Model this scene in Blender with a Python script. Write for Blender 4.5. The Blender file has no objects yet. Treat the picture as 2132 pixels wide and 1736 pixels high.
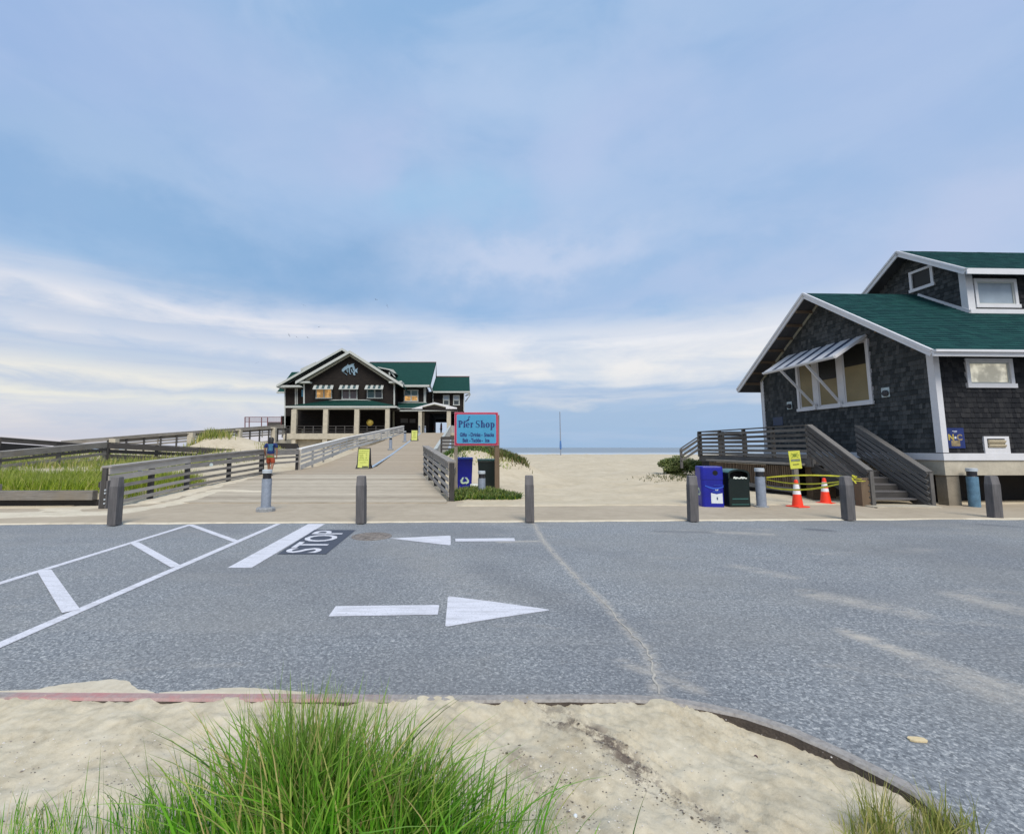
import bpy, math, random
from mathutils import Vector as V, Matrix, noise
random.seed(7)
R = math.radians
S = bpy.context.scene
COL = S.collection

# ------------------------------------------------------------------ camera
# measured on a 2132 x 1736 view of the photograph
FPX, PX, PY, EYE = 935.0, 969.7, 835.6, 1.6
TH = math.atan((931.5 - PY) / FPX)
CT, ST = math.cos(TH), math.sin(TH)
cam_d = bpy.data.cameras.new('camera')
cam = bpy.data.objects.new('camera', cam_d)
COL.objects.link(cam)
cam.location = (0, 0, EYE)
cam.rotation_euler = (R(90) + TH, 0, 0)
cam_d.sensor_width = 36
cam_d.lens = 36 * FPX / 2132
cam_d.shift_x = (1066 - PX) / 2132
cam_d.shift_y = -(868 - PY) / 2132
cam_d.clip_start = 0.05
cam_d.clip_end = 20000
S.camera = cam

def ray(u, v):
    k = (PY - v) / FPX
    return V(((u - PX) / FPX, CT - k * ST, ST + k * CT))
def W(u, v, Y):
    d = ray(u, v); t = Y / d.y
    return V((d.x * t, Y, EYE + d.z * t))
def G(u, v, z=0.0):
    d = ray(u, v); t = (z - EYE) / d.z
    return V((d.x * t, d.y * t, z))

# ------------------------------------------------------------------ materials
MATS = {}
class NT:
    def __init__(s, m):
        s.t = m.node_tree; s.n = s.t.nodes; s.l = s.t.links
    def new(s, typ, **kw):
        n = s.n.new(typ)
        for k, v in kw.items(): setattr(n, k, v)
        return n
    def link(s, a, b): s.l.new(a, b)
    def val(s, sock, v):
        if hasattr(v, 'is_linked') or isinstance(v, bpy.types.NodeSocket): s.link(v, sock)
        else: sock.default_value = v
    def math(s, op, a, b=0.0, c=None, clamp=False):
        n = s.new('ShaderNodeMath', operation=op, use_clamp=clamp)
        s.val(n.inputs[0], a); s.val(n.inputs[1], b)
        if c is not None: s.val(n.inputs[2], c)
        return n.outputs[0]
    def noise(s, vec, scale, detail=4, rough=.55, dist=0.0):
        n = s.new('ShaderNodeTexNoise')
        if vec is not None: s.link(vec, n.inputs['Vector'])
        n.inputs['Scale'].default_value = scale; n.inputs['Detail'].default_value = detail
        n.inputs['Roughness'].default_value = rough; n.inputs['Distortion'].default_value = dist
        return n.outputs['Fac']
    def ramp(s, fac, stops):
        n = s.new('ShaderNodeValToRGB'); e = n.color_ramp.elements
        while len(e) < len(stops): e.new(.5)
        for i, (p, c) in enumerate(stops):
            e[i].position = p
            e[i].color = (c, c, c, 1) if isinstance(c, (int, float)) else (*c, 1)
        s.link(fac, n.inputs[0]); return n.outputs[0]
    def mix(s, f, a, b, mode='MIX'):
        n = s.new('ShaderNodeMix', data_type='RGBA', blend_type=mode)
        s.val(n.inputs[0], f)
        for i, c in ((6, a), (7, b)):
            if isinstance(c, bpy.types.NodeSocket): s.link(c, n.inputs[i])
            else: n.inputs[i].default_value = (*c, 1)
        return n.outputs[2]
    def mapping(s, vec, sc=(1, 1, 1), rot=(0, 0, 0), loc=(0, 0, 0)):
        n = s.new('ShaderNodeMapping'); s.link(vec, n.inputs[0])
        n.inputs['Scale'].default_value = sc; n.inputs['Rotation'].default_value = rot; n.inputs['Location'].default_value = loc
        return n.outputs[0]
    def smooth(s, x, a, b):
        n = s.new('ShaderNodeMapRange', interpolation_type='SMOOTHSTEP')
        s.val(n.inputs[0], x); n.inputs[1].default_value = a; n.inputs[2].default_value = b
        return n.outputs[0]

def base_mat(name):
    m = bpy.data.materials.new(name); m.use_nodes = True
    t = NT(m); b = t.n['Principled BSDF']
    MATS[name] = m
    return m, t, b
def bump(t, b, h, dist, strength=1.0):
    n = t.new('ShaderNodeBump'); n.inputs['Strength'].default_value = strength
    n.inputs['Distance'].default_value = dist
    t.link(h, n.inputs['Height']); t.link(n.outputs[0], b.inputs['Normal'])

def plain(name, c, rough=.6, var=.12, scale=6, bmp=.002, metal=0, spec=.5, detail=6):
    """a surface with soft blotches and a fine grain"""
    m, t, b = base_mat(name)
    co = t.new('ShaderNodeTexCoord').outputs['Object']
    f = t.noise(co, scale, detail, .6)
    f2 = t.noise(co, scale * 9, 3, .6)
    f = t.math('ADD', t.math('MULTIPLY', f, .7), t.math('MULTIPLY', f2, .3))
    lo = tuple(x * (1 - 2.2 * var) for x in c); hi = tuple(min(1, x * (1 + 2.2 * var)) for x in c)
    t.link(t.ramp(f, [(.25, lo), (.75, hi)]), b.inputs['Base Color'])
    b.inputs['Roughness'].default_value = rough; b.inputs['Metallic'].default_value = metal
    b.inputs['Specular IOR Level'].default_value = spec
    if bmp: bump(t, b, f2, bmp)
    return m

def wood(name, dark, light, rough=.85, grain=1.0, bmp=.003, warm=None):
    m, t, b = base_mat(name)
    uv = t.new('ShaderNodeTexCoord').outputs['UV']
    g = t.noise(t.mapping(uv, (1.2, 38 * grain, 1)), 1.6, 5, .65, .4)
    blot = t.noise(uv, 2.3, 4, .6)
    at = t.new('ShaderNodeAttribute', attribute_name='tint').outputs['Fac']
    f = t.math('ADD', t.math('MULTIPLY', g, .55), t.math('MULTIPLY', blot, .25))
    f = t.math('ADD', f, t.math('MULTIPLY', at, .25))
    col = t.ramp(f, [(.28, dark), (.78, light)])
    if warm: col = t.mix(t.smooth(t.noise(uv, 1.1, 3), .5, .75), col, warm)
    t.link(col, b.inputs['Base Color']); b.inputs['Roughness'].default_value = rough
    b.inputs['Specular IOR Level'].default_value = .25
    bump(t, b, g, bmp)
    return m

def tinted(name, stops, rough=.9, scale=9, amount=.35, bmp=.003, stretch=(1, 1, 1), spec=.2):
    """colour chosen per shingle by the face attribute 'tint', broken up by a noise"""
    m, t, b = base_mat(name)
    co = t.new('ShaderNodeTexCoord').outputs['Object']
    n = t.noise(t.mapping(co, stretch), scale, 5, .65)
    at = t.new('ShaderNodeAttribute', attribute_name='tint').outputs['Fac']
    f = t.math('ADD', t.math('MULTIPLY', n, amount), t.math('MULTIPLY', at, 1 - amount))
    t.link(t.ramp(f, stops), b.inputs['Base Color']); b.inputs['Roughness'].default_value = rough
    b.inputs['Specular IOR Level'].default_value = spec
    bump(t, b, n, bmp)
    return m

def bricky(name, c1, c2, mortar, bw, bh, rough=.9, spec=.2):
    """far-off shingle courses, UV in metres"""
    m, t, b = base_mat(name)
    uv = t.new('ShaderNodeTexCoord').outputs['UV']
    n = t.new('ShaderNodeTexBrick'); t.link(uv, n.inputs['Vector'])
    n.inputs['Color1'].default_value = (*c1, 1); n.inputs['Color2'].default_value = (*c2, 1)
    n.inputs['Mortar'].default_value = (*mortar, 1); n.inputs['Scale'].default_value = 1
    n.inputs['Brick Width'].default_value = bw; n.inputs['Row Height'].default_value = bh
    n.inputs['Mortar Size'].default_value = bh * .09; n.inputs['Mortar Smooth'].default_value = .5
    blot = t.noise(uv, .9, 5, .65)
    col = t.mix(t.math('MULTIPLY', blot, .6), n.outputs['Color'], c2)
    col = t.mix(t.smooth(t.noise(uv, 4, 4), .45, .7), col, c1)
    t.link(col, b.inputs['Base Color']); b.inputs['Roughness'].default_value = rough
    b.inputs['Specular IOR Level'].default_value = spec
    return m

def emis(name, c, st):
    m, t, b = base_mat(name)
    co = t.new('ShaderNodeTexCoord').outputs['Object']
    f = t.noise(co, 2.2, 3)
    col = t.mix(t.smooth(f, .4, .62), tuple(x * .45 for x in c), c)
    t.link(col, b.inputs['Base Color']); t.link(col, b.inputs['Emission Color'])
    b.inputs['Emission Strength'].default_value = st; b.inputs['Roughness'].default_value = .2
    return m

def glass(name, c, rough=.08):
    m, t, b = base_mat(name)
    co = t.new('ShaderNodeTexCoord').outputs['Object']
    f = t.noise(co, 1.4, 3)
    t.link(t.mix(f, tuple(x * .6 for x in c), tuple(x * 1.3 for x in c)), b.inputs['Base Color'])
    b.inputs['Roughness'].default_value = rough; b.inputs['Specular IOR Level'].default_value = .45
    return m

wood('wood_grey', (.07, .063, .055), (.36, .335, .30), warm=(.20, .17, .13))
wood('wood_bleached', (.42, .40, .37), (.85, .82, .77))
wood('wood_silver', (.10, .088, .075), (.50, .47, .44), grain=.8)
wood('wood_pale', (.25, .23, .205), (.66, .62, .56))
wood('wood_dark', (.022, .021, .022), (.105, .098, .093))
wood('wood_brown', (.06, .042, .028), (.19, .135, .09))
wood('wood_post', (.042, .040, .042), (.21, .20, .20), grain=.8)
wood('wood_stair', (.028, .027, .027), (.21, .20, .19))
wood('wood_deck', (.24, .20, .15), (.58, .51, .40), grain=.5, bmp=.0015)
wood('wood_ramp', (.28, .225, .16), (.44, .365, .275), grain=.3, bmp=.001)
plain('white_paint', (.61, .61, .63), .5, .04, 3, .0008)
plain('white_trim_far', (.42, .44, .42), .6, .05, 1)
plain('pale_concrete', (.43, .39, .31), .9, .12, 2, .004)
plain('pier_concrete', (.22, .19, .145), .9, .15, 3, .004)
plain('tan_trim', (.30, .29, .23), .8, .1, 3)
plain('gap_shade', (.012, .012, .014), .9, .1, 3)  # near-black for rail strips that stand in for shade
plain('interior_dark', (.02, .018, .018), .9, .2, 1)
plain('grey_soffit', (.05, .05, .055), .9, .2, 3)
plain('asphalt_patch', (.055, .065, .09), .9, .15, 30, .002)
plain('bin_blue', (.004, .008, .26), .42, .15, 2, .0006)
plain('bin_blue_lid', (.03, .09, .50), .35, .1, 3, .0006)
plain('bin_green', (.003, .010, .009), .4, .2, 2, .0006)
plain('bin_green_lid', (.03, .11, .10), .35, .1, 3)
plain('hole_black', (.004, .004, .004), .9, .1)
plain('sticker_white', (.62, .66, .70), .5, .05, 8)
plain('sticker_green', (.42, .55, .42), .5, .1, 8)
plain('sticker_ink', (.03, .06, .16), .6, .1, 8)
plain('metal_grey', (.25, .29, .36), .55, .14, 14, .001, .2)
plain('metal_light', (.42, .46, .50), .5, .08, 10)
plain('strip_blue', (.30, .37, .45), .7, .1, 3)
plain('metal_blue', (.10, .20, .29), .5, .25, 7, .001, .2)
plain('metal_base', (.24, .25, .26), .8, .2, 20, .002)
plain('black_plastic', (.012, .012, .016), .4, .1)
plain('cone_orange', (.85, .045, .012), .45, .06, 6)
plain('cone_white', (.75, .74, .76), .35, .05, 6)
plain('tape_yellow', (.56, .53, .04), .45, .12, 14)
plain('sign_yellow', (.55, .56, .07), .6, .1, 14)
plain('sign_lime', (.50, .54, .12), .5, .08, 5)
plain('ink_olive', (.17, .22, .02), .7, .1)
plain('ink_dark', (.02, .02, .02), .7, .1)
plain('ink_grey', (.25, .25, .26), .7, .1)
plain('sign_blue', (.05, .27, .46), .45, .05, 2)
plain('sign_red', (.32, .010, .045), .45, .1, 3)
plain('sign_pink', (.62, .18, .25), .5, .05, 3)
plain('ink_navy', (.006, .03, .15), .5, .05)
plain('poster_blue', (.008, .02, .12), .4, .2, 3)
plain('gold', (.62, .46, .10), .3, .15, 5, 0, .6)
plain('poster_tan', (.25, .19, .10), .5, .3, 12)
plain('rust', (.19, .165, .145), .8, .40, 9, .004)
plain('emblem_blue', (.19, .29, .37), .5, .12, 2)
plain('rail_red', (.14, .045, .05), .6, .1)
plain('crack_fill', (.40, .375, .33), .9, .2, 12)
plain('kerb_back', (.075, .06, .05), .95, .3, 9, .006)  # back face: dirt, with the shade of the gap put into the colour
plain('vent_plate', (.42, .50, .52), .4, .1, 10)
plain('slat_cream', (.50, .43, .30), .6, .1)
plain('awning_cloth', (.05, .09, .10), .6, .1)
plain('navy_slat', (.02, .04, .09), .4, .1)
plain('flag_blue', (.06, .16, .40), .6, .1)
plain('trash_white', (.62, .66, .62), .6, .2, 20)
plain('pulp', (.62, .50, .30), .8, .1, 20)
plain('skin_tone', (.24, .12, .075), .6, .08, 8, 0)
plain('hair_black', (.008, .007, .008), .5, .2, 20)
plain('shirt_blue', (.006, .022, .12), .85, .2, 6)
plain('shirt_print', (.09, .27, .40), .8, .3, 25)
plain('shirt_red', (.16, .02, .03), .8, .2, 6)
plain('cloth_dark', (.02, .02, .03), .9, .2)
plain('bird_grey', (.03, .04, .06), .8, .2)
plain('pebble_dark', (.11, .095, .085), .85, .3, 40)
plain('pebble_light', (.62, .58, .54), .7, .25, 40)
plain('wrack', (.11, .09, .065), .9, .4, 30)
plain('reddish_pebble', (.05, .012, .012), .6, .2)
emis('window_lit', (.62, .33, .10), .35)
emis('window_frost', (.62, .58, .46), .36)
emis('lamp_glow', (1.0, .42, .12), 4)
emis('lamp_spot', (1.0, .86, .55), 3)
glass('window_dark', (.035, .05, .06)); glass('window_teal', (.03, .09, .10)); glass('window_mauve', (.10, .075, .085))
glass('window_pale', (.30, .36, .42), .25); glass('window_olive', (.22, .175, .085), .5); glass('window_brown', (.05, .035, .02), .15)
glass('window_black', (.006, .006, .005), .5)
bricky('shingle_far', (.015, .013, .013), (.026, .021, .018), (.007, .006, .006), .3, .22)
bricky('roof_green_far', (.005, .037, .031), (.008, .050, .040), (.003, .026, .022), .6, .28)
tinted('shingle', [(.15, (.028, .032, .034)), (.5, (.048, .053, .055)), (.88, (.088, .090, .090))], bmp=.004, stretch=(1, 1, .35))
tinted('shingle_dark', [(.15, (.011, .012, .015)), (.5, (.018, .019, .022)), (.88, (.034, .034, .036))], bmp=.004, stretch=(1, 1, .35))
tinted('roof_green', [(.1, (.003, .030, .034)), (.9, (.009, .060, .056))], scale=30, amount=.4, bmp=.003)

# shorts: green at the waist, orange below
m, t, b = base_mat('shorts_cloth')
co = t.new('ShaderNodeTexCoord').outputs['Object']
sp = t.new('ShaderNodeSeparateXYZ'); t.link(co, sp.inputs[0])
zz = t.math('ADD', sp.outputs[2], t.math('MULTIPLY', t.noise(co, 14, 3), .10))
t.link(t.ramp(zz, [(.80, (.30, .05, .02)), (.90, (.02, .20, .05))]), b.inputs['Base Color'])
b.inputs['Roughness'].default_value = .9

# asphalt with worn aggregate, sand dust, stains
m, t, b = base_mat('asphalt')
co = t.new('ShaderNodeTexCoord').outputs['Object']
agg = t.new('ShaderNodeTexVoronoi'); agg.inputs['Scale'].default_value = 70; t.link(co, agg.inputs['Vector'])
a1 = t.noise(co, 34, 5, .85); a2 = t.noise(co, .55, 4, .55); a3 = t.noise(t.mapping(co, (1, 1, 1), (0, 0, .5)), 130, 2, .7)
sep = t.new('ShaderNodeSeparateColor'); t.link(agg.outputs['Color'], sep.inputs[0])
f = t.math('ADD', t.math('MULTIPLY', a1, .62), t.math('MULTIPLY', sep.outputs[0], .20))
f = t.math('ADD', f, t.math('MULTIPLY', a3, .22))
base = t.ramp(f, [(.33, (.085, .094, .103)), (.48, (.182, .197, .214)), (.58, (.275, .292, .305)), (.70, (.58, .58, .57))])
base = t.mix(t.smooth(a2, .35, .7), base, t.mix(.4, base, (.225, .222, .21)))
a4 = t.noise(t.mapping(co, (1, 1, 1), (0, 0, .3), (9, 4, 0)), .25, 6, .6)
base = t.mix(t.math('MULTIPLY', t.smooth(a4, .42, .62), .30), base, (.12, .125, .14))
a5 = t.noise(t.mapping(co, (.12, 1.6, 1), (0, 0, .03)), 1.0, 5, .6)
base = t.mix(t.math('MULTIPLY', t.smooth(a5, .50, .68), .16), base, (.32, .31, .29))
def seg_mask(t, co, p, q, w):
    """soft mask round the segment p-q on the ground"""
    d = q - p; L = d.length; ang = math.atan2(d.y, d.x)
    n = t.new('ShaderNodeVectorMath', operation='SUBTRACT'); t.link(co, n.inputs[0]); n.inputs[1].default_value = (p.x, p.y, 0)
    r = t.new('ShaderNodeVectorRotate', rotation_type='Z_AXIS'); t.link(n.outputs[0], r.inputs[0]); r.inputs['Angle'].default_value = -ang
    s = t.new('ShaderNodeSeparateXYZ'); t.link(r.outputs[0], s.inputs[0])
    x = t.math('SUBTRACT', t.math('ABSOLUTE', t.math('SUBTRACT', s.outputs[0], L / 2)), L / 2)
    x = t.math('MAXIMUM', x, 0.0)
    dd = t.math('SQRT', t.math('ADD', t.math('MULTIPLY', x, x), t.math('MULTIPLY', s.outputs[1], s.outputs[1])))
    return t.math('SUBTRACT', 1.0, t.smooth(dd, 0, w))
crk = [(1112, 1090), (1131, 1126), (1165, 1165), (1207, 1208), (1260, 1256), (1313, 1318), (1346, 1351), (1356, 1380), (1372, 1445)]
dust = None
for (a, bb, w, k) in [((1770, 1318), (1890, 1362), .16, .8), ((1890, 1362), (2160, 1450), .22, .5), ((1700, 1238), (1890, 1275), .30, .5), ((2000, 1240), (2140, 1275), .3, .5), ((1960, 1400), (2160, 1480), .25, .4),
                   ((1300, 1380), (1450, 1435), .12, .45), ((1540, 1180), (1640, 1200), .25, .35), ((1500, 1108), (1600, 1112), .25, .5), ((1040, 1128), (1125, 1126), .12, .6), ((820, 1120), (980, 1240), .8, .12)] + \
                  [(crk[i], crk[i + 1], .10, .55) for i in range(len(crk) - 1)]:
    mk = t.math('MULTIPLY', seg_mask(t, co, G(*a), G(*bb), w), k)
    dust = mk if dust is None else t.math('MAXIMUM', dust, mk)
dn = t.noise(t.mapping(co, (2.2, 7, 1), (0, 0, -.5)), 1.6, 6, .7)
dust = t.math('MULTIPLY', dust, t.smooth(dn, .30, .60))
dust = t.math('MULTIPLY', dust, t.smooth(t.noise(co, 22, 5, .8), .22, .52))
dust = t.math('MAXIMUM', dust, t.math('MULTIPLY', t.smooth(t.noise(t.mapping(co, (.5, 1.6, 1), (0, 0, -.35)), 1.0, 7, .7), .56, .74), .28))
base = t.mix(dust, base, (.52, .47, .40))
stain = None
for (a, bb, w, k) in [((1690, 1102), (1720, 1104), .26, .55), ((1370, 1106), (1470, 1108), .2, .3), ((2050, 1092), (2110, 1096), .25, .35), ((1010, 1180), (1260, 1300), .5, .18)]:
    mk = t.math('MULTIPLY', seg_mask(t, co, G(*a), G(*bb), w), k)
    stain = mk if stain is None else t.math('MAXIMUM', stain, mk)
base = t.mix(stain, base, (.05, .055, .075))
t.link(base, b.inputs['Base Color']); b.inputs['Roughness'].default_value = .82
b.inputs['Specular IOR Level'].default_value = .3
bump(t, b, t.math('ADD', a1, t.math('MULTIPLY', sep.outputs[0], .4)), .006)

# road paint with faint wear
m, t, b = base_mat('road_paint')
co = t.new('ShaderNodeTexCoord').outputs['Object']
n = t.noise(co, 60, 5, .75); n2 = t.noise(t.mapping(co, (1, 6, 1)), 3, 4)
c = t.mix(t.smooth(n, .52, .66), (.64, .64, .69), (.34, .35, .38))
c = t.mix(t.smooth(n2, .40, .75), c, (.47, .47, .50))
t.link(c, b.inputs['Base Color']); b.inputs['Roughness'].default_value = .7; bump(t, b, n, .003)

def sandmat(name, lo, mid, hi, grain, fine=260):
    m, t, b = base_mat(name)
    co = t.new('ShaderNodeTexCoord').outputs['Object']
    n1 = t.noise(co, grain, 6, .65); n2 = t.noise(co, fine, 3, .8); n3 = t.noise(co, grain * 6, 5, .6)
    f = t.math('ADD', t.math('MULTIPLY', n1, .45), t.math('ADD', t.math('MULTIPLY', n2, .25), t.math('MULTIPLY', n3, .3)))
    t.link(t.ramp(f, [(.32, lo), (.5, mid), (.68, hi)]), b.inputs['Base Color'])
    b.inputs['Roughness'].default_value = .95; b.inputs['Specular IOR Level'].default_value = .15
    bump(t, b, t.math('ADD', t.math('MULTIPLY', n3, 1.0), t.math('MULTIPLY', n2, .15)), .02 if grain < 2 else .008)
    return m
sandmat('sand_near', (.30, .25, .17), (.50, .44, .325), (.63, .57, .45), 3.2)
m = MATS['sand_near']; t = NT(m); b = t.n['Principled BSDF']; co = [n_ for n_ in t.n if n_.type == 'TEX_COORD'][0].outputs['Object']
src = b.inputs['Base Color'].links[0].from_socket; wm = None
for (a, bb, w, k) in [((1095, 1476), (1180, 1505), .10, .5), ((1150, 1520), (1240, 1545), .10, .8), ((1240, 1545), (1345, 1640), .12, .9), ((1345, 1650), (1500, 1725), .14, .5), ((1080, 1600), (1150, 1690), .15, .4)]:
    mk = t.math('MULTIPLY', seg_mask(t, co, G(*a), G(*bb), w), k); wm = mk if wm is None else t.math('MAXIMUM', wm, mk)
wm = t.math('MULTIPLY', wm, t.smooth(t.noise(co, 11, 7, .8), .42, .56))
t.link(t.mix(wm, src, (.09, .065, .055)), b.inputs['Base Color'])
sandmat('sand_beach', (.38, .32, .225), (.50, .43, .315), (.58, .51, .395), .7, 40)
sandmat('sand_spill', (.44, .38, .28), (.56, .50, .39), (.64, .58, .47), 3, 150)
sandmat('pavement_conc', (.31, .26, .195), (.39, .33, .25), (.46, .395, .305), .6, 90)

# kerb: concrete with patches of worn red paint towards the left end
m, t, b = base_mat('kerb_red')
co = t.new('ShaderNodeTexCoord').outputs['Object']
n = t.noise(co, 5.5, 7, .75); n2 = t.noise(co, 30, 4, .7)
s = t.new('ShaderNodeSeparateXYZ'); t.link(co, s.inputs[0])
xm = t.math('MULTIPLY', t.smooth(s.outputs[0], -.25, -1.3), t.smooth(s.outputs[0], -2.95, -2.6))
base = t.ramp(n2, [(.3, (.20, .185, .175)), (.7, (.35, .33, .31))])
base = t.mix(t.math('MULTIPLY', xm, t.math('MULTIPLY', t.smooth(n, .45, .62), .7)), base, (.40, .13, .13))
base = t.mix(t.math('MULTIPLY', xm, .45), base, (.46, .24, .23))
t.link(base, b.inputs['Base Color']); b.inputs['Roughness'].default_value = .9; bump(t, b, n2, .006)

# sea
m, t, b = base_mat('sea_water')
co = t.new('ShaderNodeTexCoord').outputs['Object']
w1 = t.noise(t.mapping(co, (.02, .12, 1)), 1.0, 6, .6)
w2 = t.noise(t.mapping(co, (.004, .035, 1)), 1.0, 4, .6)
s = t.new('ShaderNodeSeparateXYZ'); t.link(co, s.inputs[0])
near = t.math('SUBTRACT', 1.0, t.smooth(s.outputs[1], 215, 420))
foam = t.math('MULTIPLY', near, t.smooth(t.math('ADD', t.math('MULTIPLY', w1, .5), t.math('MULTIPLY', w2, .5)), .40, .56))
c = t.mix(w1, (.15, .195, .235), (.22, .265, .30))
c = t.mix(t.math('MULTIPLY', near, .6), c, (.26, .33, .38))
c = t.mix(foam, c, (.62, .66, .70))
t.link(c, b.inputs['Base Color']); b.inputs['Roughness'].default_value = .45; bump(t, b, w1, .5, .5)

def grassmat(name, stops, trans=.28):
    m, t, b = base_mat(name)
    at = t.new('ShaderNodeAttribute', attribute_name='tint').outputs['Fac']
    uv = t.new('ShaderNodeTexCoord').outputs['UV']
    s = t.new('ShaderNodeSeparateXYZ'); t.link(uv, s.inputs[0])
    col = t.ramp(at, stops)
    col = t.mix(t.math('MULTIPLY', t.smooth(s.outputs[1], .55, 1.0), .45), col, (.30, .28, .12))
    t.link(col, b.inputs['Base Color']); b.inputs['Roughness'].default_value = .5
    b.inputs['Specular IOR Level'].default_value = .3
    tr = t.new('ShaderNodeBsdfTranslucent'); t.link(col, tr.inputs[0])
    mx = t.new('ShaderNodeMixShader'); mx.inputs[0].default_value = trans
    t.link(b.outputs[0], mx.inputs[1]); t.link(tr.outputs[0], mx.inputs[2])
    t.link(mx.outputs[0], t.n['Material Output'].inputs[0])
    return m
grassmat('grass_blade', [(0, (.012, .07, .003)), (.35, (.055, .22, .010)), (.65, (.15, .42, .022)), (.88, (.36, .54, .09)), (1, (.55, .47, .20))])
grassmat('grass_dry', [(0, (.11, .17, .03)), (.5, (.30, .33, .07)), (.8, (.48, .43, .17)), (1, (.56, .44, .22))])
grassmat('grass_bed', [(0, (.06, .12, .006)), (.4, (.20, .29, .015)), (.75, (.34, .42, .04)), (1, (.50, .45, .16))])
grassmat('leaf_dark', [(0, (.018, .050, .010)), (.5, (.045, .12, .02)), (.85, (.12, .22, .035)), (1, (.24, .26, .07))])
grassmat('leaf_olive', [(0, (.03, .045, .015)), (.5, (.07, .09, .02)), (.9, (.15, .14, .05)), (1, (.22, .15, .07))])

# ------------------------------------------------------------------ mesh builder
UP = V((0, 0, 1))
class MB:
    def __init__(s): s.v = []; s.f = []; s.uv = []; s.t = []; s.mi = []
    def face(s, pts, uvs=None, tint=.5, mi=0):
        i = len(s.v); s.v += [tuple(p) for p in pts]; s.f.append(tuple(range(i, i + len(pts))))
        if uvs is None:
            n = (V(pts[1]) - V(pts[0])).cross(V(pts[2]) - V(pts[0]))
            n = n.normalized() if n.length > 1e-12 else UP
            a = UP.cross(n)
            a = a.normalized() if a.length > .05 else V((1, 0, 0))
            bb = n.cross(a)
            uvs = [(V(p).dot(a), V(p).dot(bb)) for p in pts]
        s.uv.append(uvs); s.t.append(tint); s.mi.append(mi)
    def beam(s, p, q, w, h, up=None, tint=None, mi=0, taper=1.0):
        """box from p to q, w across, h along 'up', centred on the line"""
        p, q = V(p), V(q); d = q - p; L = d.length
        if L < 1e-6: return
        d.normalize(); up = V(up) if up is not None else UP
        if abs(d.dot(up)) > .99: up = V((0, 1, 0))
        a = d.cross(up).normalized(); n = a.cross(d).normalized()
        tint = random.random() if tint is None else tint
        o = random.random() * 50; P = []
        for (e, k) in ((p, 1), (q, taper)):
            for (x, y) in ((-1, -1), (1, -1), (1, 1), (-1, 1)):
                P.append(e + a * (x * w / 2 * k) + n * (y * h / 2 * k))
        per = [0, w, w + h, 2 * w + h, 2 * w + 2 * h]
        for i in range(4):
            j = (i + 1) % 4
            s.face([P[i], P[j], P[4 + j], P[4 + i]][::-1],
                   [(o, o + per[i]), (o, o + per[i + 1]), (o + L, o + per[i + 1]), (o + L, o + per[i])][::-1], tint, mi)
        s.face([P[0], P[1], P[2], P[3]], [(o, o), (o + w * .1, o + w), (o + .1 * w, o + h), (o, o + h)], tint, mi)
        s.face([P[7], P[6], P[5], P[4]], [(o, o), (o + w * .1, o + w), (o + .1 * w, o + h), (o, o + h)], tint, mi)
    def box(s, lo, hi, tint=None, mi=0):
        x = (lo[0] + hi[0]) / 2; y = (lo[1] + hi[1]) / 2; z = (lo[2] + hi[2]) / 2
        dx, dy, dz = (abs(hi[i] - lo[i]) for i in range(3))
        if dz >= dx and dz >= dy: s.beam((x, y, lo[2]), (x, y, hi[2]), dx, dy, (0, 1, 0), tint, mi)
        elif dx >= dy: s.beam((lo[0], y, z), (hi[0], y, z), dy, dz, UP, tint, mi)
        else: s.beam((x, lo[1], z), (x, hi[1], z), dx, dz, UP, tint, mi)
    def slab(s, pts, off, tint=.5, mi=0):
        """polygon pts extruded by vector off"""
        pts = [V(p) for p in pts]; off = V(off)
        n = (pts[1] - pts[0]).cross(pts[2] - pts[0])
        if n.dot(off) > 0: pts = pts[::-1]
        top = [p + off for p in pts]
        s.face(pts, None, tint, mi); s.face(top[::-1], None, tint, mi)
        for i in range(len(pts)):
            j = (i + 1) % len(pts)
            s.face([pts[j], pts[i], top[i], top[j]], None, tint, mi)
    def lathe(s, c, prof, seg=20, axis=UP, tint=.5, mi=0, sq=(1, 1)):
        c = V(c); ax = V(axis).normalized()
        a = ax.orthogonal().normalized(); bb = ax.cross(a)
        rings = []
        for (r, h) in prof:
            rings.append([c + ax * h + a * (r * sq[0] * math.cos(2 * math.pi * k / seg)) + bb * (r * sq[1] * math.sin(2 * math.pi * k / seg)) for k in range(seg)])
        for i in range(len(rings) - 1):
            for k in range(seg):
                j = (k + 1) % seg
                u0, u1 = k / seg * 6.28 * prof[0][0], (k + 1) / seg * 6.28 * prof[0][0]
                s.face([rings[i][k], rings[i][j], rings[i + 1][j], rings[i + 1][k]],
                       [(prof[i][1], u0), (prof[i][1], u1), (prof[i + 1][1], u1), (prof[i + 1][1], u0)], tint, mi)
        s.face(rings[0][::-1], None, tint, mi); s.face(rings[-1], None, tint, mi)
    def build(s, name, mats, parent=None, smooth=False, loc=None):
        me = bpy.data.meshes.new(name)
        L = V(loc) if loc is not None else V((0, 0, 0))
        me.from_pydata([tuple(V(p) - L) for p in s.v], [], s.f)
        if not isinstance(mats, (list, tuple)): mats = [mats]
        for k in mats: me.materials.append(MATS[k])
        uvl = me.uv_layers.new(name='UVMap'); flat = []
        for q in s.uv:
            for c in q: flat += [c[0], c[1]]
        uvl.data.foreach_set('uv', flat)
        at = me.attributes.new('tint', 'FLOAT', 'FACE'); at.data.foreach_set('value', s.t)
        me.polygons.foreach_set('material_index', s.mi)
        if smooth: me.polygons.foreach_set('use_smooth', [True] * len(s.f))
        me.update()
        o = bpy.data.objects.new(name, me); COL.objects.link(o)
        if parent is not None: o.parent = parent; o.location = L
        else: o.location = L
        return o

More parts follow.
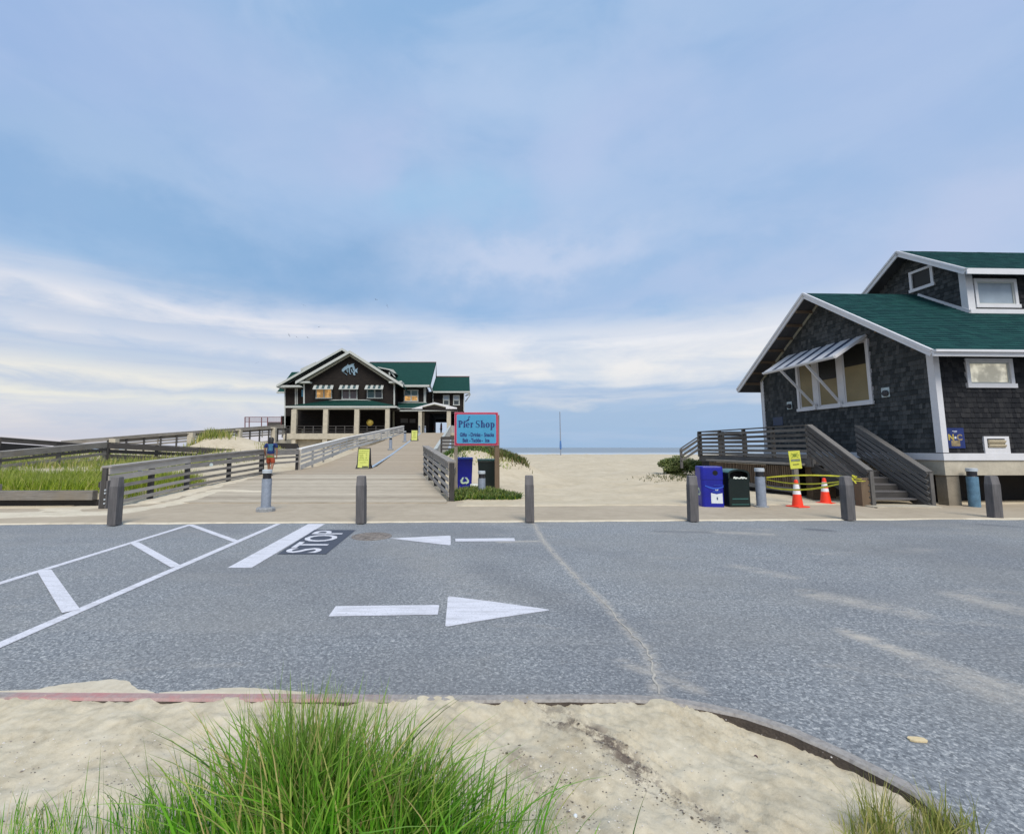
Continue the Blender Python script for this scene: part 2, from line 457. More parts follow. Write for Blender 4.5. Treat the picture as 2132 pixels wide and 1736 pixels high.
def bevel(o, w=.01, seg=2):
    """weld the loose faces and round the edges a little, as a modifier"""
    wd = o.modifiers.new('weld', 'WELD'); wd.merge_threshold = .0005
    bv = o.modifiers.new('bevel', 'BEVEL'); bv.width = w; bv.segments = seg; bv.limit_method = 'ANGLE'; bv.angle_limit = R(35)
    return o

def tag(o, label=None, cat=None, group=None, kind=None):
    if label: o['label'] = label
    if cat: o['category'] = cat
    if group: o['group'] = group
    if kind: o['kind'] = kind
    return o
def thing(name, label, cat, loc=(0, 0, 0), rz=0, group=None):
    o = bpy.data.objects.new(name, None); COL.objects.link(o); o.empty_display_size = .2
    o.location = loc; o.rotation_euler = (0, 0, rz)
    return tag(o, label, cat, group)
def dup(root, loc, rz=None, label=None, group=None):
    r = root.copy(); COL.objects.link(r); r.location = loc
    if rz is not None: r.rotation_euler = (0, 0, rz)
    if label: r['label'] = label
    if group: r['group'] = group
    for ch in list(root.children):
        c = ch.copy(); COL.objects.link(c); c.parent = r
        for g in list(ch.children):
            d = g.copy(); COL.objects.link(d); d.parent = c
    return r
def part(name, mb, mat, parent, smooth=False, bv=0):
    o = mb.build(name, mat, parent, smooth)
    if bv: bevel(o, bv)
    return o

def text_faces(txt, size, offset=0.0, sx=1.0):
    c = bpy.data.curves.new('lettering', 'FONT'); c.body = txt; c.size = size; c.offset = offset
    c.align_x = 'CENTER'; c.align_y = 'CENTER'; c.resolution_u = 3
    o = bpy.data.objects.new('lettering', c); COL.objects.link(o)
    dg = bpy.context.evaluated_depsgraph_get(); dg.update()
    me = bpy.data.meshes.new_from_object(o.evaluated_get(dg))
    vs = [V((v.co.x * sx, v.co.y, 0)) for v in me.vertices]; fs = [tuple(p.vertices) for p in me.polygons]
    bpy.data.objects.remove(o); bpy.data.curves.remove(c); bpy.data.meshes.remove(me)
    return vs, fs
def put_text(mb, txt, size, O, ax, ay, offset=0.0, sx=1.0, mi=0):
    vs, fs = text_faces(txt, size, offset, sx)
    n = V(ax).cross(V(ay))
    for f in fs:
        mb.face([V(O) + V(ax) * vs[i].x + V(ay) * vs[i].y for i in f], None, .5, mi)

# ------------------------------------------------------------------ shingle courses
def course_field(mb, O, ex, ey, n, poly, row, wmin, wmax, thick, holes=(), jit=.006, tlo=0, thi=1):
    """real overlapping shingles on a plane: O + ex*s + ey*h, poly convex in (s,h)"""
    hs = [p[1] for p in poly]; h = min(hs)
    while h < max(hs) - .01:
        hm = min(h + row * .5, max(hs) - .005); xs = []
        for i in range(len(poly)):
            a, b = poly[i], poly[(i + 1) % len(poly)]
            if (a[1] <= hm) != (b[1] <= hm):
                xs.append(a[0] + (b[0] - a[0]) * (hm - a[1]) / (b[1] - a[1]))
        if len(xs) >= 2:
            x0, x1 = min(xs), max(xs); x = x0 - random.random() * wmax
            while x < x1:
                w = random.uniform(wmin, wmax); a, b = max(x, x0), min(x + w - .004, x1); x += w
                if b - a < .006: continue
                cx = (a + b) / 2
                if any(q[0] < cx < q[1] and q[2] < hm < q[3] for q in holes): continue
                j = random.uniform(-jit, jit); tt = random.uniform(tlo, thi)
                hb = h + j; ht = min(h + row + .012, max(hs))
                th = thick * random.uniform(.8, 1.25)
                P = lambda s_, h_, d_: O + ex * s_ + ey * h_ + n * d_
                p = [P(a, hb, th), P(b, hb, th), P(b, ht, .003), P(a, ht, .003)]
                q = [P(a, hb, 0), P(b, hb, 0)]
                mb.face(p, None, tt)
                mb.face([q[0], q[1], p[1], p[0]], None, tt)
                mb.face([q[0], p[0], p[3]], None, tt); mb.face([q[1], p[2], p[1]], None, tt)
        h += row

# ================================================================== WORLD AND LIGHT
SUN_EL, SUN_AZ = 50, 170        # degrees; the sun stands high behind the camera, veiled
wd = bpy.data.worlds.new('World'); S.world = wd; wd.use_nodes = True
t = NT(wd); bg = t.n['Background']
sky = t.new('ShaderNodeTexSky', sky_type='NISHITA'); sky.sun_disc = False
sky.sun_elevation = R(SUN_EL); sky.sun_rotation = R(SUN_AZ); sky.air_density = 1.4; sky.dust_density = 2.5
co = t.new('ShaderNodeTexCoord').outputs['Generated']
s = t.new('ShaderNodeSeparateXYZ'); t.link(co, s.inputs[0]); z = s.outputs[2]
el = t.math('ARCSINE', z); az = t.math('ARCTAN2', s.outputs[0], s.outputs[1])
sq = t.new('ShaderNodeMapping'); t.link(co, sq.inputs[0]); sq.inputs['Scale'].default_value = (1, 1, 1.9); sq.inputs['Location'].default_value = (3.3, 1.7, .6)
big = t.noise(sq.outputs[0], 1.5, 7, .5, .55)
mid = t.noise(t.mapping(co, (1.2, 1, 2.4), (0, .25, 0), (8.1, .4, 2.2)), 2.6, 8, .55, .5)
wob = t.noise(t.mapping(co, (1, 1, 1.5), (0, 0, 0), (1.2, 5.5, 4.1)), 2.4, 6, .6)
wob2 = t.noise(t.mapping(co, (1, 1, 1.5), (0, 0, 0), (6.2, 2.5, 9.1)), 2.4, 6, .6)
ea = t.new('ShaderNodeCombineXYZ'); t.link(az, ea.inputs[0]); t.link(el, ea.inputs[1])
streak = t.noise(t.mapping(ea.outputs[0], (1.3, 11, 1), (0, 0, .05), (5.3, .4, 0)), 1.5, 8, .58, .9)
puff = t.noise(t.mapping(ea.outputs[0], (3.0, 8, 1), (0, 0, -.10), (1.3, 7.4, 0)), 1.6, 9, .6, .3)
left = t.smooth(az, .70, -.70)
wa = t.math('ADD', az, t.math('MULTIPLY', t.math('SUBTRACT', wob, .5), .75))
we = t.math('ADD', el, t.math('MULTIPLY', t.math('SUBTRACT', wob2, .5), .38))
def patch(c, u, v, ru, rv, col, wgt, tilt=0.0):
    """soft cloud or gap of cloud centred where the sky shows it"""
    d = ray(u, v).normalized(); a0, e0 = math.atan2(d.x, d.y), math.asin(d.z)
    da = t.math('SUBTRACT', wa, a0); de = t.math('SUBTRACT', t.math('SUBTRACT', we, e0), t.math('MULTIPLY', da, tilt))
    q1 = t.math('DIVIDE', da, ru); q2 = t.math('DIVIDE', de, rv)
    r2 = t.math('ADD', t.math('MULTIPLY', q1, q1), t.math('MULTIPLY', q2, q2))
    return t.mix(t.math('MULTIPLY', t.math('EXPONENT', t.math('MULTIPLY', r2, -1.0)), wgt), c, col)
c = t.mix(t.smooth(el, .10, .80), (.28, .49, .77), (.29, .48, .76))
c = t.mix(t.math('MULTIPLY', t.smooth(big, .42, .66), .55), c, (.37, .53, .79))
c = t.mix(t.math('MULTIPLY', t.smooth(mid, .42, .62), .60), c, (.44, .59, .83))
for a in ((420, 545, .55, .085, (.20, .39, .66), .95), (960, 430, .22, .05, (.30, .56, .82), .7), (60, 290, .30, .12, (.24, .42, .70), .6), (1500, 230, .35, .10, (.34, .53, .80), .6),
          (560, 250, .34, .13, (.45, .58, .82), .75, -.15), (830, 300, .13, .09, (.50, .59, .83), .6), (1230, 300, .20, .13, (.49, .60, .84), .75, .3), (1040, 190, .25, .05, (.48, .62, .86), .5), (1080, 545, .26, .045, (.60, .68, .86), .8, .12),
          (1930, 480, .30, .17, (.55, .62, .83), .85), (1800, 90, .35, .14, (.43, .54, .81), .6), (350, 380, .25, .05, (.42, .57, .80), .5, -.2), (150, 480, .30, .05, (.42, .60, .84), .5), (1400, 600, .28, .05, (.50, .60, .82), .6), (150, 60, .3, .1, (.38, .50, .80), .5)):
    c = patch(c, *a)
fine = t.noise(t.mapping(co, (1.2, 1, 2.4), (0, .2, .3), (2.2, 8.4, 1.2)), 4.0, 8, .55, .2)
c = t.mix(t.math('MULTIPLY', t.smooth(fine, .42, .70), .16), c, (.56, .66, .86))
# layered cloud bank low over the sea: warm and pale to the left, blue-grey near the water to the right
elw = t.math('ADD', el, t.math('ADD', t.math('MULTIPLY', t.math('SUBTRACT', puff, .5), .07), t.math('MULTIPLY', t.math('SUBTRACT', streak, .5), .075)))
elw = t.math('ADD', elw, t.math('MULTIPLY', az, .018))
fac = t.math('MULTIPLY', elw, 3.0, clamp=True)
def band_ramp(stops): return t.ramp(fac, [(e_ * 3, c_) for e_, c_ in stops])
lft = band_ramp([(.0, (.72, .69, .74)), (.055, (.78, .77, .80)), (.085, (.88, .86, .78)), (.108, (.60, .66, .77)), (.128, (.86, .84, .79)), (.150, (.56, .63, .77)), (.182, (.80, .80, .85)), (.212, (.60, .66, .79)), (.250, (.86, .85, .89)), (.300, (.62, .69, .84))])
rgt = band_ramp([(.0, (.36, .53, .76)), (.095, (.37, .52, .74)), (.112, (.58, .65, .77)), (.126, (.40, .53, .74)), (.150, (.74, .77, .83)), (.185, (.90, .88, .87)), (.235, (.88, .88, .91)), (.290, (.58, .67, .83))])
bankc = t.mix(t.smooth(az, .10, -.30), rgt, lft)
hole = t.smooth(streak, .40, .62)
bankc = t.mix(t.math('MULTIPLY', t.math('SUBTRACT', 1.0, hole), .38), bankc, (.50, .60, .78))
bank = t.smooth(elw, .318, .245)
bank = t.math('MULTIPLY', bank, t.math('ADD', t.math('MULTIPLY', t.smooth(puff, .32, .58), .30), .68))
c = t.mix(bank, c, bankc)
# physical sky shows faintly through everything
nk = t.new('ShaderNodeMix', data_type='RGBA', blend_type='MULTIPLY'); nk.inputs[0].default_value = 1
t.link(sky.outputs[0], nk.inputs[6]); nk.inputs[7].default_value = (.10, .10, .10, 1)
c = t.mix(.10, c, nk.outputs[2])
gain = t.new('ShaderNodeMix', data_type='RGBA', blend_type='MULTIPLY'); gain.inputs[0].default_value = 1
EXPO = 1.15
k = 1.03 / (2 ** EXPO) / .12
t.link(c, gain.inputs[6]); gain.inputs[7].default_value = (k, k, k, 1); gain.clamp_result = False
t.link(gain.outputs[2], bg.inputs[0]); bg.inputs[1].default_value = .12

ld = bpy.data.lights.new('sun', 'SUN'); ld.energy = 1.55; ld.angle = R(30); ld.color = (1, .93, .83)
sun = bpy.data.objects.new('sun', ld); COL.objects.link(sun)
# direction: light travels away from the sun at (azimuth, elevation)
a = R(SUN_AZ)
dirv = -V((math.sin(a) * math.cos(R(SUN_EL)), math.cos(a) * math.cos(R(SUN_EL)), math.sin(R(SUN_EL))))
sun.rotation_euler = dirv.to_track_quat('-Z', 'Y').to_euler(); sun.location = (0, -20, 30)
S.view_settings.view_transform = 'Standard'; S.view_settings.look = 'None'
S.view_settings.exposure = EXPO; S.view_settings.gamma = 1
S.render.engine = 'CYCLES'
S.cycles.max_bounces = 6; S.cycles.transparent_max_bounces = 6; S.cycles.use_denoising = True

# ================================================================== THE GROUND
AN = .033                       # the kerb and the shop are turned by 1.9 degrees
kerb_y = lambda x: 9.9 + AN * x
def lerp(a, b, f): return a + (b - a) * f
def pl(tab, y):
    if y <= tab[0][0]: return tab[0][1]
    for (a, fa), (b, fb) in zip(tab, tab[1:]):
        if y <= b: return lerp(fa, fb, (y - a) / (b - a))
    return tab[-1][1]
DL = [(12.9, -9.75), (19.7, -9.0), (22.6, -8.55), (58, -7.95)]
DR = [(13.3, -.55), (19.8, -1.9), (22.5, -1.8), (58, -2.05)]
DZ = [(13.0, .045), (19.7, .45), (26, .52), (57.5, 3.42), (60, 3.46)]
deck_z = lambda y: pl(DZ, y)
def gauss(x, y, cx, cy, sx, sy): return math.exp(-.5 * (((x - cx) / sx) ** 2 + ((y - cy) / sy) ** 2))
def sstep(a, b, x):
    f = max(0, min(1, (x - a) / (b - a))); return f * f * (3 - 2 * f)
def land(x, y):
    h = -.01 + .02 * noise.fractal(V((x * .4, y * .4, 0)), 1, 2, 4)
    g = sstep(14, 58, y) * .62 - sstep(66, 95, y) * 5.5
    h += g + sstep(13, 20, y) * .05 * noise.fractal(V((x * .5, y * .5, 5)), 1, 2, 4)
    if x > 2: h += sstep(12.5, 14.5, y) * .075 * noise.fractal(V((x * 1.5, y * 1.1, 2)), .8, 2, 4)
    h += 1.50 * gauss(x, y, .1, 23.5, 1.65, 2.6) + .55 * gauss(x, y, 2.6, 24, 1.1, 2)
    h += .22 * gauss(x, y, .35, 14.8, .8, .8)
    h += .34 * sstep(-9.6, -10.4, x) * sstep(12.2, 12.9, y) * (1 - sstep(30, 40, y)) + .25 * sstep(-10, -13, x) * sstep(15, 20, y) * (1 - sstep(66, 90, y))
    h += (1.25 + .25 * noise.noise(V((x * .9, y * .9, 4)))) * gauss(x, y, -18.7, 34, .75 if x < -18.7 else 3.3, 2.4)
    h += .45 * sstep(-11, -16, x) * sstep(26, 32, y) * (1 - sstep(66, 90, y))
    h += .30 * gauss(x, y, 10.2, 22.5, 1.8, 2.2) + .12 * gauss(x, y, 9, 15.5, 1.2, 1.0)
    if 12 < y < 62:
        l, r = pl(DL, y) - .1, pl(DR, y) + .1
        e = max(l - x, x - r)
        cap = deck_z(y) - .16
        if e < .5: h = min(h, lerp(cap, max(cap, h), max(0, e) / .5))
    return h
xs = []; x = -140
while x < 140:
    xs.append(x); x += .28 if -12 < x < 14 else (.7 if abs(x) < 26 else 5)
ys = []; y = 9.4
while y < 112:
    ys.append(y); y += .10 if 11.6 < y < 13.6 else .22 if y < 20 else (.4 if y < 40 else 1.6)
me = bpy.data.meshes.new('beach')
def lowkerb(x, y):   # stay under the pavement, rise behind it
    yy = y - AN * x
    h = land(x, y)
    e = 12.27 + .16 * noise.noise(V((x * .9, 3, 0))) + .06 * noise.noise(V((x * 3.1, 8, 0)))
    if -10.4 < x < -.45 + .35 * noise.noise(V((y * 1.3, 1, 0))): return min(h, -.05) if yy < 13.4 else h
    if yy < 13.8: h = lerp(max(h, .045), h, sstep(12.6, 13.8, yy))
    return lerp(-.10, h, sstep(e - .14, e + .10, yy)) if yy < e + .10 else h
vs = [(x, y, lowkerb(x, y)) for y in ys for x in xs]; nx = len(xs)
me.from_pydata(vs, [], [(j * nx + i, j * nx + i + 1, (j + 1) * nx + i + 1, (j + 1) * nx + i) for j in range(len(ys) - 1) for i in range(nx - 1)])
me.materials.append(MATS['sand_beach']); me.polygons.foreach_set('use_smooth', [True] * len(me.polygons))
o = bpy.data.objects.new('beach_sand', me); COL.objects.link(o); tag(o, kind='structure')

mb = MB(); mb.face([(-9000, 60, -2.4), (9000, 60, -2.4), (9000, 14000, -2.4), (-9000, 14000, -2.4)])
o = mb.build('sea_water', 'sea_water'); tag(o, kind='structure')
mb = MB(); mb.face([(-300, -200, -.12), (300, -200, -.12), (300, 62, -2.6), (-300, 62, -2.6)])
o = mb.build('ground', 'sand_beach'); tag(o, kind='structure')
mb = MB(); mb.face([(-60, -30, 0), (60, -30, 0), (60, kerb_y(60), 0), (-60, kerb_y(-60), 0)])
o = mb.build('asphalt_road', 'asphalt'); tag(o, kind='structure')
# pavement slab, its back edge wavers where sand has blown over it
mb = MB(); n = 90
for i in range(n):
    x0, x1 = -45 + i, -45 + i + 1
    b0 = kerb_y(x0) + (3.6 if -11 < x0 < 0 else 2.45); b1 = kerb_y(x1) + (3.6 if -11 < x1 - .01 < 0 else 2.45)
    if -11 < x0 < 0 and not (-11 < x1 < 0): b1 = b0
    for j in range(3):
        f0, f1 = j / 3, (j + 1) / 3
        mb.face([(x0, lerp(kerb_y(x0), b0, f0), .022), (x1, lerp(kerb_y(x1), b0 + AN, f0), .022), (x1, lerp(kerb_y(x1), b0 + AN, f1), .022), (x0, lerp(kerb_y(x0), b0, f1), .022)])
    mb.face([(x0, kerb_y(x0), -.03), (x1, kerb_y(x1), -.03), (x1, kerb_y(x1), .022), (x0, kerb_y(x0), .022)])
o = mb.build('pavement', 'pavement_conc'); tag(o, kind='structure')

def catmull(P, k=8):
    out = []
    for i in range(len(P) - 1):
        p0, p1, p2, p3 = P[max(i - 1, 0)], P[i], P[i + 1], P[min(i + 2, len(P) - 1)]
        for j in range(k):
            f = j / k
            out.append(.5 * ((2 * p1) + (p2 - p0) * f + (2 * p0 - 5 * p1 + 4 * p2 - p3) * f * f + (3 * p1 - p0 - 3 * p2 + p3) * f ** 3))
    out.append(P[-1]); return out

def ribbon(name, pts, wfun, z, mat, lab=None, kind='structure', cut=.12):
    """irregular strip along a world polyline"""
    mb = MB(); P = []
    for (a, b) in zip(pts, pts[1:]):
        L = (b - a).length; k = max(1, int(L / cut))
        P += [a + (b - a) * (i / k) for i in range(k)]
    P.append(pts[-1]); prev = None; acc = 0
    for i, p in enumerate(P):
        d = (P[min(i + 1, len(P) - 1)] - P[max(i - 1, 0)]).normalized(); nn = V((-d.y, d.x, 0))
        w0, w1 = wfun(p, i / (len(P) - 1))
        q = (V((p.x, p.y, z)) + nn * w0, V((p.x, p.y, z)) - nn * w1)
        if prev: mb.face([prev[0], prev[1], q[1], q[0]])
        prev = q
    o = mb.build(name, mat); tag(o, lab, kind=kind); return o
nz = lambda p, s, k=0: noise.noise(V((p.x * s, p.y * s, k)))
# sand line in the gutter
mb = MB(); prev = None; x = -22.0
while x < 22:
    p = V((x, kerb_y(x), 0)); w0 = max(.002, .045 + .13 * nz(p, .7, 3) + .04 * nz(p, 5)); w1 = max(.01, .04 + .12 * nz(p, 1.1, 6) + .04 * nz(p, 5))
    cur = [V((x, p.y - w0, .002)), V((x, p.y - w0 * .3, .020)), V((x, p.y + w1 * .3, .027)), V((x, p.y + w1, .019))]
    if prev:
        for a, b_ in ((0, 1), (1, 2), (2, 3)): mb.face([prev[a], cur[a], cur[b_], prev[b_]])
    prev = cur; x += .08
tag(mb.build('gutter_sand', 'sand_spill', None, True), kind='structure')
# sand blown over the pavement
def pseg(x, y, P):
    best = 9; fb = 0; n_ = len(P) - 1
    for i_ in range(n_):
        a, b_ = P[i_], P[i_ + 1]; d = (b_.x - a.x, b_.y - a.y); L2 = d[0] ** 2 + d[1] ** 2
        f = max(0, min(1, ((x - a.x) * d[0] + (y - a.y) * d[1]) / L2)); q = math.hypot(x - a.x - d[0] * f, y - a.y - d[1] * f)
        if q < best: best = q; fb = (i_ + f) / n_
    return best, fb
D1 = [G(-300, 1079), G(0, 1074), G(230, 1070), G(300, 1060), G(380, 1047), G(450, 1032), V((-6.6, 15.0, 0))]
D2 = [V((-10.2, 12.0, 0)), V((-9.3, 13.2, 0)), V((-9.05, 15, 0)), V((-8.8, 18.6, 0))]
gx_ = [-15 + .07 * i_ for i_ in range(135)]; gy_ = [9.6 + .06 * i_ for i_ in range(158)]; vs = []
for y in gy_:
    for x in gx_:
        d1, f1 = pseg(x, y, D1); d2, f2 = pseg(x, y, D2); w1, w2 = lerp(.62, .16, f1), lerp(.85, .20, f2)
        m_ = max(1 - (d1 / w1) ** 2, 1 - (d2 / w2) ** 2) + .75 * noise.fractal(V((x * 1.1, y * 2.4, 0)), 1, 2, 5) + .18 * noise.noise(V((x * 7, y * 9, 2)))
        vs.append((x, y, (deck_z(y) + .002 if y > 13 else .022) + max(-.03, .022 * m_ - .006)))
n_ = len(gx_); fs = []
for j_ in range(len(gy_) - 1):
    for i_ in range(n_ - 1):
        x, y = gx_[i_], gy_[j_]
        if y > kerb_y(x) + .05 and (y < 13 or x > pl(DL, y) + .03): fs.append((j_ * n_ + i_, j_ * n_ + i_ + 1, (j_ + 1) * n_ + i_ + 1, (j_ + 1) * n_ + i_))
me = bpy.data.meshes.new('drifted_sand'); me.from_pydata(vs, [], fs); me.materials.append(MATS['sand_spill']); me.polygons.foreach_set('use_smooth', [True] * len(fs))
o = bpy.data.objects.new('drifted_sand', me); COL.objects.link(o); tag(o, kind='structure')

# crack filled with sand
cp = [G(*p) for p in crk]
cp = catmull([a.lerp(b_, f) + V((random.gauss(0, .004 + .0014 * a.y), random.gauss(0, .010), 0)) for a, b_ in zip(cp, cp[1:]) for f in (0, .2, .4, .6, .8)] + [cp[-1]], 3)
ribbon('road_crack', cp, lambda p, f: (lerp(.007, .0055, f) + .008 * nz(p, 14), lerp(.007, .0055, f) + .008 * nz(p, 14, 7)), .004, 'crack_fill', cut=.03)

# ------------------------------------------------------------------ painted markings
def paint(name, quads, z=.004, mat='road_paint'):
    mb = MB()
    for q in quads: mb.face([G(u, v, z) for (u, v) in q][::-1])
    o = mb.build(name, mat); return tag(o, kind='structure')
def strip(a, b, w):
    A, B = G(*a), G(*b); d = (B - A).normalized(); n = V((-d.y, d.x, 0)) * w / 2
    return [A + n, A - n, B - n, B + n]
mb = MB()
for (a, b, w) in [((-220, 1282), (397, 1092), .105), ((-200, 1430), (580, 1090.5), .115), ((397, 1093), (491, 1127), .11), ((279, 1130), (367, 1180), .125), ((92, 1188), (148, 1273), .135)]:
    q = strip(a, b, w)
    for p in q: p.z = .004 + .0008 * len(mb.f)
    mb.face(q)
o = mb.build('road_markings', 'road_paint'); tag(o, kind='structure')
paint('stop_bar', [[(473.6, 1181.5), (523.6, 1181.5), (677, 1090.3), (642, 1090.3)]])
patchq = [(577, 1153.5), (678.5, 1153.5), (741, 1103), (655, 1102.5)]
paint('asphalt_patch', [patchq], .0045, 'asphalt_patch')
# the word STOP lies on the patch, read from the right-hand lane
pa, pb, pc, pd = [G(*p, .0085) for p in patchq]
pa2, pd2 = pa.lerp(pb, .03), pd.lerp(pc, .03)
vs, fs = text_faces('STOP', 1.0, .014)
mx = max(abs(v.x) for v in vs); my = max(abs(v.y) for v in vs)
mb = MB()
def onpatch(v):
    a = .5 + v.x / mx * .46; b_ = .46 - v.y / my * .42      # a: near -> far, b: left -> right
    return pa2.lerp(pb, b_).lerp(pd2.lerp(pc, b_), a)
for f in fs: mb.face([onpatch(vs[i]) for i in f])
tag(mb.build('stop_lettering', 'road_paint'), kind='structure')
q = lambda x, y: (555.8 + x * .31866, 1049.9 + y * .31866)
paint('arrow_marking', [[q(805, 221), q(1190, 203), q(1200, 205), q(1201, 262), q(1190, 266)], [q(1230, 223), q(1616, 219), q(1622, 239), q(1232, 241)]])
paint('arrow_marking', [[q(450, 663), q(1116, 655), q(1126, 659), q(1116, 718), q(402, 730)], [q(1182, 603), q(1195, 599), q(1480, 634), q(1835, 684), q(1847, 690), q(1500, 742), q(1180, 796), q(1165, 792)]])

# iron manhole cover: rim, lid, cast ribs
mc = G(774, 1116.5)
mh = thing('manhole_cover', 'rusty round manhole cover between the STOP patch and the left pointing arrow', 'manhole cover', (mc.x, mc.y, 0))
mb = MB(); mb.lathe((0, 0, 0), [(.36, 0), (.36, .008), (.31, .012), (.31, .003)], 32); part('rim', mb, 'rust', mh)
mb = MB(); mb.lathe((0, 0, 0), [(.305, 0), (.305, .009)], 32)
for i in range(-4, 5):
    for j in range(-4, 5):
        if i * i + j * j < 17 and (i + j) % 2 == 0: mb.box((i * .065 - .02, j * .065 - .02, .009), (i * .065 + .02, j * .065 + .02, .016))
part('lid', mb, 'rust', mh)

# ------------------------------------------------------------------ near kerb and the sandy verge
OUT = [(-900, 1436), (-300, 1438), (0, 1439), (400, 1441.5), (700, 1443), (988, 1444.5), (1180, 1443), (1300, 1444), (1364, 1447), (1444, 1457), (1525, 1472.5), (1578, 1487), (1632, 1505), (1739, 1550), (1846.6, 1602), (1927, 1645), (1981, 1684), (2034, 1729)]
KZ = .075
kp = [G(u, v, KZ) for u, v in OUT]
d = (kp[-1] - kp[-2]).normalized(); p = kp[-1].copy()
for i in range(14):
    a = -.10; d = V((d.x * math.cos(a) - d.y * math.sin(a), d.x * math.sin(a) + d.y * math.cos(a), 0)); p = p + d * .22; kp.append(p.copy())
# resample smoothly
kc = catmull(kp, 8)
for i, p in enumerate(kc):     # slight irregularity of cast kerb
    pass
def knorm(i):
    d = (kc[min(i + 1, len(kc) - 1)] - kc[max(i - 1, 0)]).normalized(); return V((d.y, -d.x, 0))   # to the verge side
mb = MB()
KW = .072
for i in range(len(kc) - 1):
    a, b = kc[i], kc[i + 1]; na, nb = knorm(i), knorm(i + 1)
    ja, jb = .006 * nz(a, 9), .006 * nz(b, 9)
    prof = [(-.012, -.05), (-.004, KZ - .012), (.008, KZ), (KW - .01, KZ), (KW, KZ - .014), (KW + .004, -.08)]
    for (o0, z0), (o1, z1) in zip(prof, prof[1:]):
        A0 = V((a.x, a.y, z0)) + na * (o0 + ja); A1 = V((a.x, a.y, z1)) + na * (o1 + ja)
        B0 = V((b.x, b.y, z0)) + nb * (o0 + jb); B1 = V((b.x, b.y, z1)) + nb * (o1 + jb)
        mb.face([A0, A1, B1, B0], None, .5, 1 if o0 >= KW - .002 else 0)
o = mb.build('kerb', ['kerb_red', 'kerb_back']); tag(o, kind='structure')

kin = [kc[i] + knorm(i) * (KW * .55) for i in range(len(kc))]
poly = [(p.x, p.y) for p in kin] + [(kin[-1].x, -1.2), (kin[0].x, -1.2)]
def inside(x, y):
    c = False; n = len(poly); j = n - 1
    for i in range(n):
        xi, yi = poly[i]; xj, yj = poly[j]
        if (yi > y) != (yj > y) and x < (xj - xi) * (y - yi) / (yj - yi) + xi: c = not c
        j = i
    return c
def kdist(x, y):
    m = 9
    for i in range(0, len(kin), 2):
        dd = (kin[i].x - x) ** 2 + (kin[i].y - y) ** 2
        if dd < m: m = dd
    return math.sqrt(m)
tr0, tr1 = G(1120, 1480), G(1600, 1760); td = (tr1 - tr0).normalized(); tn = V((-td.y, td.x, 0))
def verge_z(x, y, kd):
    p = V((x, y, 0)); rx = p - tr0
    s_, o_ = rx.dot(td), rx.dot(tn)
    h = .052 + .030 * noise.fractal(V((x * 2.2, y * 2.2, 1)), 1, 2, 4)
    h += .013 * noise.fractal(V((x * 9, y * 9, 3)), .8, 2, 3)
    # raked tyre tracks running down to the right
    k = math.exp(-(o_ / .20) ** 2) + .9 * math.exp(-((o_ - .55) / .20) ** 2) + .6 * math.exp(-((o_ + .45) / .14) ** 2) + .6 * math.exp(-((o_ - 1.05) / .2) ** 2)
    h += k * .012 * math.sin(o_ * 92 + 3 * noise.noise(V((s_ * 2, o_ * 3, 0)))) * (1 + .7 * noise.noise(V((x * 5, y * 5, 9))))
    h -= .012 * math.exp(-(o_ / .3) ** 2)
    # foot hollows
    c = noise.voronoi(V((x * 3.1, y * 3.1, 0)))[0][0]
    h -= .034 * max(0, 1 - c * 2.6) * (1 if x > .25 else .4)
    # sand lies lower against the kerb on the right, level with it on the left
    low = sstep(1.1, 1.75, x) * .075 - .030
    h += .006 * noise.fractal(V((x * 26, y * 26, 6)), .7, 2, 3)
    h -= (low + .012) * math.exp(-kd / .16)
    return max(h, .006 + .012 * abs(noise.noise(V((x * 6, y * 6, 1)))))
gx, gy, st = [], [], .02
x = -4.2
while x < 3.3: gx.append(x); x += st
y = .55
while y < 3.12: gy.append(y); y += st
idx = {}; vs = []; fs = []
ins = [[inside(x + st / 2, y + st / 2) for x in gx] for y in gy]
kdm = {}
def vid(i, j):
    if (i, j) not in idx:
        x, y = gx[i], gy[j]; key = (i // 3, j // 3)
        if key not in kdm: kdm[key] = kdist(x, y)
        idx[(i, j)] = len(vs); vs.append((x, y, verge_z(x, y, kdm[key])))
    return idx[(i, j)]
for j in range(len(gy) - 1):
    for i in range(len(gx) - 1):
        if ins[j][i]: fs.append((vid(i, j), vid(i + 1, j), vid(i + 1, j + 1), vid(i, j + 1)))
me = bpy.data.meshes.new('sandy_verge'); me.from_pydata(vs, [], fs); me.materials.append(MATS['sand_near'])
me.polygons.foreach_set('use_smooth', [True] * len(me.polygons))
o = bpy.data.objects.new('sand_ground', me); COL.objects.link(o); tag(o, kind='structure')
mb = MB(); mb.face([(-30, -8, .04), (3.0, -8, .04), (3.0, .56, .04), (-30, .56, .04)]); mb.face([(-30, .56, .04), (-4.19, .56, .04), (-4.19, 2.93, .04), (-30, 2.8, .04)])
o = mb.build('sand_ground', 'sand_near'); tag(o, kind='structure')
